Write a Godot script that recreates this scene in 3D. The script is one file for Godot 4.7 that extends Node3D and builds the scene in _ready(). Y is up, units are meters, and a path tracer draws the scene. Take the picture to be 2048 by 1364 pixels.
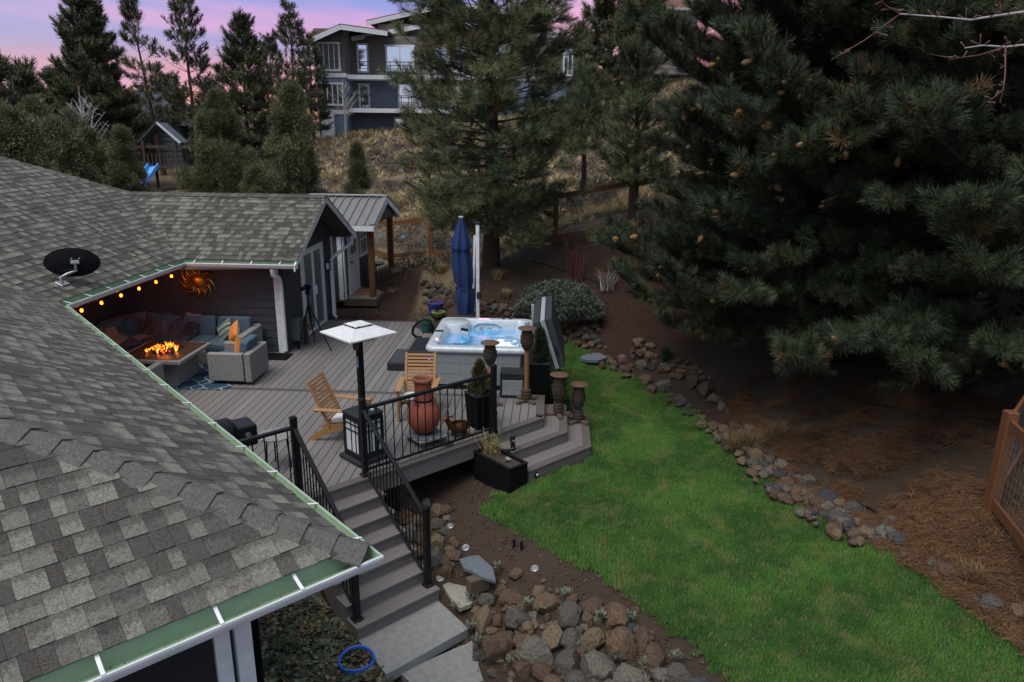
extends Node3D

# ------------------------------------------------------------------ mesh builder
class MB:
	var v := PackedVector3Array()
	var n := PackedVector3Array()
	var c := PackedColorArray()
	var col := Color(1, 1, 1)
	func tri(a: Vector3, b: Vector3, d: Vector3) -> void:
		var nn := (b - a).cross(d - a).normalized()
		v.append(a); v.append(d); v.append(b)
		n.append(nn); n.append(nn); n.append(nn)
		c.append(col); c.append(col); c.append(col)
	func quad(a: Vector3, b: Vector3, d: Vector3, e: Vector3) -> void:
		tri(a, b, d)
		tri(a, d, e)
	func sm(a: Vector3, b: Vector3, d: Vector3, na: Vector3, nb: Vector3, nd: Vector3) -> void:
		v.append(a); v.append(d); v.append(b)
		n.append(na); n.append(nd); n.append(nb)
		c.append(col); c.append(col); c.append(col)
	# eight corners: bottom ring b0..b3 and top ring t0..t3, both counter-clockwise seen from above
	func hexa(b: Array, t: Array) -> void:
		quad(t[0], t[1], t[2], t[3])
		quad(b[3], b[2], b[1], b[0])
		for i in 4:
			var j := (i + 1) % 4
			quad(b[i], b[j], t[j], t[i])
	func box(t: Transform3D, s: Vector3, bev := 0.0) -> void:
		var h := s * 0.5
		if bev <= 0.0:
			var p := []
			for q in [Vector3(-1, -1, 1), Vector3(1, -1, 1), Vector3(1, -1, -1), Vector3(-1, -1, -1), Vector3(-1, 1, 1), Vector3(1, 1, 1), Vector3(1, 1, -1), Vector3(-1, 1, -1)]:
				p.append(t * (q * h))
			hexa([p[0], p[1], p[2], p[3]], [p[4], p[5], p[6], p[7]])
			return
		var k := h - Vector3(bev, bev, bev)
		# six faces
		for ax in 3:
			for sg in [-1.0, 1.0]:
				var a1 := (ax + 1) % 3
				var a2 := (ax + 2) % 3
				var q := []
				for st in [[-1, -1], [1, -1], [1, 1], [-1, 1]]:
					var w := Vector3()
					w[ax] = sg * h[ax]; w[a1] = st[0] * k[a1]; w[a2] = st[1] * k[a2]
					q.append(t * w)
				if sg > 0: quad(q[0], q[1], q[2], q[3])
				else: quad(q[3], q[2], q[1], q[0])
		# twelve edges
		for ax in 3:
			var a1 := (ax + 1) % 3
			var a2 := (ax + 2) % 3
			for s1 in [-1.0, 1.0]:
				for s2 in [-1.0, 1.0]:
					var q := []
					for e in [[0, -1], [0, 1], [1, 1], [1, -1]]:
						var w := Vector3()
						w[ax] = e[1] * k[ax]
						w[a1] = s1 * (h[a1] if e[0] == 0 else k[a1])
						w[a2] = s2 * (k[a2] if e[0] == 0 else h[a2])
						q.append(t * w)
					if s1 * s2 < 0: quad(q[0], q[1], q[2], q[3])
					else: quad(q[3], q[2], q[1], q[0])
		for sx in [-1.0, 1.0]:
			for sy in [-1.0, 1.0]:
				for sz in [-1.0, 1.0]:
					var a := t * Vector3(sx * h.x, sy * k.y, sz * k.z)
					var b := t * Vector3(sx * k.x, sy * h.y, sz * k.z)
					var d := t * Vector3(sx * k.x, sy * k.y, sz * h.z)
					if sx * sy * sz > 0: tri(a, b, d)
					else: tri(a, d, b)
	# a bar of width w and height h from a to b
	func bar(a: Vector3, b: Vector3, w: float, h: float, bev := 0.0) -> void:
		var d := b - a
		var z := d.normalized()
		var up := Vector3.UP if absf(z.y) < 0.99 else Vector3.RIGHT
		var x := up.cross(z).normalized()
		var y := z.cross(x).normalized()
		box(Transform3D(Basis(x, y, z), (a + b) * 0.5), Vector3(w, h, d.length()), bev)
	func tube(pts: Array, rads: Array, sides := 8, cap := true) -> void:
		var rings := []
		var norms := []
		var x := Vector3.ZERO
		for i in pts.size():
			var d: Vector3
			if i == 0: d = pts[1] - pts[0]
			elif i == pts.size() - 1: d = pts[i] - pts[i - 1]
			else: d = (pts[i + 1] - pts[i]).normalized() + (pts[i] - pts[i - 1]).normalized()
			d = d.normalized()
			if x == Vector3.ZERO:
				x = (Vector3.UP if absf(d.y) < 0.9 else Vector3.RIGHT).cross(d).normalized()
			else:
				x = (x - d * x.dot(d)).normalized()
			var y := d.cross(x)
			var r := []
			var nr := []
			for k in sides:
				var an := TAU * k / sides
				var q := x * cos(an) + y * sin(an)
				nr.append(q)
				r.append(pts[i] + q * rads[i])
			rings.append(r); norms.append(nr)
		for i in pts.size() - 1:
			for k in sides:
				var k2 := (k + 1) % sides
				var a = rings[i][k]; var b = rings[i][k2]; var d2 = rings[i + 1][k2]; var e = rings[i + 1][k]
				sm(a, b, d2, norms[i][k], norms[i][k2], norms[i + 1][k2])
				sm(a, d2, e, norms[i][k], norms[i + 1][k2], norms[i + 1][k])
		if cap:
			for k in range(1, sides - 1):
				tri(rings[0][0], rings[0][k + 1], rings[0][k])
				var l = rings[-1]
				tri(l[0], l[k], l[k + 1])
	# profile: Vector2(radius, height) from the bottom up (outside)
	func lathe(prof: Array, sides: int, t: Transform3D, sharp := false) -> void:
		for i in prof.size() - 1:
			var p: Vector2 = prof[i]
			var q: Vector2 = prof[i + 1]
			var d := q - p
			if d.length() < 1e-6: continue
			var nn := Vector2(d.y, -d.x).normalized()
			var n0 := nn
			var n1 := nn
			if not sharp:
				if i > 0:
					var e: Vector2 = (p - prof[i - 1])
					var m := Vector2(e.y, -e.x).normalized()
					if m.dot(nn) > 0.5: n0 = (m + nn).normalized()
				if i < prof.size() - 2:
					var e2: Vector2 = (prof[i + 2] - q)
					var m2 := Vector2(e2.y, -e2.x).normalized()
					if m2.dot(nn) > 0.5: n1 = (m2 + nn).normalized()
			for k in sides:
				var a0 := TAU * k / sides
				var a1 := TAU * (k + 1) / sides
				var u0 := Vector3(cos(a0), 0, -sin(a0))
				var u1 := Vector3(cos(a1), 0, -sin(a1))
				var A := t * (u0 * p.x + Vector3(0, p.y, 0))
				var B := t * (u1 * p.x + Vector3(0, p.y, 0))
				var C := t * (u1 * q.x + Vector3(0, q.y, 0))
				var D := t * (u0 * q.x + Vector3(0, q.y, 0))
				var nA := (t.basis * (u0 * n0.x + Vector3(0, n0.y, 0))).normalized()
				var nB := (t.basis * (u1 * n0.x + Vector3(0, n0.y, 0))).normalized()
				var nC := (t.basis * (u1 * n1.x + Vector3(0, n1.y, 0))).normalized()
				var nD := (t.basis * (u0 * n1.x + Vector3(0, n1.y, 0))).normalized()
				if p.x > 1e-5: sm(A, B, C, nA, nB, nC)
				if q.x > 1e-5: sm(A, C, D, nA, nC, nD)
	# polygon in xy (counter-clockwise), extruded from z=0 to z=depth
	func prism(poly: PackedVector2Array, depth: float, t: Transform3D) -> void:
		if Geometry2D.is_polygon_clockwise(poly):
			poly = poly.duplicate(); poly.reverse()
		var ix := Geometry2D.triangulate_polygon(poly)
		for i in range(0, ix.size(), 3):
			var a := poly[ix[i]]; var b := poly[ix[i + 1]]; var d := poly[ix[i + 2]]
			if (b - a).cross(d - a) < 0:
				var s := b; b = d; d = s
			tri(t * Vector3(a.x, a.y, depth), t * Vector3(b.x, b.y, depth), t * Vector3(d.x, d.y, depth))
			tri(t * Vector3(a.x, a.y, 0), t * Vector3(d.x, d.y, 0), t * Vector3(b.x, b.y, 0))
		for i in poly.size():
			var p := poly[i]; var q := poly[(i + 1) % poly.size()]
			quad(t * Vector3(p.x, p.y, 0), t * Vector3(q.x, q.y, 0), t * Vector3(q.x, q.y, depth), t * Vector3(p.x, p.y, depth))
	# rings of equal length, joined smoothly
	func loft(rings: Array, closed := true, capa := false, capb := false) -> void:
		var m: int = rings[0].size()
		var acc := []
		for r in rings:
			var row := []
			row.resize(m)
			row.fill(Vector3.ZERO)
			acc.append(row)
		var kk := m if closed else m - 1
		for i in rings.size() - 1:
			for k in kk:
				var k2 := (k + 1) % m
				var f: Vector3 = (rings[i][k2] - rings[i][k]).cross(rings[i + 1][k] - rings[i][k])
				if f.length_squared() < 1e-14: f = (rings[i + 1][k2] - rings[i + 1][k]).cross(rings[i + 1][k] - rings[i][k])
				for q in [[i, k], [i, k2], [i + 1, k], [i + 1, k2]]:
					acc[q[0]][q[1]] += f
		for i in rings.size():
			for k in m: acc[i][k] = acc[i][k].normalized()
		for i in rings.size() - 1:
			for k in kk:
				var k2 := (k + 1) % m
				sm(rings[i][k], rings[i][k2], rings[i + 1][k2], acc[i][k], acc[i][k2], acc[i + 1][k2])
				sm(rings[i][k], rings[i + 1][k2], rings[i + 1][k], acc[i][k], acc[i + 1][k2], acc[i + 1][k])
		for cp in [[capa, rings[0], true], [capb, rings[-1], false]]:
			if cp[0]:
				var o := Vector3.ZERO
				for p in cp[1]: o += p
				o /= m
				for k in m:
					if cp[2]: tri(o, cp[1][(k + 1) % m], cp[1][k])
					else: tri(o, cp[1][k], cp[1][(k + 1) % m])
	# a soft cushion: rounded box of half size h
	func cushion(t: Transform3D, h: Vector3, e := 0.35, seg := 10) -> void:
		var rings := []
		for i in seg + 1:
			var ph := -PI / 2 + PI * i / seg
			var ring := []
			var cy := signf(sin(ph)) * pow(absf(sin(ph)), e)
			var cr := pow(absf(cos(ph)), e)
			for k in seg * 2:
				var th := -TAU * k / (seg * 2)
				var x := signf(cos(th)) * pow(absf(cos(th)), e)
				var z := signf(sin(th)) * pow(absf(sin(th)), e)
				ring.append(t * Vector3(x * cr * h.x, cy * h.y, z * cr * h.z))
			rings.append(ring)
		loft(rings)
	func mesh() -> ArrayMesh:
		var a := []
		a.resize(Mesh.ARRAY_MAX)
		a[Mesh.ARRAY_VERTEX] = v
		a[Mesh.ARRAY_NORMAL] = n
		a[Mesh.ARRAY_COLOR] = c
		var m := ArrayMesh.new()
		m.add_surface_from_arrays(Mesh.PRIMITIVE_TRIANGLES, a)
		return m

# ------------------------------------------------------------------ helpers
var rng := RandomNumberGenerator.new()
var taken := {}
var M := {}
const CAM := Vector3(0, 4.85, 0)
var cam_basis: Basis
const FOCAL := 1445.57
const S2 := 0.70710678

func rr(a: float, b: float) -> float:
	return rng.randf_range(a, b)
func V(x: float, y: float, z: float) -> Vector3:
	return Vector3(x, y, z)
func at(p: Vector3, yaw := 0.0, pitch := 0.0, roll := 0.0) -> Transform3D:
	return Transform3D(Basis.from_euler(Vector3(pitch, yaw, roll)), p)
func numbered(called: String) -> String:
	if not taken.has(called):
		taken[called] = 0
		return called
	taken[called] += 1
	return "%s_%03d" % [called, taken[called]]
func meta(o: Node, label: String, category := "", group := "", kind := "") -> Node:
	if label: o.set_meta("label", label)
	if category: o.set_meta("category", category)
	if group: o.set_meta("group", group)
	if kind: o.set_meta("kind", kind)
	return o
func thing(called: String, label: String, category: String, t := Transform3D(), group := "") -> Node3D:
	var o := Node3D.new()
	o.name = numbered(called)
	o.transform = t
	add_child(o)
	meta(o, label, category, group)
	return o
func part(parent: Node, called: String, mesh: Mesh, m: Material, t := Transform3D()) -> MeshInstance3D:
	var o := MeshInstance3D.new()
	o.name = called if parent != self else numbered(called)
	o.mesh = mesh
	o.material_override = m
	o.transform = t
	parent.add_child(o, true)
	return o
func solo(called: String, mesh: Mesh, m: Material, label: String, category: String, t := Transform3D(), group := "") -> MeshInstance3D:
	var o := part(self, called, mesh, m, t)
	meta(o, label, category, group)
	return o
func setting(called: String, mesh: Mesh, m: Material, label := "") -> MeshInstance3D:
	var o := part(self, called, mesh, m)
	meta(o, label, "", "", "structure")
	return o
func many(parent: Node, called: String, mesh: Mesh, m: Material, xf: Array, cols: Array) -> MultiMeshInstance3D:
	var mm := MultiMesh.new()
	mm.transform_format = MultiMesh.TRANSFORM_3D
	mm.use_colors = cols.size() > 0
	mm.mesh = mesh
	mm.instance_count = xf.size()
	for i in xf.size():
		mm.set_instance_transform(i, xf[i])
		if cols.size(): mm.set_instance_color(i, cols[i])
	var o := MultiMeshInstance3D.new()
	o.name = called if parent != self else numbered(called)
	o.multimesh = mm
	o.material_override = m
	parent.add_child(o, true)
	return o
func bm(s: Vector3, bev := 0.0) -> ArrayMesh:
	var b := MB.new()
	b.box(Transform3D(), s, bev)
	return b.mesh()
func boxat(parent: Node, called: String, p: Vector3, s: Vector3, m: Material, bev := 0.0, yaw := 0.0) -> MeshInstance3D:
	return part(parent, called, bm(s, bev), m, at(p, yaw))
func barm(a: Vector3, b: Vector3, w: float, h: float, bev := 0.0) -> ArrayMesh:
	var q := MB.new()
	q.bar(a, b, w, h, bev)
	return q.mesh()
func tubem(pts: Array, rads: Array, sides := 8) -> ArrayMesh:
	var q := MB.new()
	q.tube(pts, rads, sides)
	return q.mesh()

# the photograph's camera: a pixel is a direction, its distance comes from what it touches
func ray(px: float, py: float) -> Vector3:
	return (cam_basis * Vector3((px - 1024) / FOCAL, -(py - 682) / FOCAL, -1)).normalized()
func P(px: float, py: float, h := 0.0) -> Vector3:
	var d := ray(px, py)
	return CAM + d * ((h - CAM.y) / d.y)
func atdist(px: float, py: float, r: float) -> Vector3:
	var d := ray(px, py)
	return CAM + d * (r / Vector2(d.x, d.z).length())
func atz(px: float, py: float, z: float) -> Vector3:
	var d := ray(px, py)
	return CAM + d * (z / d.z)
func gp(px: float, py: float) -> Vector3:
	var d := ray(px, py)
	var t := 4.0
	var s := 0.25
	while t < 160.0:
		var p := CAM + d * t
		if p.y < gy(p.x, p.z):
			var lo := t - s
			var hi := t
			for k in 10:
				var m := (lo + hi) * 0.5
				var q := CAM + d * m
				if q.y < gy(q.x, q.z): hi = m
				else: lo = m
			return CAM + d * hi
		t += s
		s = clampf(t * 0.03, 0.25, 2.0)
	return CAM + d * 60.0

# ------------------------------------------------------------------ ground heights (thin plate through spot heights)
const SPOTS := [
	# lawn
	-0.3, -10.4, -0.56, 0.6, -11.1, -0.56, 0.9, -13.0, -0.56, 0.5, -16.0, -0.46, 2.0, -15.0, -0.52, 3.0, -12.5, -0.6, 3.0, -10.0, -0.66, 1.0, -9.0, -0.68, 4.0, -8.5, -0.7, 2.5, -7.0, -0.76, 5.0, -7.0, -0.76, 4.2, -5.0, -0.86, 6.6, -4.6, -0.78,
	# bank beside the lawn
	3.55, -13.2, -0.55, 3.85, -11.1, -0.62, 4.45, -9.6, -0.64, 4.7, -13.7, 0.05, 5.2, -11.8, 0.1, 5.85, -9.1, 0.12, 6.6, -7.4, 0.05, 8.0, -10.0, 0.75, 8.0, -14.0, 1.0, 10.0, -8.0, 0.9,
	# rise behind the hot tub
	1.6, -17.0, -0.2, -0.3, -16.7, -0.12, -2.6, -16.5, -0.15, -3.3, -19.0, -0.08, -3.3, -20.6, 0.05, -2.4, -18.2, 0.6, -1.55, -18.94, 1.3, 0.1, -20.1, 1.85, 0.5, -18.0, 0.7, 2.3, -17.6, 0.5, 1.6, -19.8, 2.15, 3.2, -19.9, 2.45, -4.3, -22.5, 0.7, 5.2, -19.6, 2.5, 2.6, -16.4, -0.3,
	-5.2, -20.5, -0.08, -6.5, -24.0, 0.1, -3.7, -23.6, 0.9,
	# hill behind
	-5.0, -28.0, 1.5, 0.0, -28.0, 2.7, 5.0, -28.0, 3.5, -12.0, -35.0, 2.1, -20.0, -45.0, 2.0, -35.0, -45.0, 1.6, -18.0, -52.0, 3.2, -19.0, -60.0, 4.0, -5.0, -58.0, 5.4, 4.0, -55.0, 6.6, 10.0, -45.0, 7.0, 12.0, -30.0, 4.6, 15.0, -20.0, 3.0, 14.0, -64.0, 10.0, 30.0, -60.0, 11.0, -45.0, -80.0, 3.2, 0.0, -90.0, 8.0, 40.0, -90.0, 12.0, -120.0, -140.0, 4.0, 120.0, -140.0, 11.0, -120.0, 40.0, 0.0, 120.0, 40.0, 3.0, 0.0, -300.0, 9.0, -250.0, -300.0, 5.0, 250.0, -300.0, 12.0,
	# below the deck, stairs and near the house
	-4.0, -6.0, -1.35, -2.2, -7.2, -1.38, -1.2, -8.6, -1.15, -1.0, -9.6, -0.78, -2.0, -10.1, -0.95, -0.32, -7.45, -1.12, 1.0, -6.2, -1.05, -1.05, -6.9, -1.5, -0.95, -7.72, -1.42, -1.5, -7.5, -1.45, -0.55, -6.5, -1.46, 0.1, -5.0, -1.6, -2.0, -4.0, -1.6, -6.0, -2.0, -1.5, 0.0, 3.0, -1.5, 8.0, 0.0, -0.9, -20.0, 0.0, -1.2, 20.0, 0.0, 0.6, -5.0, -12.0, -0.9, -7.0, -16.0, -0.6, -5.0, -16.0, -0.42, -4.0, -17.8, -0.16, -3.2, -13.0, -0.7, -1.0, -14.0, -0.5, -15.0, -15.0, -0.5, -12.0, -25.0, 0.3]
var tps_w := PackedFloat64Array()
var tps_n := 0
func tps_solve() -> void:
	var n := SPOTS.size() / 3
	tps_n = n
	var N := n + 3
	var A := []
	for i in N:
		var row := PackedFloat64Array()
		row.resize(N + 1)
		A.append(row)
	for i in n:
		var xi: float = SPOTS[3 * i]; var zi: float = SPOTS[3 * i + 1]
		for j in n:
			var r2: float = pow(xi - SPOTS[3 * j], 2) + pow(zi - SPOTS[3 * j + 1], 2)
			A[i][j] = 0.5 * r2 * log(r2) if r2 > 1e-9 else 0.02
		A[i][n] = 1.0; A[i][n + 1] = xi; A[i][n + 2] = zi
		A[n][i] = 1.0; A[n + 1][i] = xi; A[n + 2][i] = zi
		A[i][N] = SPOTS[3 * i + 2]
	for k in N:
		var p := k
		for i in range(k + 1, N):
			if absf(A[i][k]) > absf(A[p][k]): p = i
		var sw = A[k]; A[k] = A[p]; A[p] = sw
		var rowk: PackedFloat64Array = A[k]
		for i in range(k + 1, N):
			var rowi: PackedFloat64Array = A[i]
			var f := rowi[k] / rowk[k]
			if f == 0.0: continue
			for j in range(k, N + 1): rowi[j] -= f * rowk[j]
			A[i] = rowi
	tps_w.resize(N)
	for k in range(N - 1, -1, -1):
		var s: float = A[k][N]
		for j in range(k + 1, N): s -= A[k][j] * tps_w[j]
		tps_w[k] = s / A[k][k]
func gy0(x: float, z: float) -> float:
	var s := tps_w[tps_n] + tps_w[tps_n + 1] * x + tps_w[tps_n + 2] * z
	for i in tps_n:
		var dx: float = x - SPOTS[3 * i]
		var dz: float = z - SPOTS[3 * i + 1]
		var r2 := dx * dx + dz * dz
		if r2 > 1e-9: s += tps_w[i] * 0.5 * r2 * log(r2)
	return s
# heights near the garden are kept on a grid
const GX0 := -13.0
const GZ0 := -31.0
const GS := 0.25
const GNX := 105
const GNZ := 125
var grid := PackedFloat32Array()
func grid_fill() -> void:
	grid.resize(GNX * GNZ)
	for j in GNZ:
		for i in GNX: grid[j * GNX + i] = gy0(GX0 + i * GS, GZ0 + j * GS)
func gy(x: float, z: float) -> float:
	var fx := (x - GX0) / GS
	var fz := (z - GZ0) / GS
	if fx < 0 or fz < 0 or fx >= GNX - 1 or fz >= GNZ - 1: return gy0(x, z)
	var i := int(fx)
	var j := int(fz)
	fx -= i
	fz -= j
	var o := j * GNX + i
	return lerpf(lerpf(grid[o], grid[o + 1], fx), lerpf(grid[o + GNX], grid[o + GNX + 1], fx), fz)
func gnorm(x: float, z: float) -> Vector3:
	return Vector3(gy(x - 0.1, z) - gy(x + 0.1, z), 0.2, gy(x, z - 0.1) - gy(x, z + 0.1)).normalized()

# ------------------------------------------------------------------ materials
func lin(r: float, g: float, b: float) -> Color:
	return Color(r, g, b).linear_to_srgb()
func noise_img(sd: int, size: int, freq: float, oct := 4, kind := FastNoiseLite.TYPE_SIMPLEX_SMOOTH, grain := 0.0, lo := 0.0, hi := 1.0, stretch := 1) -> Image:
	var f := FastNoiseLite.new()
	f.seed = sd
	f.noise_type = kind
	f.frequency = freq
	f.fractal_octaves = oct
	var im := f.get_seamless_image(size / stretch, size)
	im.convert(Image.FORMAT_L8)
	if stretch > 1: im.resize(size, size, Image.INTERPOLATE_BILINEAR)
	var d := im.get_data()
	var r := RandomNumberGenerator.new()
	r.seed = sd
	for i in d.size():
		var x := d[i] / 255.0
		if grain > 0.0: x += r.randf_range(-grain, grain)
		d[i] = int(clampf(lerpf(lo, hi, clampf(x, 0, 1)), 0, 1) * 255.0)
	return Image.create_from_data(size, size, false, Image.FORMAT_L8, d)
func tint(im: Image, ramp: Array) -> ImageTexture:
	# ramp: [pos, linear r, g, b] entries
	var lut := []
	for i in 256:
		var x := i / 255.0
		var c := lin(ramp[-1][1], ramp[-1][2], ramp[-1][3])
		for k in ramp.size() - 1:
			if x <= ramp[k + 1][0]:
				var t: float = clampf((x - ramp[k][0]) / maxf(1e-5, ramp[k + 1][0] - ramp[k][0]), 0, 1)
				c = lin(lerpf(ramp[k][1], ramp[k + 1][1], t), lerpf(ramp[k][2], ramp[k + 1][2], t), lerpf(ramp[k][3], ramp[k + 1][3], t))
				break
		lut.append([int(c.r * 255), int(c.g * 255), int(c.b * 255)])
	var d := im.get_data()
	var o := PackedByteArray()
	o.resize(d.size() * 3)
	for i in d.size():
		var l = lut[d[i]]
		o[3 * i] = l[0]; o[3 * i + 1] = l[1]; o[3 * i + 2] = l[2]
	var out := Image.create_from_data(im.get_width(), im.get_height(), false, Image.FORMAT_RGB8, o)
	out.generate_mipmaps()
	return ImageTexture.create_from_image(out)
func bump(im: Image, strength: float) -> ImageTexture:
	var b := im.duplicate() as Image
	b.convert(Image.FORMAT_RGBA8)
	b.bump_map_to_normal_map(strength)
	b.generate_mipmaps()
	return ImageTexture.create_from_image(b)
func mat(c: Color, rough := 0.7, metal := 0.0, tex: Texture2D = null, scale := Vector3.ONE, nrm: Texture2D = null, nscale := 1.0, world := true) -> StandardMaterial3D:
	var m := StandardMaterial3D.new()
	m.albedo_color = c
	m.roughness = rough
	m.metallic = metal
	if tex or nrm:
		m.uv1_triplanar = true
		m.uv1_world_triplanar = world
		m.uv1_scale = scale
	if tex: m.albedo_texture = tex
	if nrm:
		m.normal_enabled = true
		m.normal_texture = nrm
		m.normal_scale = nscale
	return m
func vc(m: StandardMaterial3D) -> StandardMaterial3D:
	m.vertex_color_use_as_albedo = true
	return m
func glow(c: Color, e: float) -> StandardMaterial3D:
	var m := StandardMaterial3D.new()
	m.albedo_color = c
	m.emission_enabled = true
	m.emission = c
	m.emission_energy_multiplier = e
	return m

func make_materials() -> void:
	# shared textures: greys near one that tint a base colour
	var i_gran := noise_img(1, 512, 0.35, 2, FastNoiseLite.TYPE_VALUE, 0.45, 0.0, 1.0)
	var t_gran := tint(i_gran, [[0.0, 0.12, 0.12, 0.125], [0.45, 0.6, 0.6, 0.59], [1.0, 1.0, 1.0, 0.97]])
	var n_gran := bump(i_gran, 3.0)
	var i_soft := noise_img(2, 256, 0.02, 5, FastNoiseLite.TYPE_SIMPLEX_SMOOTH, 0.12)
	var t_soft := tint(i_soft, [[0.0, 0.72, 0.72, 0.72], [0.5, 0.87, 0.87, 0.87], [1.0, 1.0, 1.0, 1.0]])
	var n_soft := bump(i_soft, 4.0)
	var i_grain := noise_img(3, 512, 0.03, 5, FastNoiseLite.TYPE_SIMPLEX_SMOOTH, 0.1)
	var t_grain := tint(i_grain, [[0.0, 0.45, 0.42, 0.4], [0.45, 0.72, 0.7, 0.69], [0.6, 0.86, 0.85, 0.84], [1.0, 1.0, 1.0, 1.0]])
	var n_grain := bump(i_grain, 2.0)
	var i_rock := noise_img(4, 512, 0.02, 6, FastNoiseLite.TYPE_SIMPLEX, 0.15)
	var t_rock := tint(i_rock, [[0.0, 0.2, 0.19, 0.19], [0.4, 0.55, 0.52, 0.5], [0.62, 0.85, 0.82, 0.78], [1.0, 1.0, 0.98, 0.95]])
	var n_rock := bump(i_rock, 8.0)
	var i_pit := noise_img(9, 512, 0.045, 6, FastNoiseLite.TYPE_SIMPLEX, 0.28)
	var t_pit := tint(i_pit, [[0.0, 0.16, 0.15, 0.15], [0.38, 0.5, 0.48, 0.46], [0.55, 0.8, 0.77, 0.73], [1.0, 1.0, 0.98, 0.95]])
	var n_pit := bump(i_pit, 9.0)
	var i_soil := noise_img(5, 512, 0.06, 6, FastNoiseLite.TYPE_SIMPLEX, 0.3)
	var t_soil := tint(i_soil, [[0.0, 0.15, 0.14, 0.13], [0.45, 0.55, 0.53, 0.5], [0.75, 0.8, 0.77, 0.72], [1.0, 1.0, 0.95, 0.88]])
	var n_soil := bump(i_soil, 10.0)
	var i_bark := noise_img(6, 512, 0.03, 5, FastNoiseLite.TYPE_CELLULAR, 0.15)
	var t_bark := tint(i_bark, [[0.0, 0.25, 0.22, 0.2], [0.5, 0.7, 0.66, 0.62], [1.0, 1.0, 0.95, 0.9]])
	var n_bark := bump(i_bark, 10.0)
	# woven strands
	var wi := Image.create(128, 128, false, Image.FORMAT_L8)
	for y in 128:
		for x in 128:
			var cx := x / 16
			var cy := y / 8
			var over := (cx + cy) % 2 == 0
			var fx := (x % 16) / 15.0 - 0.5
			var fy := (y % 8) / 7.0 - 0.5
			var hgt := (1.0 - 2.6 * fy * fy) * (1.0 - 1.2 * fx * fx) if over else (0.45 - 0.9 * fx * fx)
			var l := clampf(hgt, 0.0, 1.0)
			wi.set_pixel(x, y, Color(l, l, l))
	var t_weave := tint(wi, [[0.0, 0.22, 0.21, 0.2], [0.45, 0.6, 0.58, 0.56], [1.0, 1.0, 0.98, 0.95]])
	var n_weave := bump(wi, 5.0)
	var v1 := Vector3.ONE
	# roof
	M.shingle = []
	for q in [[0.085, 0.074, 0.066], [0.132, 0.119, 0.107], [0.172, 0.16, 0.143], [0.228, 0.214, 0.188], [0.29, 0.272, 0.232], [0.104, 0.092, 0.083]]:
		M.shingle.append(vc(mat(lin(q[0], q[1], q[2]), 0.95, 0, t_gran, v1 * 0.85, n_gran, 0.8)))
	M.shingle_vc = vc(mat(Color.WHITE, 0.95, 0, t_gran, v1 * 0.85, n_gran, 0.7))
	M.cap = mat(lin(0.162, 0.155, 0.143), 0.95, 0, t_gran, v1 * 0.85, n_gran, 0.8)
	M.felt = mat(lin(0.03, 0.03, 0.03), 0.9)
	M.white = mat(lin(0.8, 0.81, 0.83), 0.4, 0, t_soft, v1 * 0.9)
	M.white_trim = mat(lin(0.76, 0.78, 0.8), 0.6, 0, t_soft, v1 * 1.3)
	M.mint = mat(lin(0.32, 0.44, 0.3), 0.45, 0, t_soft, v1 * 1.7)
	M.siding = mat(lin(0.05, 0.056, 0.07), 0.7, 0, t_grain, Vector3(0.6, 9, 9), n_grain, 0.3)
	M.siding_z = mat(lin(0.05, 0.056, 0.07), 0.7, 0, t_grain, Vector3(9, 9, 0.6), n_grain, 0.3)
	M.soffit = mat(lin(0.1, 0.085, 0.075), 0.8, 0, t_grain, v1 * 2)
	M.metal_roof = mat(lin(0.2, 0.19, 0.185), 0.4, 0.3, t_soft, v1 * 0.8)
	M.glass = mat(lin(0.02, 0.024, 0.03), 0.04)
	M.pane = mat(Color(0.6, 0.7, 0.75, 0.16), 0.03)
	M.pane.transparency = BaseMaterial3D.TRANSPARENCY_ALPHA
	M.curtain = mat(lin(0.16, 0.07, 0.045), 0.9, 0, t_grain, Vector3(9, 0.7, 9))
	M.door_white = mat(lin(0.6, 0.58, 0.6), 0.5, 0, t_soft, v1)
	# deck
	M.deck = []
	for q in [[0.2, 0.188, 0.185], [0.226, 0.212, 0.208], [0.178, 0.166, 0.164], [0.212, 0.196, 0.189], [0.19, 0.18, 0.183]]:
		M.deck.append(mat(lin(q[0], q[1], q[2]), 0.75, 0, t_grain, Vector3(13, 13, 1.1), n_grain, 0.35))
	M.deck_seam = mat(lin(0.085, 0.074, 0.074), 0.75, 0, t_grain, Vector3(1.1, 13, 13), n_grain, 0.3)
	M.deck_edge = mat(lin(0.115, 0.098, 0.093), 0.75, 0, t_grain, v1 * 5.0, n_grain, 0.3)
	M.tread = mat(lin(0.185, 0.166, 0.162), 0.75, 0, t_grain, v1 * 5.0, n_grain, 0.35)
	M.riser = mat(lin(0.185, 0.166, 0.162), 0.78, 0, t_grain, v1 * 5.0, n_grain, 0.3)
	M.black = mat(lin(0.012, 0.013, 0.015), 0.42, 0, t_soft, v1 * 3)
	M.black_matte = mat(lin(0.009, 0.0095, 0.011), 0.75, 0, t_soft, v1 * 2)
	M.charcoal = mat(lin(0.03, 0.034, 0.04), 0.6, 0, t_soft, v1 * 1.5, n_soft, 0.3)
	M.steel = mat(lin(0.4, 0.41, 0.42), 0.35, 0.8, t_soft, v1 * 2)
	# timber
	M.cedar = mat(lin(0.43, 0.225, 0.09), 0.55, 0, t_grain, Vector3(6, 6, 6), n_grain, 0.3, false)
	M.stain = mat(lin(0.185, 0.07, 0.025), 0.65, 0, t_grain, Vector3(9, 1.2, 9), n_grain, 0.35)
	M.stain_rail = mat(lin(0.18, 0.07, 0.026), 0.65, 0, t_grain, v1 * 4, n_grain, 0.3)
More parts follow.
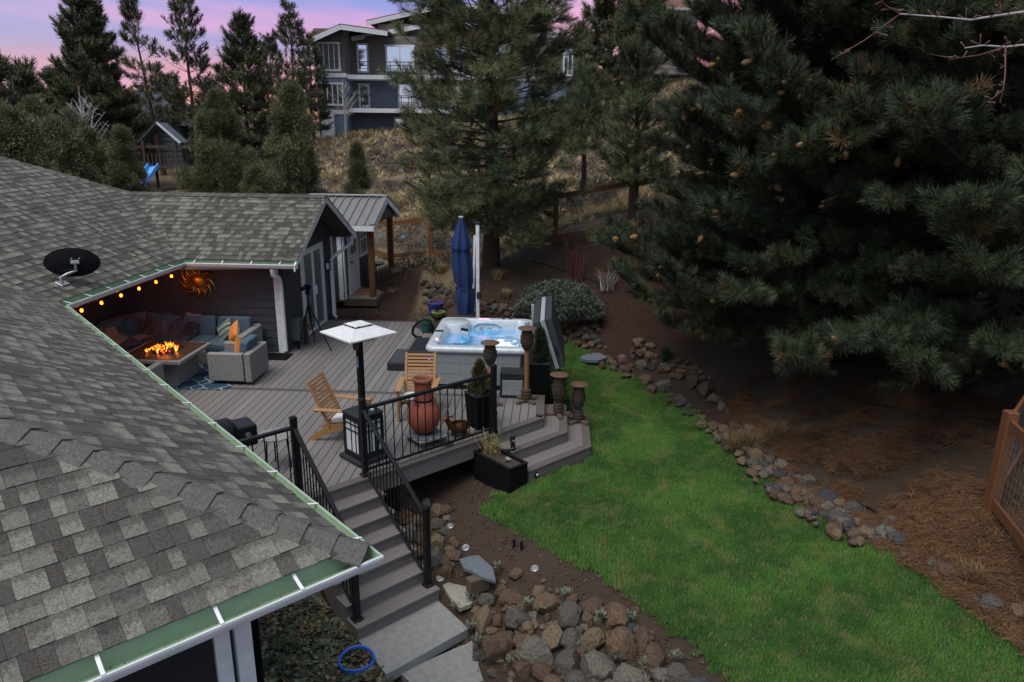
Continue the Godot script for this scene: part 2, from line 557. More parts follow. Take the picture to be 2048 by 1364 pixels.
	M.log = mat(lin(0.3, 0.13, 0.045), 0.6, 0, t_grain, Vector3(9, 1.0, 9), n_grain, 0.4)
	M.hub = mat(lin(0.07, 0.046, 0.032), 0.8, 0, t_bark, v1 * 4, n_bark, 0.6)
	M.hub_dark = mat(lin(0.018, 0.014, 0.011), 0.9)
	M.block = mat(lin(0.12, 0.085, 0.058), 0.85, 0, t_grain, v1 * 6, n_grain, 0.4)
	M.rust = mat(lin(0.15, 0.085, 0.055), 0.75, 0.2, t_rock, v1 * 2.2, n_rock, 0.2)
	# furniture
	M.wicker = mat(lin(0.34, 0.34, 0.335), 0.7, 0, t_weave, v1 * 2.6, n_weave, 0.9)
	M.blue = mat(lin(0.06, 0.11, 0.15), 0.9, 0, t_soft, v1 * 6, n_soft, 0.2)
	M.orange = mat(lin(0.62, 0.22, 0.045), 0.9, 0, t_soft, v1 * 6)
	M.cream = mat(lin(0.62, 0.55, 0.42), 0.9, 0, t_soft, v1 * 6)
	M.teal = mat(lin(0.02, 0.13, 0.14), 0.35, 0, t_soft, v1 * 4)
	M.teal_cloth = mat(lin(0.03, 0.14, 0.16), 0.9)
	M.lime = mat(lin(0.22, 0.36, 0.05), 0.35)
	M.glaze_blue = mat(lin(0.018, 0.04, 0.22), 0.25)
	M.terracotta = mat(lin(0.31, 0.072, 0.045), 0.8, 0, t_soft, v1 * 2.6, n_soft, 0.3)
	M.terra_rim = mat(lin(0.3, 0.11, 0.065), 0.8, 0, t_soft, v1 * 2.8, n_soft, 0.3)
	M.dark_red_brown = mat(lin(0.05, 0.015, 0.014), 0.95)
	M.copper = mat(lin(0.2, 0.075, 0.028), 0.4, 0.6, t_rock, v1 * 3)
	M.pillow_white = mat(lin(0.62, 0.6, 0.63), 0.9, 0, t_soft, v1 * 5)
	M.stone_pale = mat(lin(0.3, 0.3, 0.31), 0.85, 0, t_rock, v1 * 1.5, n_rock, 0.4)
	M.slate = mat(lin(0.125, 0.14, 0.165), 0.75, 0, t_soft, v1 * 1.9, n_rock, 0.3)
	M.flag = mat(lin(0.3, 0.285, 0.235), 0.85, 0, t_soft, v1 * 2.1, n_rock, 0.3)
	M.frost = mat(lin(0.56, 0.58, 0.62), 0.5)
	M.acrylic = mat(lin(0.5, 0.55, 0.6), 0.22, 0, t_soft, v1 * 1.5)
	M.acrylic.clearcoat_enabled = true
	M.spa_panel = mat(lin(0.33, 0.36, 0.385), 0.65, 0, t_grain, Vector3(0.8, 16, 16), n_grain, 0.3)
	M.spa_corner = mat(lin(0.035, 0.045, 0.055), 0.5)
	M.vinyl = mat(lin(0.035, 0.042, 0.05), 0.55, 0, t_soft, v1 * 1.2, n_soft, 0.4)
	M.vinyl_pale = mat(lin(0.34, 0.36, 0.38), 0.6, 0, t_soft, v1 * 1.2)
	M.canvas = mat(lin(0.008, 0.03, 0.12), 0.85, 0, t_soft, v1 * 5, n_soft, 0.4)
	M.hood = mat(lin(0.68, 0.67, 0.68), 0.5, 0.0, t_soft, v1 * 1.2)
	M.bronze = mat(lin(0.16, 0.11, 0.06), 0.5, 0.4, t_soft, v1 * 2)
	M.gold = mat(lin(0.62, 0.3, 0.06), 0.35, 0.85, t_soft, v1 * 3)
	M.gold_dark = mat(lin(0.3, 0.11, 0.03), 0.4, 0.8, t_soft, v1 * 3)
	M.concrete = mat(lin(0.24, 0.235, 0.23), 0.9, 0, t_soft, v1 * 1.6, n_soft, 0.25)
	M.hose = mat(lin(0.02, 0.09, 0.42), 0.5)
	# ground
	M.soil = vc(mat(Color.WHITE, 0.95, 0, t_soil, v1 * 1.3, n_soil, 1.0))
	M.turf = vc(mat(Color.WHITE, 0.95, 0, t_soil, v1 * 2.2, n_soil, 0.6))
	M.blade = vc(mat(Color.WHITE, 0.75))
	M.blade.backlight_enabled = true
	M.blade.backlight = Color(0.3, 0.35, 0.15)
	M.blade.cull_mode = BaseMaterial3D.CULL_DISABLED
	M.needle = vc(mat(Color.WHITE, 0.65))
	M.needle.backlight_enabled = true
	M.needle.backlight = Color(0.16, 0.2, 0.1)
	M.needle.cull_mode = BaseMaterial3D.CULL_DISABLED
	M.dry = vc(mat(Color.WHITE, 0.9))
	M.dry.cull_mode = BaseMaterial3D.CULL_DISABLED
	M.dry.backlight_enabled = true
	M.dry.backlight = Color(0.3, 0.26, 0.18)
	M.bark = mat(lin(0.085, 0.06, 0.047), 0.95, 0, t_bark, v1 * 1.6, n_bark, 1.0)
	M.bark_red = mat(lin(0.12, 0.07, 0.05), 0.95, 0, t_bark, v1 * 1.6, n_bark, 1.0)
	M.twig = mat(lin(0.09, 0.07, 0.06), 0.9)
	M.twig_pale = mat(lin(0.42, 0.38, 0.38), 0.8, 0, t_soft, v1 * 4)
	M.twig_red = mat(lin(0.12, 0.05, 0.04), 0.8)
	M.cone = mat(lin(0.42, 0.26, 0.115), 0.8, 0, t_bark, v1 * 18, n_bark, 0.6)
	M.rock = []
	for q in [[0.18, 0.115, 0.075], [0.12, 0.108, 0.098], [0.22, 0.16, 0.105], [0.14, 0.085, 0.06], [0.19, 0.17, 0.145], [0.08, 0.082, 0.09]]:
		M.rock.append(mat(lin(q[0], q[1], q[2]), 0.92, 0, t_pit, v1 * 1.35, n_pit, 0.9))
	# neighbours
	M.stucco_blue = mat(lin(0.14, 0.18, 0.25), 0.85, 0, t_soft, v1 * 0.4)
	M.lap_brown = mat(lin(0.155, 0.14, 0.128), 0.85, 0, t_soft, v1 * 0.4)
	M.lap_brown2 = mat(lin(0.14, 0.125, 0.115), 0.85, 0, t_soft, v1 * 0.4)
	M.far_white = mat(lin(0.62, 0.62, 0.64), 0.6)
	M.far_glass = mat(lin(0.75, 0.8, 0.85), 0.05, 0.95)
	M.brick_roof = mat(lin(0.16, 0.07, 0.05), 0.85, 0, t_soft, v1 * 0.6)
	M.lap_grey = mat(lin(0.13, 0.15, 0.165), 0.85, 0, t_soft, v1 * 0.5)
	M.taupe = mat(lin(0.26, 0.215, 0.2), 0.85, 0, t_soft, v1 * 0.5)
	M.amber = mat(lin(0.75, 0.3, 0.04), 0.6)
	M.slide = mat(lin(0.12, 0.4, 0.85), 0.35)
	M.black.metallic_specular = 0.3
	M.black_matte.metallic_specular = 0.12
	M.charcoal.metallic_specular = 0.25
	M.dark_timber = mat(lin(0.06, 0.04, 0.032), 0.85)
# ------------------------------------------------------------------ start
func _ready() -> void:
	rng.seed = 7
	# camera
	var cam := Camera3D.new()
	cam.name = "camera"
	cam.position = CAM
	cam.rotation_degrees = Vector3(-16.283, 3.063, 0.621)
	cam.fov = 50.51
	cam.near = 0.05
	cam.far = 900.0
	add_child(cam)
	cam.current = true
	cam_basis = Basis.from_euler(cam.rotation)
	# sky and exposure
	var we := WorldEnvironment.new()
	we.name = "environment"
	var env := Environment.new()
	env.background_mode = Environment.BG_SKY
	var sky := Sky.new()
	var sm := PanoramaSkyMaterial.new()
	sm.panorama = dusk_sky()
	sky.sky_material = sm
	env.sky = sky
	env.background_energy_multiplier = 0.8
	env.ambient_light_source = Environment.AMBIENT_SOURCE_SKY
	env.tonemap_mode = Environment.TONE_MAPPER_LINEAR
	env.tonemap_exposure = 2.12
	env.sdfgi_enabled = true
	env.ssao_enabled = true
	env.ssil_enabled = true
	we.environment = env
	add_child(we)
	# the last soft light of the sky, high behind the camera
	var sun := DirectionalLight3D.new()
	sun.name = "dusk_light"
	sun.light_energy = 0.45
	sun.light_angular_distance = 40.0
	sun.light_color = Color(1.0, 0.985, 0.95)
	sun.shadow_enabled = true
	sun.look_at_from_position(Vector3(-3, 10, 4), Vector3.ZERO, Vector3.UP)
	add_child(sun)

	make_materials()
	tps_solve()
	grid_fill()
	print("ground")
	make_ground()
	make_meshes()
	print("house")
	make_house()
	make_deck()
	make_shed()
	make_fences()
	make_boulders()
	print("trees")
	make_trees()
	print("neighbours")
	make_neighbours()
	print("patio")
	make_patio()
	make_deck_things()
	make_spa()
	make_garden()
	print("done")

const SKY_GAIN := 1.42
func dusk_sky() -> ImageTexture:
	var w := 2048
	var h := 1024
	var im := Image.create(w, h, false, Image.FORMAT_RGB8)
	im.fill(Color(0.2, 0.18, 0.17))
	var f1 := FastNoiseLite.new()
	f1.seed = 11
	f1.frequency = 1.0
	f1.fractal_octaves = 4
	f1.noise_type = FastNoiseLite.TYPE_SIMPLEX_SMOOTH
	var data := im.get_data()
	for y in 520:
		var el := (0.5 - (y + 0.5) / h) * 180.0
		var e := maxf(el, 0.0)
		for x in w:
			var az := wrapf((x + 0.5) / w * 360.0, -180.0, 180.0)
			var ca := cos(deg_to_rad(az - 12.0))
			# how close to the afterglow
			var g := pow(0.5 + 0.5 * ca, 3.0)
			var near := exp(-pow((az - 10.0) / 16.0, 2.0))
			var s := az / 26.0
			# long thin streaks, a little tilted
			var n1 := f1.get_noise_2d(s * 0.55 + e * 0.05, (e + az * 0.07) * 0.2)
			var n2 := f1.get_noise_2d(s * 1.5 + 40.0, (e + az * 0.07 + 0.7 * n1) * 0.75 + 9.0)
			var st := clampf(0.34 + 0.85 * n1 + 0.65 * n2 + 0.3 * near, 0.0, 1.0)
			st = st * st * (3.0 - 2.0 * st)
			# colours as the photograph shows them; the exposure is divided out again
			var low := Color(1.0, 0.58, 0.42).lerp(Color(1.0, 0.76, 0.58), near)
			var rose := Color(0.86, 0.57, 0.62).lerp(Color(0.99, 0.77, 0.68), near)
			var mid := Color(0.62, 0.58, 0.78).lerp(Color(0.94, 0.74, 0.76), near)
			var top := Color(0.46, 0.55, 0.86).lerp(Color(0.86, 0.68, 0.8), near)
			var zen := Color(0.71, 0.77, 0.845)
			var base: Color
			if e < 1.0: base = low
			elif e < 3.4: base = low.lerp(rose, smoothstep(1.0, 3.4, e))
			elif e < 6.0: base = rose.lerp(mid, smoothstep(3.4, 6.0, e))
			elif e < 9.5: base = mid.lerp(top, smoothstep(6.0, 9.5, e))
			else: base = top.lerp(zen, smoothstep(9.5, 40.0, e))
			var pink := Color(0.92, 0.62, 0.8).lerp(Color(0.99, 0.63, 0.74), near)
			if e > 10.0: pink = pink.lerp(Color(0.8, 0.825, 0.86), smoothstep(10.0, 40.0, e))
			var c := base.lerp(pink, st * 0.7)
			# away from the afterglow the band along the horizon is plain dusk blue
			c = c.lerp(Color(0.69, 0.755, 0.83), (1.0 - g) * 0.85)
			var cl := c.srgb_to_linear()
			c = Color(cl.r / SKY_GAIN, cl.g / SKY_GAIN, cl.b / SKY_GAIN).linear_to_srgb()
			var o := (y * w + x) * 3
			data[o] = int(clampf(c.r, 0, 1) * 255)
			data[o + 1] = int(clampf(c.g, 0, 1) * 255)
			data[o + 2] = int(clampf(c.b, 0, 1) * 255)
	return ImageTexture.create_from_image(Image.create_from_data(w, h, false, Image.FORMAT_RGB8, data))

# ------------------------------------------------------------------ ground
var LAWN := PackedVector2Array([Vector2(0.05, -16.9), Vector2(0.45, -17.0), Vector2(1.2, -16.6), Vector2(1.85, -15.85), Vector2(2.65, -14.4), Vector2(3.25, -13.0), Vector2(3.6, -11.8), Vector2(3.75, -10.9), Vector2(3.95, -10.3), Vector2(4.35, -9.65), Vector2(4.8, -8.5), Vector2(5.35, -7.15), Vector2(6.2, -5.2), Vector2(6.4, -3.4), Vector2(3.3, -3.4), Vector2(2.65, -5.2), Vector2(2.07, -6.5), Vector2(1.45, -7.3), Vector2(0.62, -8.4), Vector2(-0.4, -9.25), Vector2(-1.05, -9.8), Vector2(-0.75, -10.15), Vector2(-0.3, -10.35), Vector2(0.68, -11.2), Vector2(0.72, -12.8), Vector2(0.1, -13.4)])
var fn := FastNoiseLite.new()
func nz(x: float, z: float, f: float) -> float:
	return fn.get_noise_2d(x * f, z * f)
func soil_col(x: float, z: float) -> Color:
	var soil := Color(0.095, 0.06, 0.042)
	var mulch := Color(0.075, 0.033, 0.023)
	var dry := Color(0.34, 0.265, 0.16)
	var brown := Color(0.13, 0.09, 0.064)
	var litter := Color(0.095, 0.058, 0.033)
	var n := nz(x, z, 9.0)
	var m := nz(x + 31.0, z - 17.0, 30.0)
	var c := soil
	# bark mulch by the shed and in the bed above the lawn
	var mu := smoothstep(-1.7, -2.6, x + n * 0.9) * smoothstep(-17.6, -18.2, z) * smoothstep(-22.8, -21.6, z + n)
	mu = maxf(mu, smoothstep(0.8, 1.5, x + n * 0.5) * smoothstep(-16.0, -16.6, z + n * 0.4) * smoothstep(-20.2, -18.8, z))
	c = c.lerp(mulch, mu)
	# needle litter on the bank
	var li := smoothstep(3.2, 4.4, x - (z + 12.0) * 0.12 + n * 0.9) * smoothstep(-16.5, -13.0, z) * clampf(0.4 + m * 1.2, 0.0, 1.0)
	c = c.lerp(litter, li * 0.85)
	# dry hill beyond the fence
	var line := -20.3 - (x + 0.0) * 0.35 if x < 0.0 else -20.2 + x * 0.05
	if x < -4.0: line = -23.0
	var hill := smoothstep(line + 0.2, line - 1.4, z + n * 0.7)
	var k := clampf(0.42 + n * 1.9 + m * 0.9, 0.0, 1.0)
	c = c.lerp(brown.lerp(dry, k), hill)
	return c * (0.85 + 0.3 * (0.5 + 0.5 * m))
func make_ground() -> void:
	fn.seed = 5
	fn.frequency = 0.02
	fn.fractal_octaves = 4
	var xs := []
	var zs := []
	var x := -13.0
	while x <= 13.01:
		xs.append(x)
		x += 0.16
	var st := 0.3
	while xs[-1] < 420.0:
		xs.append(xs[-1] + st); st *= 1.13
	st = 0.3
	while xs[0] > -420.0:
		xs.push_front(xs[0] - st); st *= 1.13
	var z := -2.0
	while z >= -26.0:
		zs.append(z)
		z -= 0.16
	st = 0.25
	while zs[-1] > -520.0:
		zs.append(zs[-1] - st); st *= 1.07
	st = 0.4
	while zs[0] < 60.0:
		zs.push_front(zs[0] + st); st *= 1.3
	var W := xs.size()
	var H := zs.size()
	var v := PackedVector3Array()
	var nn := PackedVector3Array()
	var cc := PackedColorArray()
	var ix := PackedInt32Array()
	var ys := PackedFloat32Array()
	ys.resize(W * H)
	for j in H:
		for i in W:
			var b := gy(xs[i], zs[j])
			var rough := 0.035
			if zs[j] < -21: rough = 0.1
			ys[j * W + i] = b + rough * nz(xs[i], zs[j], 60.0)
	for j in H:
		for i in W:
			v.append(V(xs[i], ys[j * W + i], zs[j]))
			var i0 := maxi(i - 1, 0); var i1 := mini(i + 1, W - 1)
			var j0 := maxi(j - 1, 0); var j1 := mini(j + 1, H - 1)
			var dx: float = (ys[j * W + i1] - ys[j * W + i0]) / (xs[i1] - xs[i0])
			var dz: float = (ys[j1 * W + i] - ys[j0 * W + i]) / (zs[j1] - zs[j0])
			nn.append(V(-dx, 1, -dz).normalized())
			cc.append(soil_col(xs[i], zs[j]))
	for j in H - 1:
		for i in W - 1:
			var a := j * W + i
			# rows run towards -z: clockwise seen from above
			for q in [a, a + W, a + 1, a + 1, a + W, a + W + 1]: ix.append(q)
	var arr := []
	arr.resize(Mesh.ARRAY_MAX)
	arr[Mesh.ARRAY_VERTEX] = v
	arr[Mesh.ARRAY_NORMAL] = nn
	arr[Mesh.ARRAY_COLOR] = cc
	arr[Mesh.ARRAY_INDEX] = ix
	var am := ArrayMesh.new()
	am.add_surface_from_arrays(Mesh.PRIMITIVE_TRIANGLES, arr)
	setting("ground", am, M.soil, "bare brown soil, mulch and dry hillside")
	# lawn: a sheet that follows the ground, and its blades
	var mb := MB.new()
	var step := 0.12
	var cellsx := 64
	for j in range(0, 118):
		for i in range(0, cellsx):
			var x0 := -1.1 + i * step
			var z0 := -17.1 + j * step
			var q := [Vector2(x0, z0), Vector2(x0, z0 + step), Vector2(x0 + step, z0 + step), Vector2(x0 + step, z0)]
			var inside := 0
			for p in q:
				if Geometry2D.is_point_in_polygon(p, LAWN): inside += 1
			if inside < 4: continue
			var r := []
			for p in q: r.append(V(p.x, gy(p.x, p.y) + 0.03, p.y))
			mb.col = Color(0.05, 0.1, 0.025) * (0.9 + 0.3 * nz(x0, z0, 40.0))
			mb.sm(r[0], r[1], r[2], Vector3.UP, Vector3.UP, Vector3.UP)
			mb.sm(r[0], r[2], r[3], Vector3.UP, Vector3.UP, Vector3.UP)
	setting("lawn", mb.mesh(), M.turf, "mown green lawn curving past the deck steps")
	var tuft := MB.new()
	rng.seed = 21
	for k in 11:
		var a := rr(0, TAU)
		var d := rr(0.0, 0.045)
		var o := V(cos(a) * d, 0, sin(a) * d)
		var b := rr(0, TAU)
		var wv := V(cos(b), 0, sin(b)) * 0.0035
		var tip := o + V(rr(-0.02, 0.02), rr(0.028, 0.05), rr(-0.02, 0.02))
		tuft.tri(o - wv, o + wv, tip)
	var tm := tuft.mesh()
	var xf := []
	var cl := []
	var tries := 0
	while xf.size() < 62000 and tries < 200000:
		tries += 1
		var px := rr(-1.1, 6.5)
		var pz := rr(-17.1, -3.4)
		# fewer blades where the camera is far from them
		if pz > -5.0 and px < 2.5: continue
		var wob := Vector2(px + 0.14 * nz(px, pz, 220.0), pz + 0.14 * nz(pz, px, 220.0))
		if not Geometry2D.is_point_in_polygon(wob, LAWN): continue
		var s := rr(0.8, 1.25)
		xf.append(Transform3D(Basis.from_euler(V(0, rr(0, TAU), 0)).scaled(Vector3.ONE * s), V(px, gy(px, pz) + 0.024, pz)))
		var g := clampf(0.45 + 1.1 * nz(px, pz, 36.0) + 0.7 * nz(px + 9, pz, 110.0), 0.0, 1.0)
		var yel := smoothstep(0.16, 0.42, nz(px + 50, pz, 70.0) + 0.25 * nz(px, pz, 260.0))
		var c := Color(0.048, 0.14, 0.022).lerp(Color(0.105, 0.25, 0.04), g)
		c = c.lerp(Color(0.24, 0.26, 0.08), yel * 0.5)
		if rng.randf() < 0.06: c = Color(0.3, 0.24, 0.11)
		cl.append(c * rr(0.8, 1.2))
	var gr := many(self, "lawn_grass", tm, M.blade, xf, cl)
	meta(gr, "short green blades of the mown lawn", "grass", "", "stuff")

# shared small meshes
var ROCKS := []
func make_rock(sd: int, sub: int) -> ArrayMesh:
	var f := FastNoiseLite.new()
	f.seed = sd
	f.frequency = 0.9
	f.fractal_octaves = 3
	var r := RandomNumberGenerator.new()
	r.seed = sd
	var cuts := []
	for i in 11:
		cuts.append([V(r.randf_range(-1, 1), r.randf_range(-1, 1), r.randf_range(-1, 1)).normalized(), r.randf_range(0.6, 0.92)])
	var N := sub
	var mb := MB.new()
	var pt := func(face: int, u: float, w: float) -> Vector3:
		var p: Vector3
		match face:
			0: p = V(1, u, -w)
			1: p = V(-1, u, w)
			2: p = V(w, 1, -u)
			3: p = V(w, -1, u)
			4: p = V(w, u, 1)
			_: p = V(-w, u, -1)
		p = V(tan(p.x * PI / 4), tan(p.y * PI / 4), tan(p.z * PI / 4)).normalized()
		var d := 1.0 + 0.28 * f.get_noise_3dv(p * 1.3)
		p *= d
		for c in cuts:
			var e: float = p.dot(c[0]) - c[1]
			if e > 0: p -= c[0] * e * 0.93
		return p + p.normalized() * 0.05 * f.get_noise_3dv(p * 5.0)
	for face in 6:
		var g := []
		for i in N + 1:
			var row := []
			for j in N + 1: row.append(pt.call(face, -1 + 2.0 * i / N, -1 + 2.0 * j / N))
			g.append(row)
		var nr := []
		for i in N + 1:
			var row := []
			for j in N + 1:
				var u := -1 + 2.0 * i / N
				var w := -1 + 2.0 * j / N
				var du: Vector3 = pt.call(face, u + 0.05, w) - pt.call(face, u - 0.05, w)
				var dw: Vector3 = pt.call(face, u, w + 0.05) - pt.call(face, u, w - 0.05)
				var q := dw.cross(du).normalized()
				if q.dot(g[i][j]) < 0: q = -q
				row.append(q)
			nr.append(row)
		for i in N:
			for j in N:
				var a = g[i][j]; var b = g[i][j + 1]; var c = g[i + 1][j + 1]; var d = g[i + 1][j]
				var flip: bool = (b - a).cross(c - a).dot(a) < 0
				if flip:
					mb.sm(a, c, b, nr[i][j], nr[i + 1][j + 1], nr[i][j + 1])
					mb.sm(a, d, c, nr[i][j], nr[i + 1][j], nr[i + 1][j + 1])
				else:
					mb.sm(a, b, c, nr[i][j], nr[i][j + 1], nr[i + 1][j + 1])
					mb.sm(a, c, d, nr[i][j], nr[i + 1][j + 1], nr[i + 1][j])
	return mb.mesh()
func make_meshes() -> void:
	for i in 9: ROCKS.append(make_rock(100 + i, 8))
# ------------------------------------------------------------------ the house
const EAVE := 2.1
var G3 := Vector2(-1.08, -4.2)
var G0 := Vector2(-7.677, -10.797)
var G1 := Vector2(-7.677, -14.63)
var G2 := Vector2(-5.32, -14.63)
const COURSE := 0.158
const RUN := 0.14132
const TILT := 0.5
const RIDGE_D := 2.42

func v3(p: Vector2, y: float) -> Vector3:
	return Vector3(p.x, y, p.y)
func on_plane(px: float, py: float, n: Vector3, k: float) -> Vector3:
	var d := ray(px, py)
	return CAM + d * ((k - CAM.dot(n)) / d.dot(n))
func slope_pt(s: Dictionary, u: float, d: float, off: float) -> Vector3:
	var p: Vector2 = s.o + s.a * u + s.w * d
	return V(p.x, EAVE + TILT * d, p.y) + s.n * off
func slope_span(s: Dictionary, d: float) -> Vector2:
	match s.k:
		"A": return Vector2(d, 9.33 + 0.4142 * d)
		"B": return Vector2(d, 7.5)
		"C":
			var e := 3.833 + d if d < RIDGE_D else 3.833 + 2.0 * RIDGE_D - d
			return Vector2(-0.4142 * d, e)
		_: return Vector2(-d, 2.36)
func in_view(p: Vector3) -> bool:
	var q := cam_basis.inverse() * (p - CAM)
	if q.z > -0.2: return false
	var x := 1024 + FOCAL * q.x / -q.z
	var y := 682 - FOCAL * q.y / -q.z
	return x > -20 and x < 2068 and y > -20 and y < 1384

func make_house() -> void:
	rng.seed = 31
	var house := thing("house", "single storey house with grey shingle roof and dark slate siding around the patio", "house", at(V(-8, -1.5, -9)))
	var inv := house.transform.inverse()
	var slopes := [
		{"k": "B", "o": G3, "a": Vector2(-S2, S2), "w": Vector2(-S2, -S2), "top": 5.2},
		{"k": "A", "o": G3, "a": Vector2(-S2, -S2), "w": Vector2(-S2, S2), "top": 5.4},
		{"k": "C", "o": G0, "a": Vector2(0, -1), "w": Vector2(-1, 0), "top": 5.4},
		{"k": "D", "o": G1, "a": Vector2(1, 0), "w": Vector2(0, -1), "top": RIDGE_D}]
	var tabs := []
	var tones := [[0.085, 0.074, 0.066], [0.132, 0.119, 0.107], [0.172, 0.16, 0.143], [0.228, 0.214, 0.188], [0.29, 0.272, 0.232], [0.104, 0.092, 0.083]]
	var widths := [0.08, 0.1, 0.115, 0.135, 0.165]
	for s in slopes:
		s.n = (Vector3.UP - V(s.w.x, 0, s.w.y) * TILT).normalized()
		# roof boards under the shingles, one plane a slope
		var mb := MB.new()
		var poly := PackedVector2Array()
		var nseg := 12
		for i in nseg + 1:
			var d: float = 0.125 + (s.top - 0.125) * i / nseg
			poly.append(Vector2(slope_span(s, d).x, d))
		for i in range(nseg, -1, -1):
			var d: float = 0.125 + (s.top - 0.125) * i / nseg
			poly.append(Vector2(slope_span(s, d).y, d))
		for i in nseg:
			var a: Vector3 = inv * slope_pt(s, poly[i].x, poly[i].y, -0.004)
			var b: Vector3 = inv * slope_pt(s, poly[2 * nseg + 1 - i].x, poly[i].y, -0.004)
			var c: Vector3 = inv * slope_pt(s, poly[2 * nseg - i].x, poly[i + 1].y, -0.004)
			var e: Vector3 = inv * slope_pt(s, poly[i + 1].x, poly[i + 1].y, -0.004)
			if (b - a).cross(c - a).y < 0: mb.quad(e, c, b, a)
			else: mb.quad(a, b, c, e)
		s.node = part(house, "roof_slope", mb.mesh(), M.felt)
		# shingle tabs course by course
		var k := 0
		while true:
			var d0: float = 0.118 + k * RUN
			if d0 > s.top - 0.02: break
			var d1: float = minf(d0 + RUN * 1.15, s.top)
			var s0 := slope_span(s, d0)
			var s1 := slope_span(s, d1)
			var lo := minf(s0.x, s1.x)
			var hi := maxf(s0.y, s1.y)
			var u := lo - rr(0, 0.2)
			var last := 0
			while u < hi:
				var wd: float = widths[rng.randi() % 5]
				var thick := 0.0055 if last == 1 else 0.0105
				last = 1 - last
				var tone := rng.randi() % 6
				if last == 0 and rng.randf() < 0.55: tone = [0, 5, 1][rng.randi() % 3]
				elif rng.randf() < 0.5: tone = [2, 3, 4, 3][rng.randi() % 4]
				var a0 := clampf(u, s0.x, s0.y); var a1 := clampf(u + wd - 0.002, s0.x, s0.y)
				var b0 := clampf(u, s1.x, s1.y); var b1 := clampf(u + wd - 0.002, s1.x, s1.y)
				if a1 - a0 > 0.015 or b1 - b0 > 0.015:
					var full := absf((a1 - a0) - (wd - 0.002)) < 1e-4 and absf((b1 - b0) - (wd - 0.002)) < 1e-4
					var mid := slope_pt(s, (a0 + a1) * 0.5, d0 + RUN * 0.5, 0)
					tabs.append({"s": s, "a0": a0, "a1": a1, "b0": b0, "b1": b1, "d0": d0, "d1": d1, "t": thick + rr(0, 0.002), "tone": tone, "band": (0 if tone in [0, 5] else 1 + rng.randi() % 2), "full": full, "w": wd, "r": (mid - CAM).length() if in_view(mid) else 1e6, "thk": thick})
				u += wd
			k += 1
	tabs.sort_custom(func(p, q): return p.r < q.r)
	var cache := {}
	var rest := {}
	for i in tabs.size():
		var t: Dictionary = tabs[i]
		var s: Dictionary = t.s
		if i < 290:
			var X := V(s.a.x, 0, s.a.y)
			var us := (V(s.w.x, 0, s.w.y) + Vector3.UP * TILT).normalized()
			var Z := X.cross(s.n)
			var sg := 1.0 if Z.dot(us) > 0 else -1.0
			var o := slope_pt(s, t.a0, t.d0, 0)
			var key := "%d_%d_%.0f_%d" % [int(t.w * 100), int(t.thk * 10000), sg, t.band]
			var me: ArrayMesh
			if t.full and cache.has(key): me = cache[key]
			else:
				var mb := MB.new()
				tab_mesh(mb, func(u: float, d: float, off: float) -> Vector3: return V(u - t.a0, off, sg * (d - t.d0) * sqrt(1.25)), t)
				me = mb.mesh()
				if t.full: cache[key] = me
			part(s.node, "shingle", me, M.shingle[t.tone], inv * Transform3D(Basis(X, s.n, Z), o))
		else:
			if not rest.has(s.k): rest[s.k] = MB.new()
			var mb: MB = rest[s.k]
			var q = tones[t.tone]
			var tv := 0.92 + 0.16 * rng.randf()
			mb.col = Color(q[0] * tv, q[1] * tv, q[2] * tv)
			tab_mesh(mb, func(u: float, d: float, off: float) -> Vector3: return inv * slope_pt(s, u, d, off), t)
	for s in slopes:
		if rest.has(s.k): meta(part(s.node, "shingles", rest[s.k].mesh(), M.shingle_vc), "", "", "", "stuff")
	# hip and ridge caps
	var capm := cap_mesh(0.3535, 0.5)
	var q := 0.1
	while q < 5.6:
		var p := V(G3.x - q, EAVE + 0.3535 * q + 0.012, G3.y)
		var X := V(-1, 0.3535, 0).normalized()
		part(slopes[0].node, "hip_cap", capm, M.cap, inv * Transform3D(Basis(X, Vector3(0.3535, 1, 0).normalized(), X.cross(Vector3(0.3535, 1, 0).normalized())), p + V(0, rr(0, 0.004), 0)))
		q += 0.2
	var ridm := cap_mesh(0.0, 0.5)
	var x := -5.34
	while x > -10.1:
		part(slopes[3].node, "ridge_cap", ridm, M.shingle[[1, 2, 5][rng.randi() % 3]], inv * Transform3D(Basis(V(-1, 0.02, 0).normalized(), V(0.02, 1, 0).normalized(), V(0, 0, -1)), V(x, EAVE + TILT * RIDGE_D + 0.018, G1.y - RIDGE_D)))
		x -= 0.19
	q = 0.0
	while q < 3.2:
		var p := V(G0.x - RIDGE_D - q, EAVE + TILT * (RIDGE_D + q) + 0.016, G1.y - RIDGE_D + q)
		var X := V(-1, 0.5, 1).normalized()
		var Y := (Vector3.UP - X * X.y).normalized()
		part(slopes[2].node, "hip_cap", capm, M.shingle[[1, 2, 5][rng.randi() % 3]], inv * Transform3D(Basis(X, Y, X.cross(Y)), p))
		q += 0.15
	# back slope of the gable wing
	var bk := MB.new()
	bk.quad(V(-5.32, EAVE + TILT * RIDGE_D, -17.05), V(-5.32, EAVE, -19.47), V(-14, EAVE, -19.47), V(-14, EAVE + TILT * RIDGE_D, -17.05))
	part(house, "roof_slope", bk.mesh(), M.felt, inv)
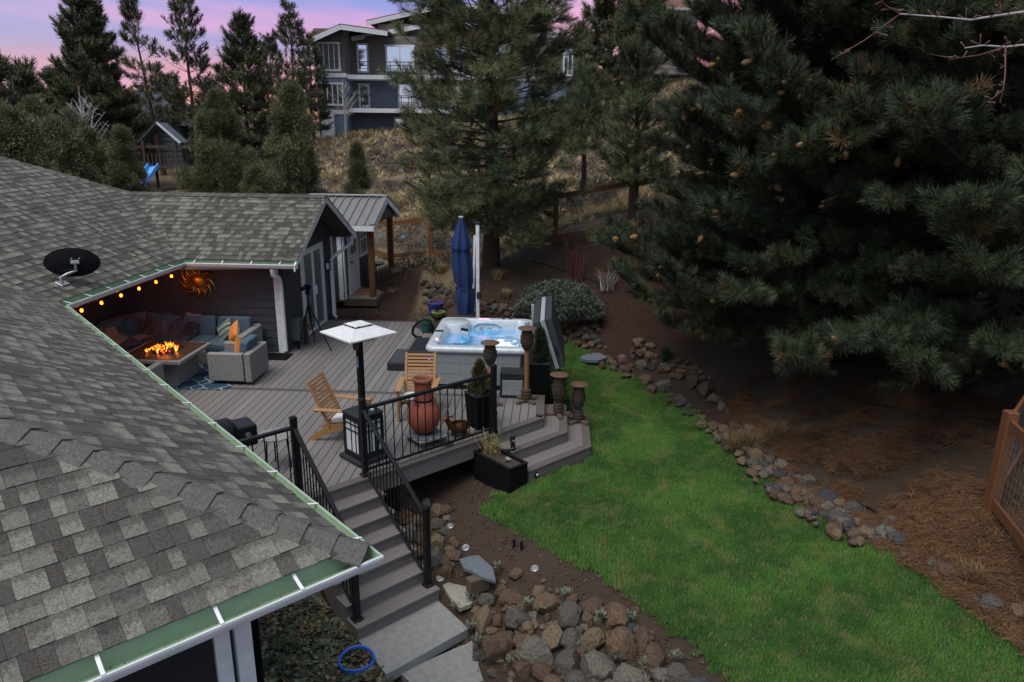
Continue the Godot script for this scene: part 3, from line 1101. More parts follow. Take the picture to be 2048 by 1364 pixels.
	# roof thickness along the gable
	for sg in [1.0, -1.0]:
		var a := V(-5.335, EAVE - 0.07, -17.05 + sg * 2.42)
		var b := V(-5.335, EAVE + TILT * RIDGE_D - 0.07, -17.05)
		var rk := MB.new()
		var dn := V(0, -0.075, 0)
		var w := V(-0.03, 0, 0)
		var ring := [a + dn, b + dn, b - dn * 0.75, a - dn * 0.75]
		if sg > 0: rk.hexa([ring[0] + w, ring[0], ring[1], ring[1] + w], [ring[3] + w, ring[3], ring[2], ring[2] + w])
		else: rk.hexa([ring[1] + w, ring[1], ring[0], ring[0] + w], [ring[2] + w, ring[2], ring[3], ring[3] + w])
		part(house, "rake_board", rk.mesh(), M.white_trim, inv)
		# underside of the roof overhang
		var uu := MB.new()
		var c0 := V(-5.37, EAVE - 0.1, -17.05 + sg * 2.38)
		var c1 := V(-5.37, EAVE + TILT * 2.38 - 0.1, -17.05)
		uu.quad(c0, c1, c1 + V(-0.55, 0, 0), c0 + V(-0.55, 0, 0))
		part(house, "soffit", uu.mesh(), M.soffit, inv)
	# ceiling over the patio and the closed loft above it
	var ce := MB.new()
	var cp := PackedVector2Array([Vector2(-1.25, -4.2), G0 + Vector2(-0.12, -0.05), G1 + Vector2(-0.13, 0.13), Vector2(-5.9, -14.76), Vector2(-5.9, -19.4), Vector2(-16, -19.4), Vector2(-16, 4), Vector2(-9.3, 4)])
	ce.prism(cp, 0.03, Transform3D(Basis(V(1, 0, 0), V(0, 0, 1), V(0, -1, 0)), V(0, 2.0, 0)))
	part(house, "ceiling", ce.mesh(), M.soffit, inv)
	make_gutters(house, inv)
	make_walls(house, inv)

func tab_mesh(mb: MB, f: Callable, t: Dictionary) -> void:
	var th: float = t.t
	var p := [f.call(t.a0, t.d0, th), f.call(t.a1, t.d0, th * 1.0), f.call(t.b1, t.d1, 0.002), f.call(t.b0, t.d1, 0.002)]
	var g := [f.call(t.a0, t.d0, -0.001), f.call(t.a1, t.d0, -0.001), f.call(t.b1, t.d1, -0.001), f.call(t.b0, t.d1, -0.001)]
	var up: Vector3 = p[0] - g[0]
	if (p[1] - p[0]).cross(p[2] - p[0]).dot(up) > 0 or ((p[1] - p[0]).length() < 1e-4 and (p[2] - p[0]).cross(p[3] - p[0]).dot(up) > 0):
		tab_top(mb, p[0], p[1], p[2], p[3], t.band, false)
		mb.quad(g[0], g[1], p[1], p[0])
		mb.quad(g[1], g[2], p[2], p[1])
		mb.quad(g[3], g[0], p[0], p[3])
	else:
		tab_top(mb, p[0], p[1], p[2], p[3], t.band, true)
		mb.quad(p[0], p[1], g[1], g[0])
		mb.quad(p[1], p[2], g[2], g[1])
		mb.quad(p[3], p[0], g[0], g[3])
# laminated shingles carry a printed band of darker granules along their upper part
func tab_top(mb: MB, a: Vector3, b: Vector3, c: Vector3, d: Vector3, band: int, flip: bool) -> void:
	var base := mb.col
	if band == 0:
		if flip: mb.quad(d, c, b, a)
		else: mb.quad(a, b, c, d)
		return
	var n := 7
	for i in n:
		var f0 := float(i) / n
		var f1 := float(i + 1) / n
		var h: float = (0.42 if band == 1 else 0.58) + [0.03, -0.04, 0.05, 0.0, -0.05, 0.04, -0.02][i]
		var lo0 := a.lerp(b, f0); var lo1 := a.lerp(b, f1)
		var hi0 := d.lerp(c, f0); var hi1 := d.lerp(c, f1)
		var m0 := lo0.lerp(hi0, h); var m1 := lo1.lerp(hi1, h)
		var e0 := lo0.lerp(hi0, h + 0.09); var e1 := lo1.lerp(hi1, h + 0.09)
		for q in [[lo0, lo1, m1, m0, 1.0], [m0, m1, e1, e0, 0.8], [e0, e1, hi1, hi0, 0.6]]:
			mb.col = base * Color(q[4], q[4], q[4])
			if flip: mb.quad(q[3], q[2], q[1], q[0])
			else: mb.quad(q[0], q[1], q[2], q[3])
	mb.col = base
# a folded cap: x runs up the hip, y up, z across
func cap_mesh(_rise: float, fall: float) -> ArrayMesh:
	var mb := MB.new()
	var L := 0.27
	var w := 0.155
	for sg in [1.0, -1.0]:
		var f := fall * (0.94 if _rise > 0 else 1.0)
		var z := V(0, -f, sg).normalized() * w
		var a := V(0, 0.016, 0); var b := V(L, 0.0, 0)
		var c := b + z; var d := a + z
		var dn := V(0, -0.012, 0)
		if sg > 0:
			mb.quad(a, d, c, b)
			mb.quad(a + dn, d + dn, d, a); mb.quad(d + dn, c + dn, c, d)
		else:
			mb.quad(a, b, c, d)
			mb.quad(d + dn, a + dn, a, d); mb.quad(c + dn, d + dn, d, c)
	return mb.mesh()

func make_gutters(house: Node3D, inv: Transform3D) -> void:
	# each run: corner a, corner b, outward normal, mitre vector at a and at b
	var nA := Vector2(S2, -S2)
	var nB := Vector2(S2, S2)
	var nC := Vector2(1, 0)
	var nD := Vector2(0, 1)
	var mit := func(p: Vector2, r: Vector2) -> Vector2: return (p + r) / (1.0 + p.dot(r))
	var Bend := G3 + Vector2(-S2, S2) * 7.5
	var runs := [[G3, Bend, nB, mit.call(nA, nB), nB], [G0, G3, nA, mit.call(nA, nC), mit.call(nA, nB)], [G1, G0, nC, mit.call(nC, nD), mit.call(nA, nC)], [G2, G1, nD, nD, mit.call(nC, nD)]]
	var face := [[0.0, 0.0], [0.006, -0.004], [0.006, -0.022], [-0.008, -0.03], [-0.012, -0.055], [-0.03, -0.07], [-0.036, -0.088], [-0.05, -0.1], [-0.15, -0.1]]
	var inner := [[-0.153, 0.05], [-0.15, -0.085], [-0.05, -0.085], [-0.03, -0.07], [-0.018, -0.03], [-0.014, -0.004], [-0.012, 0.0], [0.0, 0.001]]
	var hang := [[1.55, 0.35], [0.3, 0.61], [0.45, 0.55], [0.35, 0.6]]
	for ri in runs.size():
		var r: Array = runs[ri]
		var g := Node3D.new()
		g.name = "gutter"
		house.add_child(g, true)
		for pr in [["gutter_face", face, M.white], ["gutter_trough", inner, M.mint]]:
			var mb := MB.new()
			for i in pr[1].size() - 1:
				var m: Material = pr[2]
				var p0 = pr[1][i]; var p1 = pr[1][i + 1]
				var a0: Vector3 = inv * v3(r[0] + r[3] * p0[0], EAVE + p0[1])
				var a1: Vector3 = inv * v3(r[0] + r[3] * p1[0], EAVE + p1[1])
				var b0: Vector3 = inv * v3(r[1] + r[4] * p0[0], EAVE + p0[1])
				var b1: Vector3 = inv * v3(r[1] + r[4] * p1[0], EAVE + p1[1])
				var nn := (b0 - a0).cross(a1 - a0)
				var want = V(r[2].x, 0, r[2].y) * (p0[1] - p1[1]) + Vector3.UP * (p1[0] - p0[0])
				if nn.dot(want) > 0: mb.quad(a0, b0, b1, a1)
				else: mb.quad(a1, b1, b0, a0)
			part(g, pr[0], mb.mesh(), pr[2])
		if ri == 3:
			var ec := MB.new()
			var ep := PackedVector2Array()
			for p in face: ep.append(Vector2(p[0], p[1]))
			ep.append(Vector2(-0.125, 0.03))
			ec.prism(ep, 0.006, Transform3D(Basis(V(0, 0, 1), V(0, 1, 0), V(-1, 0, 0)), V(-5.318, EAVE, -14.63)))
			part(g, "gutter_end_cap", ec.mesh(), M.white, inv)
		# hangers
		var dir: Vector2 = (r[1] - r[0]).normalized()
		var ln: float = (r[1] - r[0]).length()
		var us := []
		if ri == 0: us = [0.575, 1.07, 1.69, 2.3]
		elif ri == 1:
			var q := 0.28
			while q < ln - 0.1:
				us.append(ln - q); q += 0.68 * rr(0.93, 1.07)
		else:
			var q: float = hang[ri][0]
			while q < ln - 0.1:
				us.append(q); q += hang[ri][1] * rr(0.92, 1.08)
		for u in us:
			var c: Vector2 = r[0] + dir * u
			var mb := MB.new()
			var o: Vector2 = r[2]
			var sk := dir * 0.02 * rr(-1, 1)
			var pts := [v3(c - o * 0.16 + sk, EAVE + 0.06), v3(c - o * 0.11 + sk * 0.6, EAVE + 0.034), v3(c - o * 0.03, EAVE + 0.012), v3(c + o * 0.004, EAVE + 0.004)]
			for i in 3: mb.bar(pts[i], pts[i + 1], 0.022, 0.004)
			part(g, "gutter_hanger", mb.mesh(), M.white, inv)
	# dead leaves lying in the near gutters
	var lf := MB.new()
	for i in 900:
		var on := rng.randf() < 0.55
		var u := pow(rng.randf(), 1.5) * (2.2 if on else 1.0)
		var c: Vector2 = G3 + (Vector2(-S2, S2) if on else Vector2(-S2, -S2)) * (u + 0.05) - (nB if on else nA) * rr(0.05, 0.12)
		var p := v3(c, EAVE - 0.084 + rr(0.0, 0.028))
		var a := V(rr(-1, 1), rr(-0.5, 0.5), rr(-1, 1)).normalized() * rr(0.008, 0.022)
		var b := V(rr(-1, 1), rr(-0.5, 0.5), rr(-1, 1)).normalized() * rr(0.006, 0.014)
		lf.col = Color(0.11, 0.05, 0.03) * rr(0.6, 1.9)
		lf.tri(p, p + a, p + b)
	meta(part(self, "gutter_leaves", lf.mesh(), M.dry), "brown dead leaves collected in the gutter corner", "leaves", "", "stuff")

func siding(parent: Node3D, inv: Transform3D, a: Vector3, b: Vector3, y0: float, y1: float, m: Material, exposure := 0.17, span = null) -> void:
	# lap boards between two plan points, each its own piece, thicker at the lower edge
	var d := (b - a)
	d.y = 0
	var L := d.length()
	d = d.normalized()
	var o := V(-d.z, 0, d.x)
	var y := y0
	while y < y1 - 0.01:
		var h := minf(exposure, y1 - y)
		var r0 := Vector2(0, L)
		var r1 := Vector2(0, L)
		if span != null:
			r0 = span.call(y); r1 = span.call(y + h)
		if r0.y - r0.x > 0.03:
			if r1.y - r1.x < 0.02: r1 = Vector2((r0.x + r0.y) / 2 - 0.01, (r0.x + r0.y) / 2 + 0.01)
			var mb := MB.new()
			var bo := [a + d * r0.x - o * 0.02, a + d * r0.x + o * 0.018, a + d * r0.y + o * 0.018, a + d * r0.y - o * 0.02]
			var to := [a + d * r1.x - o * 0.02, a + d * r1.x + o * 0.004, a + d * r1.y + o * 0.004, a + d * r1.y - o * 0.02]
			for i in 4:
				bo[i].y = y; to[i].y = y + h
			var up: Vector3 = (bo[1] - bo[0]).cross(bo[2] - bo[0])
			if up.y < 0:
				bo.reverse(); to.reverse()
			mb.hexa(bo, to)
			part(parent, "siding_board", mb.mesh(), m, inv)
		y += exposure

func wall_base(house: Node3D, inv: Transform3D, pts: Array, y0: float, y1: float) -> MeshInstance3D:
	var mb := MB.new()
	mb.quad(V(pts[0].x, y0, pts[0].y), V(pts[1].x, y0, pts[1].y), V(pts[1].x, y1, pts[1].y), V(pts[0].x, y1, pts[0].y))
	var q = (pts[1] - pts[0]).normalized()
	var o := V(q.y, 0, -q.x) * 0.1
	mb.quad(V(pts[1].x, y0, pts[1].y) + o, V(pts[0].x, y0, pts[0].y) + o, V(pts[0].x, y1, pts[0].y) + o, V(pts[1].x, y1, pts[1].y) + o)
	return part(house, "wall", mb.mesh(), M.siding, inv)

func make_walls(house: Node3D, inv: Transform3D) -> void:
	var WX := -5.88
	# wall behind the sofa
	var w1 := wall_base(house, inv, [Vector2(-9.7, -15.24), Vector2(WX, -15.24)], -0.4, 2.0)
	siding(w1, Transform3D(), V(-9.7, 0, -15.22), V(WX, 0, -15.22), 0.0, 2.0, M.siding)
	var w2 := wall_base(house, inv, [Vector2(-9.7, -9.0), Vector2(-9.7, -15.24)], -0.4, 2.0)
	siding(w2, Transform3D(), V(-9.68, 0, -9.0), V(-9.68, 0, -15.2), 0.0, 2.0, M.siding_z)
	# wall below the long eave and the wall below the near eave
	var ia := G3 + Vector2(-S2, S2) * 0.75 + Vector2(-S2, -S2) * 0.6
	var w3 := wall_base(house, inv, [ia + Vector2(-S2, -S2) * 9.0, ia], -1.7, 2.0)
	var ib := ia + Vector2(-S2, S2) * 6.5
	var w4 := wall_base(house, inv, [ib, ia], -1.7, 2.0)
	siding(w4, Transform3D(), v3(ib, 0) + V(S2, 0, S2) * 0.02, v3(ia, 0) + V(S2, 0, S2) * 0.02, -1.7, 2.0, M.tread if false else M.siding)
	# window in that wall, white frame, dark glass
	var nb := V(S2, 0, S2)
	var kk := v3(ia, 0).dot(nb) + 0.06
	var tr := on_plane(488, 1300, nb, kk)
	var along := V(-S2, 0, S2)
	var win := Node3D.new()
	win.name = "window"
	house.add_child(win, true)
	var wc := V(tr.x, 0, tr.z)
	for q in [[0.0, 0.11], [0.14, 0.1], [1.95, 0.1]]:
		part(win, "window_frame", bm(V(0.05, 1.7, q[1])), M.white_trim, inv * at(wc + along * q[0] + V(0, 1.1, 0), -PI / 4))
	for y in [0.38, 1.9]:
		part(win, "window_frame", barm(wc + along * 0.15 + V(0, y, 0), wc + along * 1.9 + V(0, y, 0), 0.04, 0.07), M.white_trim, inv)
	var gl := MB.new()
	gl.bar(wc + along * 0.15 + V(0, 1.14, 0) - nb * 0.015, wc + along * 1.93 + V(0, 1.14, 0) - nb * 0.015, 0.01, 1.5)
	part(win, "pane", gl.mesh(), M.glass, inv)
	# gable wall
	var gmb := MB.new()
	var zc := -17.05
	var pk := func(z: float) -> float: return EAVE + TILT * (2.42 - absf(z - zc)) - 0.11
	var gp2 := PackedVector2Array([Vector2(-15.24, -0.4), Vector2(-15.24, pk.call(-15.24)), Vector2(zc, pk.call(zc)), Vector2(-18.86, pk.call(-18.86)), Vector2(-18.86, -0.4)])
	gmb.prism(gp2, 0.1, Transform3D(Basis(V(0, 0, 1), V(0, 1, 0), V(-1, 0, 0)), V(WX, 0, 0)))
	var w5 := part(house, "wall", gmb.mesh(), M.siding_z, inv)
	siding(w5, Transform3D(), V(WX + 0.02, 0, -18.86), V(WX + 0.02, 0, -15.24), -0.06, 3.15, M.siding_z, 0.17, func(y: float) -> Vector2:
		var half := minf(1.81, (EAVE + TILT * 2.42 - 0.11 - y) / TILT)
		return Vector2(maxf(0.0, 1.81 - half), minf(3.62, 1.81 + half)))
	part(house, "corner_board", bm(V(0.11, 2.1, 0.03)), M.white_trim, inv * at(V(WX - 0.1, 1.05, -15.185)))
	part(house, "corner_board", bm(V(0.03, 2.1, 0.1)), M.white_trim, inv * at(V(WX + 0.048, 1.05, -18.81)))
	# downspouts
	var ds := MB.new()
	var x0 := P(537, 541, 1.99).x
	var pts := [V(x0, 1.985, -14.72), V(x0, 1.86, -14.74), V(x0 + 0.06, 1.76, -14.9), V(WX + 0.015, 1.66, -15.1), V(WX + 0.015, 1.52, -15.13), V(WX + 0.015, 0.06, -15.13)]
	ds.tube(pts, [0.05, 0.05, 0.05, 0.05, 0.05, 0.05], 8)
	part(house, "downspout", ds.mesh(), M.white, inv)
	var d2 := MB.new()
	d2.tube([V(-5.42, 2.0, -19.35), V(-5.42, 1.86, -19.32), V(-5.72, 1.6, -18.55), V(WX + 0.1, 1.5, -18.5), V(WX + 0.1, 0.05, -18.5), V(WX + 0.2, -0.02, -18.42)], [0.045, 0.045, 0.045, 0.045, 0.045, 0.045], 8)
	part(house, "downspout", d2.mesh(), M.white, inv)
	# gutter stub and soffit return at the back eave
	part(house, "eave_return", bm(V(0.14, 0.14, 0.14)), M.white_trim, inv * at(V(-5.4, 2.06, -19.4)))
	# sliding door
	var door := Node3D.new()
	door.name = "sliding_door"
	house.add_child(door, true)
	var X := WX + 0.035
	for q in [[-16.41, 0.13], [-17.98, 0.13]]:
		part(door, "door_frame", bm(V(0.06, 2.08, q[1])), M.white_trim, inv * at(V(X, 1.04, q[0])))
	part(door, "door_frame", bm(V(0.06, 0.13, 1.44)), M.white_trim, inv * at(V(X, 2.015, -17.195)))
	part(door, "door_sill", bm(V(0.08, 0.06, 1.44)), M.white_trim, inv * at(V(X, 0.05, -17.195)))
	for q in [[-16.86, 0.0], [-17.54, 0.012]]:
		part(door, "door_rail", bm(V(0.035, 1.88, 0.055)), M.white_trim, inv * at(V(X + 0.005 + q[1], 1.01, q[0] + 0.31)))
		part(door, "door_rail", bm(V(0.035, 1.88, 0.055)), M.white_trim, inv * at(V(X + 0.005 + q[1], 1.01, q[0] - 0.31)))
		part(door, "pane", bm(V(0.008, 1.88, 0.57)), M.pane, inv * at(V(X + q[1] + 0.014, 1.01, q[0])))
	part(door, "door_handle", bm(V(0.05, 0.22, 0.03), 0.01), M.white_trim, inv * at(V(X + 0.05, 1.0, -17.27)))
	for q in [-17.7, -17.35]:
		var cu := MB.new()
		var ring0 := []
		var ring1 := []
		for i in 30:
			var z = q + i * 0.012
			var dx := 0.018 * sin(i * 1.1)
			ring0.append(V(X - 0.02 + dx * 0.4, 0.06, z)); ring1.append(V(X - 0.02 + dx * 0.4, 1.94, z))
		cu.loft([ring1, ring0], false)
		part(door, "curtain", cu.mesh(), M.curtain, inv)
	part(door, "room_shade_panel", bm(V(0.01, 1.9, 1.42)), M.black_matte, inv * at(V(X - 0.034, 1.0, -17.195)))  # black panel, its colour stands in for the darkness of the unlit room
	# lantern beside the door
	var lp := V(WX + 0.09, 1.42, -18.2)
	var lamp := thing("wall_lantern", "small black lantern fixed to the gable wall beside the sliding door", "wall lamp", at(lp))
	boxat(lamp, "back_plate", V(-0.045, 0.02, 0), V(0.03, 0.2, 0.12), M.black, 0.006)
	boxat(lamp, "lantern_roof", V(0.03, 0.11, 0), V(0.15, 0.025, 0.15), M.black, 0.006)
	boxat(lamp, "lantern_glass", V(0.03, 0.0, 0), V(0.09, 0.17, 0.09), M.frost, 0.005)
	for sx in [-1, 1]:
		for sz in [-1, 1]: boxat(lamp, "lantern_bar", V(0.03 + sx * 0.05, 0.0, sz * 0.05), V(0.014, 0.2, 0.014), M.black)
	boxat(lamp, "lantern_base", V(0.03, -0.1, 0), V(0.13, 0.02, 0.13), M.black, 0.005)
	# meter box with a weathered stump beside the downspout
	var mbx := thing("utility_box", "grey green utility box on the wall between downspout and sliding door", "box", at(V(WX + 0.13, 0.42, -15.62)))
	boxat(mbx, "cabinet", V(0, 0, 0), V(0.2, 0.46, 0.3), mat(lin(0.06, 0.085, 0.085), 0.6), 0.012)
	boxat(mbx, "lid", V(0.01, 0.245, 0), V(0.23, 0.03, 0.33), mat(lin(0.07, 0.095, 0.095), 0.6), 0.008)
	part(mbx, "conduit", tubem([V(0, -0.22, 0.05), V(0.02, -0.42, 0.06)], [0.025, 0.025]), M.black)
	var dr := MB.new()
	dr.tube([V(0, 0, 0), V(0.02, 0.3, 0.02), V(-0.02, 0.62, 0.05), V(0.04, 0.95, 0.03)], [0.09, 0.07, 0.085, 0.05], 9)
	dr.tube([V(0, 0.5, 0.04), V(0.1, 0.7, 0.14)], [0.045, 0.02], 7)
	solo("driftwood", dr.mesh(), M.bark_red, "weathered upright stump of driftwood standing before the utility box", "driftwood", at(V(WX + 0.22, 0.0, -15.9), 0.6).scaled_local(Vector3.ONE * 0.7))
	# satellite dish on the roof
	var sp := slope_pt({"o": G0, "a": Vector2(0, -1), "w": Vector2(-1, 0), "n": V(0.447, 0.894, 0)}, 0.55, 0.42, 0.012)
	var dish := thing("satellite_dish", "black oval satellite dish on a bent grey mast near the gutter corner", "satellite dish", at(sp))
	var dc := atdist(148, 522, Vector2(sp.x, sp.z).length() + 0.12) - sp
	var face := MB.new()
	var rings := []
	for i in 7:
		var r := i / 6.0
		var ring := []
		for k in 36:
			var a := TAU * k / 36
			ring.append(V(cos(a) * r * 0.43, sin(a) * r * 0.25, -0.07 * r * r))
		rings.append(ring)
	face.loft(rings)
	var rb := []
	for r in rings:
		var row := []
		for p in r: row.append(p + V(0, 0, -0.014))
		rb.append(row)
	rb.reverse()
	face.loft(rb)
	var zz := (CAM - (sp + dc)).normalized()
	var dt := Transform3D(Basis(Vector3.UP.cross(zz).normalized(), zz.cross(Vector3.UP.cross(zz)).normalized(), zz) * Basis.from_euler(V(-0.25, 0.3, -0.04)), dc)
	part(dish, "reflector", face.mesh(), M.black_matte, dt)
	var hold := dt * V(-0.01, -0.04, 0.06)
	part(dish, "mast", tubem([V(0, 0, 0), V(0.0, 0.04, 0), V(-0.02, 0.1, 0.0), hold.lerp(Vector3.ZERO, 0.45) + V(-0.03, -0.03, 0.0), hold + V(0, -0.14, 0.0), hold], [0.022, 0.027, 0.027, 0.026, 0.026, 0.026], 9), M.steel)
	part(dish, "foot_plate", bm(V(0.14, 0.02, 0.2), 0.005), M.steel, at(V(0, 0.008, 0), 0, 0, -0.46))
	part(dish, "bracket", bm(V(0.13, 0.07, 0.06), 0.012), M.steel, Transform3D(dt.basis, hold))
	for sx in [-0.06, 0.06]: part(dish, "bolt", tubem([dt * V(sx, 0.0, 0.0), dt * V(sx, 0.02, 0.09)], [0.012, 0.012], 6), M.steel)
	part(dish, "cable", tubem([V(0.02, 0.03, 0), V(-0.12, 0.04, 0.05), V(-0.05, 0.2, -0.02), hold + V(0.03, -0.1, 0.02)], [0.006, 0.006, 0.006, 0.006], 5), M.black)
# ------------------------------------------------------------------ deck, stairs, railings
const EDGE := -11.87
var K1 := Vector2(-0.054, -11.816)
func st(s: float, t: float, y: float) -> Vector3:
	# stair axes: s down the flight, t across it
	return V((s + t) * S2, y, (s - t) * S2)
func board_z(parent: Node, x0: float, x1: float, za: float, zb: float, na: float, nb: float, m: Material, called := "deck_board") -> void:
	# board along z: far end za (at x0) and zb (at x1), near end na and nb
	var mb := MB.new()
	var b := [V(x0, -0.03, na), V(x1, -0.03, nb), V(x1, -0.03, zb), V(x0, -0.03, za)]
	var t := []
	for p in b: t.append(V(p.x, 0.0, p.z))
	mb.hexa(b, t)
	part(parent, called, mb.mesh(), m)

func make_deck() -> void:
	rng.seed = 41
	var deck := thing("deck", "grey composite board deck with dark border boards", "deck", Transform3D())
	var pitch := 0.1455
	var nx := 66
	for i in nx:
		var x1 := -0.2 - i * pitch
		var x0 := x1 - 0.134
		if x0 < -9.66: break
		# near field
		var na := EDGE - x0 - 0.205
		var nb := EDGE - x1 - 0.205
		if x0 < -4.55: na = minf(na, x0 - 2.25)
		if x1 < -4.55: nb = minf(nb, x1 - 2.25)
		if maxf(na, nb) > -12.76: board_z(deck, x0, x1, -12.762, -12.762, na, nb, M.deck[rng.randi() % 5])
		# far field
		var far := -18.02
		if x0 > -2.5: far = -16.2
		if x0 < -5.95: far = -15.2
		board_z(deck, x0, x1, far, far, -12.9, -12.9, M.deck[rng.randi() % 5])
	# seam board and border boards
	for q in [[-9.6, -5.2], [-5.197, -0.2]]:
		part(deck, "seam_board", barm(V(q[0], -0.015, -12.831), V(q[1], -0.015, -12.831), 0.132, 0.03, 0.0), M.deck_seam)
	part(deck, "border_board", barm(V(-0.125, -0.014, -11.99), V(-0.125, -0.014, -16.2), 0.14, 0.032), M.deck_edge)
	part(deck, "border_board", barm(V(-5.8, -0.014, -18.09), V(-2.46, -0.014, -18.09), 0.14, 0.032), M.deck_edge)
	var bd := MB.new()
	var e0 := st(EDGE * S2, 2.6, 0)
	var e1 := V(K1.x, 0, K1.y)
	var inn := V(-S2, 0, -S2) * 0.145
	bd.hexa([e0 + V(0, -0.03, 0), e1 + V(0, -0.03, 0), e1 + V(-0.145, -0.03, -0.145 * 0.4142), e0 + inn + V(0, -0.03, 0)], [e0 + V(0, 0.002, 0), e1 + V(0, 0.002, 0), e1 + V(-0.145, 0.002, -0.145 * 0.4142), e0 + inn + V(0, 0.002, 0)])
	part(deck, "border_board", bd.mesh(), M.deck_edge)
	# fascia boards
	var f0 := st(EDGE * S2 - 0.03, 4.95, 0)
	var f1 := st(EDGE * S2 - 0.03, 7.2, 0)
	part(deck, "fascia_board", barm(V(f0.x, -0.16, f0.z), V(f1.x, -0.16, f1.z), 0.022, 0.26), M.riser)
	part(deck, "fascia_board", barm(V(-0.08, -0.16, -12.9), V(-0.08, -0.16, -16.2), 0.022, 0.26), M.riser)
	part(deck, "fascia_board", barm(V(-5.8, -0.14, -18.14), V(-2.4, -0.14, -18.14), 0.022, 0.2), M.riser)
	part(deck, "fascia_board", barm(V(-2.42, -0.14, -18.14), V(-2.42, -0.14, -16.2), 0.022, 0.2), M.riser)
	part(deck, "fascia_board", barm(V(-2.42, -0.14, -16.22), V(-0.08, -0.14, -16.22), 0.022, 0.2), M.riser)
	# black slab under the boards, its colour stands in for shade in the gaps
	var un := MB.new()
	un.prism(PackedVector2Array([Vector2(-9.6, -15.2), Vector2(-5.9, -15.2), Vector2(-5.9, -18.0), Vector2(-2.5, -18.0), Vector2(-2.5, -16.2), Vector2(-0.2, -16.2), Vector2(-0.2, -11.93), Vector2(-4.5, -7.63), Vector2(-9.6, -12.4)]), 0.1, Transform3D(Basis(V(1, 0, 0), V(0, 0, 1), V(0, -1, 0)), V(0, -0.034, 0)))
	part(deck, "gap_shade_slab", un.mesh(), M.black_matte)
	for p in [[-2.2, -10.0], [-1.0, -11.1], [-3.2, -9.2]]:
		boxat(deck, "support_post", V(p[0], (gy(p[0], p[1]) - 0.2) * 0.5, p[1]), V(0.1, -(gy(p[0], p[1]) - 0.2) - 0.16, 0.1), M.dark_timber)
	# garden steps: two treads that turn the corner with the deck
	for k in [1, 2]:
		var off = 0.412 * k
		var y = -0.18 * k
		var tl := 7.2
		# edge lines: B run offset along (S2,S2), C run offset along +x
		for j in 3:
			var o1 = off - (0.0 if j == 0 else 0.142 + (j - 1) * 0.139)
			var o0 = off - (0.14 if j == 0 else 0.142 + j * 0.139 - 0.003)
			var s1 = EDGE * S2 + o1
			var s0 = EDGE * S2 + o0
			var c1 := V(K1.x + o1, 0, K1.y + o1 * 0.4142)
			var c0 := V(K1.x + o0, 0, K1.y + o0 * 0.4142)
			var l1 := st(s1, tl, 0)
			var l0 := st(s0, tl, 0)
			var m: Material = M.deck_edge if j == 0 else M.tread
			var lift := V(0, y, 0)
			var thk := V(0, y - 0.028, 0)
			var mb := MB.new()
			mb.hexa([l1 + thk, c1 + thk, c0 + thk, l0 + thk], [l1 + lift, c1 + lift, c0 + lift, l0 + lift])
			part(deck, "step_board", mb.mesh(), m)
			var e := V(c1.x, 0, -12.95)
			var f := V(c0.x, 0, -12.95)
			var m2 := MB.new()
			m2.hexa([c0 + thk, c1 + thk, e + thk, f + thk], [c0 + lift, c1 + lift, e + lift, f + lift])
			part(deck, "step_board", m2.mesh(), m)
	for k in 3:
		var off := 0.412 * k - 0.02
		var y := -0.18 * k
		var a := st(EDGE * S2 + off, 7.2, y - 0.1)
		var c := V(K1.x + off, y - 0.1, K1.y + off * 0.4142)
		var e := V(K1.x + off, y - 0.1, -12.95)
		var hh := 0.15 if k < 2 else 0.26
		part(deck, "riser_board", barm(a + V(0, 0.07 - hh / 2 + 0.0, 0), c + V(0, 0.07 - hh / 2, 0), 0.02, hh), M.riser)
		part(deck, "riser_board", barm(c + V(0, 0.07 - hh / 2, 0), e + V(0, 0.07 - hh / 2, 0), 0.02, hh), M.riser)
		# closed end of each step towards the trough
		if k > 0: part(deck, "riser_board", barm(st(EDGE * S2 + off - 0.43, 7.21, y - 0.2), st(EDGE * S2 + off, 7.21, y - 0.2), 0.02, 0.34), M.riser)
	# round light in the lowest riser
	var lt := st(EDGE * S2 + 0.824 - 0.005, 7.36, -0.46)
	var rl := thing("step_light", "small round white step light in the lowest riser of the garden steps", "light", Transform3D(Basis(V(S2, 0, -S2), V(0, 1, 0), V(S2, 0, S2)), lt))
	var bz := MB.new()
	bz.lathe([Vector2(0.045, 0), Vector2(0.045, 0.02), Vector2(0.03, 0.026), Vector2(0.0, 0.026)], 20, Transform3D(Basis(V(1, 0, 0), V(0, 0, 1), V(0, -1, 0)), V(0, 0, 0)))
	part(rl, "bezel", bz.mesh(), M.black)
	var ln := MB.new()
	ln.lathe([Vector2(0.026, 0.0), Vector2(0.022, 0.008), Vector2(0.0, 0.01)], 18, Transform3D(Basis(V(1, 0, 0), V(0, 0, 1), V(0, -1, 0)), V(0, 0, 0.026)))
	part(rl, "lens", ln.mesh(), M.frost)

	# flight of stairs to the concrete pad
	var stairs := thing("stairs", "grey composite stairs of six treads going down from the deck to the concrete pad", "stairs", Transform3D())
	var s0 := EDGE * S2
	var t0 := 3.655
	var t1 := 4.915
	for i in range(1, 7):
		var s := s0 + 0.255 * i
		var y := -0.18 * i
		for j in 2:
			var a := s - 0.14 * j - (0.003 if j else 0.0)
			var b := s - 0.14 * (j + 1)
			var mb := MB.new()
			var q := [st(a, t0, y - 0.026), st(a, t1, y - 0.026), st(b, t1, y - 0.026), st(b, t0, y - 0.026)]
			var r := []
			for p in q: r.append(V(p.x, y, p.z))
			mb.hexa(q, r)
			part(stairs, "tread_board", mb.mesh(), M.tread)
		var hh := 0.155
		part(stairs, "riser_board", barm(st(s - 0.03, t0 + 0.01, y - 0.027 - hh / 2), st(s - 0.03, t1 - 0.01, y - 0.027 - hh / 2), 0.02, hh), M.riser)
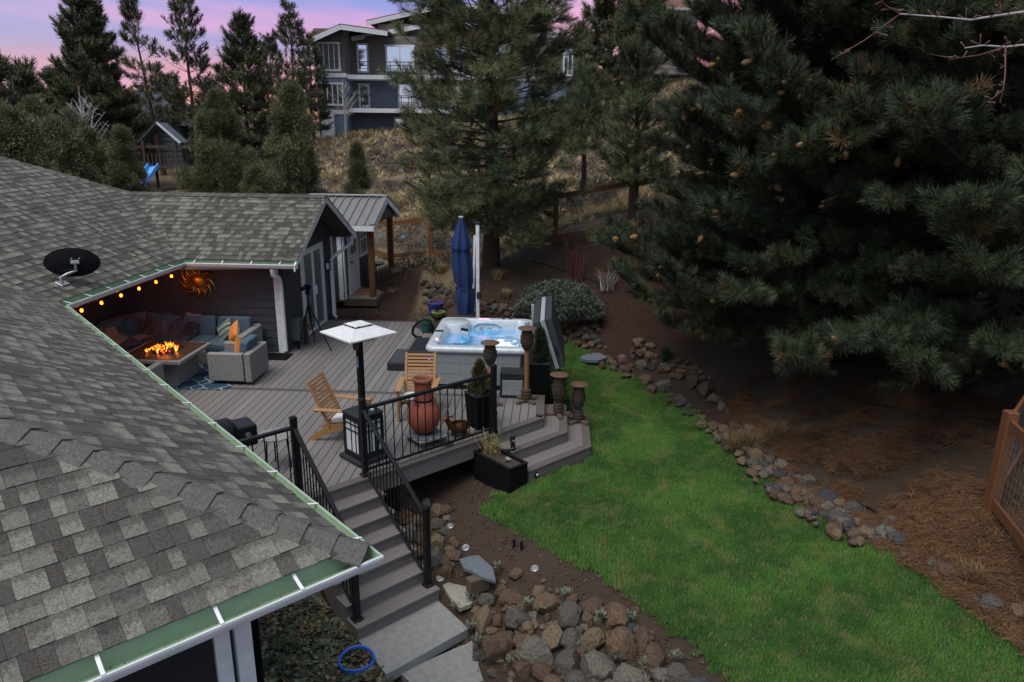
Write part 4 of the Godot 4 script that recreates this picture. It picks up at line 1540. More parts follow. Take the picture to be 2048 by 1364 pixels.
	for q in [[3.655, 4.2], [4.204, 4.93]]:
		part(stairs, "riser_board", barm(st(s0 - 0.02, q[0], -0.107), st(s0 - 0.02, q[1], -0.107), 0.02, 0.15), M.riser)
	for t in [t0 + 0.012, t1 - 0.012]:
		var mb := MB.new()
		var poly := PackedVector2Array([Vector2(s0 - 0.05, -0.06), Vector2(s0 - 0.05, -0.42)])
		poly.append(Vector2(s0 + 1.2, -1.42)); poly.append(Vector2(s0 + 1.495, -1.42)); poly.append(Vector2(s0 + 1.495, -1.11))
		for i in range(6, 0, -1):
			poly.append(Vector2(s0 + 0.255 * i - 0.03, -0.18 * i - 0.028))
			poly.append(Vector2(s0 + 0.255 * (i - 1) - 0.03, -0.18 * i - 0.028))
		mb.prism(poly, 0.02, Transform3D(Basis(V(S2, 0, S2), V(0, 1, 0), V(S2, 0, -S2) * -1.0), st(0, t, 0) + V(-S2, 0, S2) * -0.01))
		part(stairs, "stringer", mb.mesh(), M.riser)

	# railings
	var pm := V(-2.617, 0, -9.415)
	var pr := V(-0.886, 0, -11.095)
	var pl := V(-3.345, 0, -8.69)
	var pn := st(s0 + 1.36, 4.836, -1.08)
	var pp := st(s0 + 1.36, 3.75, -1.08)
	railing("deck_railing", "black metal deck railing in front of the chiminea and tall planter", pm, pr, true, true, 1.2, 17)
	railing("deck_railing", "black metal deck railing in front of the barbecue grill", V(-4.6, 0, -7.43), pl, false, true, 1.2, 11)
	railing("stair_railing", "black metal stair railing standing over the boulders, with free standing newel", pm, pn, false, true, 1.2, 17)
	railing("stair_railing", "black metal stair railing on the house side of the stairs", pl, pp, false, true, 1.2, 17)

func railing(called: String, label: String, a: Vector3, b: Vector3, posta: bool, postb: bool, h: float, n: int) -> void:
	var r := thing(called, label, "railing", at(a), "black railings of deck and stairs")
	var d := b - a
	var hd := V(d.x, 0, d.z).normalized()
	var yaw := atan2(hd.x, hd.z)
	for q in [[posta, Vector3.ZERO], [postb, d]]:
		if not q[0]: continue
		var po := part(r, "post", bm(V(0.078, h - 0.03, 0.078), 0.004), M.black, at(q[1] + V(0, (h - 0.03) / 2, 0), yaw))
		part(po, "post_cap", bm(V(0.096, 0.016, 0.096), 0.004), M.black, at(V(0, (h - 0.03) / 2 + 0.004, 0)))
		part(po, "post_cap_top", bm(V(0.07, 0.02, 0.07), 0.009), M.black, at(V(0, (h - 0.03) / 2 + 0.02, 0)))
		part(po, "base_skirt", bm(V(0.135, 0.035, 0.135), 0.012), M.black, at(V(0, -(h - 0.03) / 2 + 0.018, 0)))
	var drop := V(0, h - 0.16, 0)
	var u := d.normalized()
	part(r, "top_rail", barm(u * 0.03 + drop, d - u * 0.03 + drop, 0.058, 0.05, 0.009), M.black)
	part(r, "bottom_rail", barm(u * 0.03 + V(0, 0.09, 0), d - u * 0.03 + V(0, 0.09, 0), 0.036, 0.034, 0.004), M.black)
	for i in n:
		var p := d * ((i + 0.6) / (n + 0.2))
		part(r, "baluster", tubem([p + V(0, 0.09, 0), p + V(0, h - 0.16, 0)], [0.0095, 0.0095], 6), M.black)

# ------------------------------------------------------------------ garden shed
func make_shed() -> void:
	var fy := 0.12
	var WX := -5.95
	var shed := thing("garden_shed", "dark garden shed with ribbed metal porch roof and stained timber posts", "shed", at(V(WX, 0, -21.7)))
	var inv := shed.transform.inverse()
	var z0 := -20.12
	var z1 := -23.3
	var base := MB.new()
	base.prism(PackedVector2Array([Vector2(-20.12, 0), Vector2(-23.3, 0), Vector2(-23.3, 2.2), Vector2(-21.7, 2.84), Vector2(-20.12, 2.2)]), 1.3, Transform3D(Basis(V(0, 0, 1), V(0, 1, 0), V(-1, 0, 0)), V(WX, 0, 0)))
	var wall := part(shed, "wall", base.mesh(), M.siding, inv)
	siding(wall, Transform3D(), V(WX + 0.02, 0, z1), V(WX + 0.02, 0, z0), 0.1, 2.2, M.siding_z, 0.2)
	for z in [z0 - 0.06, z1 + 0.06]: boxat(shed, "corner_board", V(0.045, 1.12, z + 21.7), V(0.03, 2.1, 0.13), M.white_trim)
	boxat(shed, "corner_board", V(-0.06, 1.12, z0 + 21.7 + 0.012), V(0.13, 2.1, 0.024), M.white_trim)
	# porch floor
	var n := 6
	for i in n:
		boxat(shed, "porch_board", V(0.09 + i * 0.148, fy - 0.015, -0.02), V(0.143, 0.03, 3.1), M.deck[i % 5])
	boxat(shed, "porch_skirt", V(0.94, fy - 0.12, -0.02), V(0.03, 0.2, 3.16), M.block)
	boxat(shed, "porch_skirt", V(0.45, fy - 0.12, 1.545), V(0.95, 0.2, 0.03), M.block)
	for z in [1.3, -1.25]:
		boxat(shed, "porch_post", V(0.78, fy + 1.03, z), V(0.16, 2.06, 0.16), M.stain, 0.01)
	for z in [1.3, -1.25]: boxat(shed, "porch_beam", V(0.36, fy + 2.02, z), V(0.72, 0.13, 0.12), M.stain)
	boxat(shed, "porch_beam", V(0.78, fy + 2.13, 0.0), V(0.14, 0.14, 2.9), M.stain)
	# roof: two slopes of sheet metal with standing ribs
	var rz := -21.7
	var top := 2.9
	var ev := 2.26
	var halfw := 1.78
	for sg in [1.0, -1.0]:
		var mb := MB.new()
		var a := V(-4.95, top, rz); var b := V(-4.95, ev, rz + sg * halfw)
		var c := V(-7.3, ev, rz + sg * halfw); var d := V(-7.3, top, rz)
		var dn := V(0, -0.03, 0)
		if sg > 0: mb.hexa([a + dn, d + dn, c + dn, b + dn], [a, d, c, b])
		else: mb.hexa([a + dn, b + dn, c + dn, d + dn], [a, b, c, d])
		var sl := part(shed, "roof_slope", mb.mesh(), M.metal_roof, inv)
		var x := -4.98
		while x > -7.2:
			part(sl, "roof_rib", barm(V(x, top + 0.016, rz + sg * 0.02), V(x, ev + 0.016, rz + sg * halfw), 0.03, 0.03, 0.004), M.metal_roof)
			x -= 0.245
		part(shed, "eave_fascia", barm(V(-4.95, ev - 0.09, rz + sg * (halfw - 0.01)), V(-7.3, ev - 0.09, rz + sg * (halfw - 0.01)), 0.03, 0.15), M.white_trim, inv)
		part(shed, "rake_board", barm(V(-4.95, top - 0.1, rz), V(-4.95, ev - 0.1, rz + sg * halfw), 0.03, 0.16), M.white_trim, inv)
		part(shed, "rake_flashing", barm(V(-4.99, top + 0.03, rz), V(-4.99, ev + 0.03, rz + sg * halfw), 0.12, 0.02), M.metal_roof, inv)
	part(shed, "ridge_cap", barm(V(-4.94, top + 0.03, rz), V(-7.3, top + 0.03, rz), 0.2, 0.03), M.vinyl_pale, inv)
	var gab := MB.new()
	gab.prism(PackedVector2Array([Vector2(rz + 1.7, 2.26), Vector2(rz, 2.82), Vector2(rz - 1.7, 2.26)]), 0.03, Transform3D(Basis(V(0, 0, 1), V(0, 1, 0), V(-1, 0, 0)), V(-5.02, 0, 0)))
	part(shed, "gable_panel", gab.mesh(), M.siding_z, inv)
	# door with nine panes above and raised panels below
	var dz := 0.62
	var door := boxat(shed, "door", V(0.05, fy + 1.0, dz), V(0.05, 2.0, 0.9), M.door_white, 0.004)
	for s in [-1, 1]: boxat(shed, "door_frame", V(0.052, fy + 1.03, dz + s * 0.51), V(0.05, 2.06, 0.1), M.white_trim)
	boxat(shed, "door_frame", V(0.052, fy + 2.09, dz), V(0.05, 0.09, 1.12), M.white_trim)
	for i in 3:
		for j in 3:
			part(door, "door_pane", bm(V(0.01, 0.22, 0.155)), M.glass, at(V(0.027, 0.28 + j * 0.25, -0.2 + i * 0.2)))
	for s in [-0.2, 0.2]:
		part(door, "door_panel", bm(V(0.02, 0.62, 0.26), 0.008), M.door_white, at(V(0.024, -0.5, s)))
	part(door, "door_handle", tubem([V(0.03, -0.05, 0.37), V(0.1, -0.05, 0.37)], [0.025, 0.03], 8), M.black)
	var win := boxat(shed, "window", V(0.045, fy + 1.45, -0.55), V(0.02, 1.0, 0.75), M.glass)
	for q in [[0, 0.5, 0.86, 0.08], [0, -0.5, 0.86, 0.08], [0, 0, 0.75, 0.06]]: part(win, "window_frame", bm(V(0.05, q[3], q[2])), M.white_trim, at(V(0.015, q[1], 0)))
	for s in [-1, 1]: part(win, "window_frame", bm(V(0.05, 0.92, 0.08)), M.white_trim, at(V(0.013, 0, s * 0.39)))
	# coir mat, bird bath and pots on the porch
	solo("door_mat", bm(V(0.62, 0.02, 0.85), 0.006), M.log, "tan coir door mat on the shed porch", "door mat", at(V(WX + 0.48, fy + 0.012, -21.05)))
	var bb := thing("plant_stand", "small teal bowl on a thin black stand on the shed porch", "stand", at(V(WX + 0.45, fy, -22.35)))
	var bl := MB.new()
	bl.lathe([Vector2(0.05, 0.55), Vector2(0.2, 0.6), Vector2(0.26, 0.66), Vector2(0.24, 0.665), Vector2(0.16, 0.62), Vector2(0.0, 0.6)], 24, Transform3D())
	part(bb, "bowl", bl.mesh(), M.teal)
	for k in 3:
		var a := TAU * k / 3
		part(bb, "leg", tubem([V(cos(a) * 0.05, 0.56, sin(a) * 0.05), V(cos(a) * 0.12, 0.3, sin(a) * 0.12), V(cos(a) * 0.22, 0.0, sin(a) * 0.22)], [0.01, 0.01, 0.012], 6), M.black)

# ------------------------------------------------------------------ fences
func fence(label: String, pts: Array, h: float, mesh_wire: bool) -> void:
	var f := thing("fence", label, "fence", at(pts[0]))
	var inv := f.transform.inverse()
	for i in pts.size():
		var p: Vector3 = pts[i]
		part(f, "post", bm(V(0.14, h + 0.25, 0.14), 0.008), M.stain, inv * at(p + V(0, (h + 0.25) / 2 - 0.15, 0)))
	for i in pts.size() - 1:
		var a: Vector3 = pts[i]; var b: Vector3 = pts[i + 1]
		for y in [0.1, h - 0.07]:
			part(f, "rail", barm(a + V(0, y, 0), b + V(0, y, 0), 0.04, 0.14), M.stain_rail, inv)
		if mesh_wire:
			var mb := MB.new()
			var L := (b - a).length()
			var n := int(L / 0.1)
			for k in range(1, n):
				var p := a.lerp(b, float(k) / n)
				mb.bar(p + V(0, 0.15, 0), p + V(0, h - 0.12, 0), 0.0035, 0.0035)
			for k in 9:
				var y := 0.18 + (h - 0.32) * k / 8.0
				mb.bar(a + V(0, y, 0), b + V(0, y, 0), 0.0035, 0.0035)
			meta(part(f, "wire_mesh", mb.mesh(), M.steel, inv), "", "", "", "stuff")
func make_fences() -> void:
	var pts := []
	for q in [[-7.4, -26.5], [-5.6, -24.6], [-3.9, -23.2], [-1.95, -21.6], [0.09, -20.1], [2.1, -19.85], [4.2, -19.8], [6.6, -19.8]]:
		pts.append(V(q[0], gy(q[0], q[1]) + 0.05, q[1]))
	fence("stained timber fence with wire mesh climbing the slope behind the blue parasol", pts, 1.28, true)
	var p2 := []
	for q in [[7.4, -10.6], [5.85, -8.85], [5.5, -6.9], [5.6, -4.6]]: p2.append(V(q[0], gy(q[0], q[1]) + 0.05, q[1]))
	p2[0] = V(7.6, gy(7.6, -10.7) + 0.05, -10.7)
	p2[2] = P(2075, 1140, 0.12)
	p2[3] = p2[2] + (p2[2] - p2[1])
	fence("stained timber fence with wire mesh on the bank under the dark pines", p2, 1.28, true)

# ------------------------------------------------------------------ boulders
func rocks(called: String, label: String, cat: String, ox: float, oy: float, sc: float, list: Array, sd: int) -> void:
	rng.seed = sd
	var first := gp(ox + list[0][0] / sc, oy + list[0][1] / sc)
	var t := thing(called, label, cat, at(first))
	var inv := t.transform.inverse()
	for q in list:
		var px: float = ox + q[0] / sc
		var py: float = oy + q[1] / sc
		var p := gp(px, py + 0.15 * q[3] / sc)
		var r := (p - CAM).length()
		var w: float = q[2] / sc * r / FOCAL * 0.55
		var h: float = q[3] / sc * r / FOCAL * 0.55
		var bas := Basis.from_euler(V(rr(-0.5, 0.5), rr(0, TAU), rr(-0.5, 0.5)))
		bas = Basis.from_euler(V(0, rr(-0.3, 0.3), 0)) * Basis.from_scale(V(w, clampf(h, w * 0.5, w * 1.25), lerpf(w, h, 0.5) * rr(0.9, 1.1))) * bas
		var m: Material = M.rock[q[4] if q.size() > 4 else rng.randi() % 6]
		part(t, "boulder", ROCKS[rng.randi() % 9], m, inv * Transform3D(bas, p + V(0, h * 0.3, 0)))
func make_boulders() -> void:
	rocks("boulder_bank", "bank of large brown and grey basalt boulders below the lawn beside the concrete path", "boulders", 600, 900, 2.926, [
		[1095, 885, 105, 95, 1], [1180, 825, 75, 70, 0], [1245, 870, 165, 80, 3], [1395, 830, 80, 60, 2], [1445, 905, 165, 115, 0], [1715, 925, 145, 115, 3], [1590, 880, 85, 75, 0], [1850, 985, 145, 135, 0], [1075, 1000, 135, 155, 2], [1160, 1000, 65, 85, 3], [1270, 1005, 170, 175, 1], [1335, 1050, 80, 115, 2], [1570, 985, 160, 150, 1], [1680, 985, 75, 95, 0],
		[1165, 1160, 165, 225, 3], [1320, 1120, 155, 75, 0], [1370, 1195, 225, 155, 4], [1480, 1100, 135, 195, 2], [1595, 1120, 115, 115, 1], [1710, 1110, 135, 145, 2], [1790, 1100, 55, 100, 0], [1880, 1150, 155, 205, 0], [2005, 1135, 120, 155, 3], [1570, 1255, 145, 165, 1], [1430, 1310, 135, 115, 3], [1730, 1290, 195, 175, 4], [1310, 1300, 125, 135, 3], [1930, 1330, 185, 125, 4], [2020, 1270, 90, 110, 0], [1250, 1230, 90, 90, 0], [1640, 1190, 70, 70, 3], [1370, 975, 60, 60, 4], [1210, 930, 60, 50, 0], [1640, 1060, 60, 60, 1], [1280, 1070, 60, 60, 2],
		[1650, 1370, 170, 120, 1], [1480, 1400, 130, 120, 0], [1830, 1430, 160, 120, 4], [2080, 1215, 140, 135, 3], [2110, 1320, 120, 110, 4], [2210, 1340, 160, 150, 1], [2340, 1395, 120, 90, 5], [2030, 1400, 90, 80, 2], [1970, 1060, 60, 60, 1]], 51)
	rocks("boulder_edge", "row of mixed stones along the foot of the bank beside the lawn", "boulders", 1180, 600, 5.247, [
		[540, 680, 145, 115, 4], [620, 600, 105, 115, 2], [640, 715, 105, 85, 5], [525, 570, 95, 95, 0], [505, 435, 135, 75, 2], [520, 485, 95, 65, 0], [435, 545, 75, 75, 3], [340, 600, 95, 65, 2], [350, 640, 95, 75, 0], [425, 695, 85, 55, 3], [680, 660, 75, 65, 1], [640, 480, 125, 65, 2], [740, 740, 75, 95, 3], [800, 735, 95, 105, 0], [870, 800, 75, 105, 0], [935, 810, 95, 125, 3], [940, 645, 75, 75, 3], [985, 715, 75, 55, 0], [960, 760, 125, 55, 2], [1060, 720, 65, 45, 2], [1110, 720, 75, 65, 0], [1085, 770, 95, 55, 3], [1080, 880, 140, 175, 3], [1190, 830, 75, 65, 0], [1195, 945, 140, 175, 0], [1310, 1040, 150, 120, 4], [1390, 1130, 100, 125, 4], [1455, 1200, 70, 85, 3], [1160, 760, 75, 55, 2], [1270, 820, 85, 55, 1], [690, 590, 65, 65, 2], [600, 560, 65, 55, 0], [1500, 1310, 85, 75, 3], [1560, 1340, 75, 55, 1], [1650, 1340, 95, 65, 0], [570, 530, 70, 60, 4], [450, 600, 60, 60, 5], [760, 690, 70, 60, 4], [860, 700, 80, 60, 0], [1020, 660, 70, 50, 3]], 52)
	rocks("boulder_edge", "scattered dark stones among fallen needles beside the curve of the lawn", "boulders", 1250, 850, 2.567, [
		[570, 15, 62, 42, 3], [600, 50, 52, 52, 1], [640, 80, 52, 42, 5], [690, 130, 84, 72, 3], [685, 185, 64, 54, 1], [750, 165, 44, 44, 5], [805, 205, 70, 55, 4], [785, 260, 75, 70, 5], [735, 215, 64, 54, 5], [830, 305, 80, 70, 0], [885, 340, 85, 65, 5], [855, 265, 40, 44, 5], [885, 270, 40, 36, 2], [930, 285, 75, 55, 4], [950, 350, 75, 55, 3], [960, 395, 85, 65, 0], [1035, 375, 112, 80, 5], [1035, 425, 85, 60, 4], [1030, 465, 75, 55, 5], [1100, 410, 66, 50, 2], [1165, 430, 85, 55, 1], [1100, 465, 85, 75, 4], [1135, 490, 55, 50, 1], [1375, 500, 70, 50, 4], [1340, 565, 95, 80, 4], [1425, 600, 85, 65, 5], [1435, 670, 65, 45, 5], [1575, 725, 65, 55, 4], [1650, 750, 95, 65, 3], [1590, 770, 75, 45, 0], [1310, 520, 55, 30, 1], [2015, 955, 75, 65, 0], [1880, 915, 105, 65, 1], [1830, 915, 55, 45, 0], [640, 30, 60, 50, 0], [700, 90, 60, 45, 3]], 53)
	rocks("boulder_wall", "low dry stone wall of round stones behind the hot tub and grey green shrub", "boulders", 820, 420, 4.264, [
		[120, 615, 65, 95, 4], [150, 650, 45, 85, 1], [125, 720, 45, 55, 1], [190, 720, 95, 95, 1], [230, 770, 85, 75, 0], [330, 710, 75, 65, 1], [130, 785, 65, 45, 2], [170, 800, 60, 50, 0], [280, 690, 70, 60, 1], [240, 650, 90, 60, 1], [300, 770, 80, 60, 0], [350, 800, 70, 60, 3], [270, 830, 80, 60, 4], [200, 840, 60, 50, 0], [200, 650, 60, 60, 0], [560, 795, 75, 55, 4], [620, 800, 85, 45, 0], [700, 790, 75, 55, 3], [730, 835, 75, 65, 4], [795, 835, 85, 85, 2], [700, 870, 60, 50, 5], [760, 880, 65, 50, 5], [650, 840, 65, 55, 0], [600, 860, 65, 65, 3], [560, 870, 65, 65, 0], [830, 890, 65, 45, 3], [900, 890, 65, 45, 0], [860, 850, 60, 50, 2], [540, 830, 60, 50, 3],
		[1280, 955, 85, 55, 0], [1320, 990, 85, 65, 0], [1400, 1000, 85, 65, 3], [1470, 1020, 115, 85, 0], [1560, 990, 95, 42, 2], [1570, 940, 85, 65, 1], [1620, 875, 65, 85, 1], [1490, 920, 85, 65, 1], [1430, 1060, 85, 65, 3], [1380, 1080, 55, 55, 0], [1310, 1110, 95, 75, 3], [1500, 1090, 85, 65, 1], [1560, 1085, 65, 55, 5], [1600, 1125, 75, 50, 5], [1545, 1150, 75, 55, 0], [1490, 1170, 65, 45, 0], [1430, 1140, 75, 55, 3], [1610, 1030, 45, 45, 0], [1615, 1170, 40, 40, 3], [1670, 1175, 35, 30, 0], [1750, 430, 65, 55, 2], [1350, 1040, 70, 60, 2], [1260, 1000, 70, 60, 3], [1400, 950, 70, 55, 0], [1270, 1060, 60, 60, 0], [1640, 930, 50, 50, 0], [1540, 1040, 60, 50, 1]], 54)
	rocks("boulder_bank", "small reddish stones piled along the open side of the stairs", "boulders", 600, 900, 2.926, [
		[805, 365, 85, 85, 0], [860, 350, 75, 65, 3], [860, 400, 50, 34, 2], [745, 320, 65, 95, 1], [815, 430, 85, 65, 1], [800, 540, 95, 85, 2], [895, 530, 44, 44, 0], [915, 555, 44, 54, 0], [875, 580, 64, 36, 2], [800, 640, 95, 125, 1], [895, 620, 105, 75, 0], [870, 665, 75, 55, 3], [855, 715, 80, 80, 3], [640, 330, 120, 110, 3], [610, 400, 110, 90, 0], [680, 420, 90, 80, 2], [650, 490, 100, 90, 4], [700, 520, 80, 70, 3], [690, 600, 90, 90, 0], [745, 460, 70, 70, 0], [745, 590, 60, 60, 2], [560, 310, 90, 80, 1], [850, 480, 60, 50, 1], [740, 680, 80, 80, 1], [1260, 728, 78, 68, 0], [1190, 775, 40, 34, 2], [1430, 765, 36, 26, 0], [1460, 825, 36, 36, 1], [1510, 828, 34, 36, 0]], 55)
	rocks("boulder_edge", "half buried stones beside the needle covered bank at the lawn end", "boulders", 0, 0, 1.0, [
		[1770, 1068, 26, 30, 1], [1792, 1080, 34, 24, 5], [1865, 1130, 24, 20, 1], [1893, 1143, 38, 26, 3], [1872, 1150, 30, 18, 0], [1983, 1205, 40, 26, 3], [1958, 1208, 24, 20, 1], [2036, 1222, 30, 24, 2]], 56)
	# stones laid close along the lawn's outer edge
	var edge := [Vector2(1.5, -16.6), Vector2(2.05, -15.85), Vector2(2.85, -14.4), Vector2(3.45, -13.0), Vector2(3.8, -11.8), Vector2(3.95, -10.9), Vector2(4.15, -10.3), Vector2(4.55, -9.65), Vector2(4.75, -9.1)]
	rng.seed = 66
	var et := thing("stone_edging", "close set small stones edging the outer curve of the lawn", "stones", at(V(3.4, gy(3.4, -13.0), -13.0)))
	var einv := et.transform.inverse()
	for i in 130:
		var f := rng.randf() * 7.99
		var a: Vector2 = edge[int(f)]; var b: Vector2 = edge[int(f) + 1]
		var d := (b - a).normalized()
		var row := rng.randf()
		var p2: Vector2 = a.lerp(b, f - int(f)) + Vector2(-d.y, d.x) * (0.02 + row * 0.55)
		var rs := rr(0.06, 0.16) * (1.15 - 0.4 * row)
		part(et, "stone", ROCKS[rng.randi() % 9], M.rock[[0, 1, 3, 4, 5, 2, 0][rng.randi() % 7]], einv * Transform3D(Basis.from_euler(V(0, rr(0, 6), 0)) * Basis.from_scale(V(rs, rs * rr(0.6, 0.9), rs * rr(0.75, 1.0))) * Basis.from_euler(V(rr(-1, 1), rr(0, 6), rr(-1, 1))), V(p2.x, gy(p2.x, p2.y) + rs * 0.3 + row * 0.1, p2.y)))
	# small stones filling the bank between the boulders
	var fill := []
	rng.seed = 67
	for i in 80: fill.append([rr(940, 1330) + 0.0, rr(1195, 1364), rr(12, 26), rr(10, 22)])
	rocks("stone_fill", "small stones filling the gaps between the large boulders", "stones", 0, 0, 1.0, fill, 68)
	# rubble on the hillside below the big house
	var list := []
	rng.seed = 57
	for i in 170:
		var x := rr(690, 830) if rng.randf() < 0.5 else rr(640, 1250)
		list.append([x, rr(290, 352) - (x - 690) * 0.04 if x < 900 else rr(200, 380), rr(7, 24), rr(5, 15)])
	rocks("hillside_rubble", "pale rubble of rocks on the dry hillside below the three storey house", "rocks", 0, 0, 1.0, list, 58)
# ------------------------------------------------------------------ trees
func needle_tuft(sd: int, n: int, shoot: float, ln: float, wd: float) -> ArrayMesh:
	var r := RandomNumberGenerator.new()
	r.seed = sd
	var mb := MB.new()
	for i in n:
		var y := shoot * pow(r.randf(), 0.7)
		var a := r.randf_range(0, TAU)
		var open := deg_to_rad(r.randf_range(28, 78) - 25.0 * y / shoot)
		var d := V(cos(a) * sin(open), cos(open), sin(a) * sin(open))
		var l := ln * r.randf_range(0.75, 1.1)
		var s := V(-sin(a), 0, cos(a)).rotated(d, r.randf_range(-0.6, 0.6)) * wd
		var o := V(0, y, 0)
		var mid := o + d * l * 0.55
		var tip := o + d * l + V(0, -l * 0.06, 0)
		var g := r.randf_range(0.7, 1.25)
		mb.col = Color(g, g, g)
		mb.tri(o - s * 0.5, o + s * 0.5, tip)
		mb.tri(mid - s * 0.5, mid + s * 0.5, tip)
	return mb.mesh()
func leaf_spray(sd: int, n: int, rad: float, ln: float, wd: float) -> ArrayMesh:
	var r := RandomNumberGenerator.new()
	r.seed = sd
	var mb := MB.new()
	for i in n:
		var o := V(r.randf_range(-1, 1), r.randf_range(-1, 1), r.randf_range(-1, 1)).normalized() * rad * pow(r.randf(), 0.5)
		var d := (o.normalized() + V(r.randf_range(-0.6, 0.6), r.randf_range(-0.2, 0.9), r.randf_range(-0.6, 0.6))).normalized()
		var s := d.cross(V(r.randf_range(-1, 1), r.randf_range(-1, 1), r.randf_range(-1, 1))).normalized() * wd
		var g := r.randf_range(0.7, 1.25)
		mb.col = Color(g, g, g)
		mb.tri(o - s, o + s, o + d * ln * r.randf_range(0.7, 1.2))
	return mb.mesh()
func basis_to(d: Vector3, s: float) -> Basis:
	var y := d.normalized()
	var x := (V(rr(-1, 1), rr(-1, 1), rr(-1, 1))).cross(y).normalized()
	return Basis(x * s, y * s, x.cross(y) * s)
var TUFTS := []
var FARS := []
var SPRAYS := []

func pine(called: String, label: String, group: String, base: Vector3, q: Dictionary) -> Node3D:
	rng.seed = q.seed
	var t := thing(called, label, "tree", at(base), group)
	var H: float = q.h
	var lean: Vector3 = q.get("lean", Vector3.ZERO)
	var trunk := MB.new()
	var tp := []
	var tr := []
	var bend := [V(rr(-0.1, 0.1), 0, rr(-0.1, 0.1)), V(rr(-0.15, 0.15), 0, rr(-0.15, 0.15))]
	var axis := func(f: float) -> Vector3: return V(0, H * f, 0) + lean * f + bend[0] * sin(f * 3.0) + bend[1] * sin(f * 7.0) * 0.6
	for i in 11:
		var f := i / 10.0
		tp.append(axis.call(f) - (V(0, 0.3, 0) if i == 0 else Vector3.ZERO))
		tr.append(maxf(q.r0 * pow(1.0 - f, 0.8) * (1.25 if i == 0 else 1.0), 0.012))
	trunk.tube(tp, tr, 9)
	part(t, "trunk", trunk.mesh(), q.get("bark", M.bark))
	var br := MB.new()
	var xf := []
	var cl := []
	var y: float = q.from
	var tone: Color = q.tone
	var tone2: Color = q.tone2
	var gapn := FastNoiseLite.new()
	gapn.seed = q.seed
	gapn.frequency = 0.5
	while y < H * 0.985:
		var f: float = (y - q.from) / (H - q.from)
		var prof: float = pow(1.0 - f, q.get("taper", 0.75)) * lerpf(q.get("foot", 0.72), 1.0, smoothstep(0.0, 0.18, f))
		var nb: int = q.get("per", 5)
		var a0 := rr(0, TAU)
		for b in nb:
			if rng.randf() < q.get("gap", 0.1): continue
			var az := a0 + TAU * b / nb + rr(-0.35, 0.35)
			var L: float = q.R * prof * rr(0.62, 1.12)
			if L < 0.15: L = 0.15
			var el: float = lerpf(q.get("el0", -0.05), q.get("el1", 0.85), pow(f, 1.2)) + rr(-0.15, 0.15)
			var dir := V(cos(az), 0, sin(az))
			var o: Vector3 = axis.call(y / H)
			var pts := []
			var rad := []
			var nseg := 5
			for k in nseg + 1:
				var u := float(k) / nseg
				var p = o + dir * L * u * cos(el) + Vector3.UP * (L * u * sin(el) + L * q.get("curl", 0.16) * u * u)
				p += V(rr(-1, 1), rr(-1, 1), rr(-1, 1)) * 0.04 * L * u
				pts.append(p)
				rad.append(lerpf(maxf(q.r0 * 0.16 * (1.0 - f * 0.6), 0.012), 0.006, u))
			br.tube(pts, rad, 5, false)
			# twigs
			var step: float = q.twig
			var u := q.get("bare", 0.28) as float
			while u < 1.0:
				var g := u * nseg
				var i0 := mini(int(g), nseg - 1)
				var p: Vector3 = pts[i0].lerp(pts[i0 + 1], g - i0)
				var along: Vector3 = (pts[i0 + 1] - pts[i0]).normalized()
				for sd in [-1.0, 1.0]:
					if rng.randf() < q.get("skip", 0.12): continue
					var tl: float = q.tl * rr(0.5, 1.15) * (1.15 - 0.6 * u)
					var d := (along.rotated(Vector3.UP, sd * rr(0.5, 1.1)) + Vector3.UP * rr(0.15 - q.get("spread", 0.1), 0.55)).normalized()
					var e := p + d * tl
					br.tube([p, p.lerp(e, 0.5) + V(0, -0.02, 0), e], [0.007, 0.006, 0.005], 4, false)
					for m in q.get("n", 2):
						var w = 1.0 - m * 0.42
						var pos := p.lerp(e, w)
						var td := (d + Vector3.UP * rr(0.1, 0.5) + V(rr(-0.3, 0.3), 0, rr(-0.3, 0.3))).normalized()
						if m > 0: td = (td + d.cross(Vector3.UP) * rr(-1, 1)).normalized()
						xf.append(Transform3D(basis_to(td, q.ts * rr(0.75, 1.2)), pos))
						var mixv := clampf(0.5 + gapn.get_noise_3dv(pos) * 1.1 + rr(-0.3, 0.3), 0, 1)
						var c := tone.lerp(tone2, mixv)
						if rng.randf() < q.get("brown", 0.03): c = Color(0.16, 0.09, 0.035)
						cl.append(c)
				u += step / L * rr(0.8, 1.2)
			xf.append(Transform3D(basis_to((pts[-1] - pts[-2]).normalized() + Vector3.UP * 0.35, q.ts * 1.1), pts[-1]))
			cl.append(tone.lerp(tone2, rng.randf()))
		y += q.whorl * rr(0.8, 1.2)
	part(t, "branches", br.mesh(), q.get("bark", M.bark))
	meta(many(t, "crown", q.tufts, M.needle, xf, cl), "", "", "", "stuff")
	return t

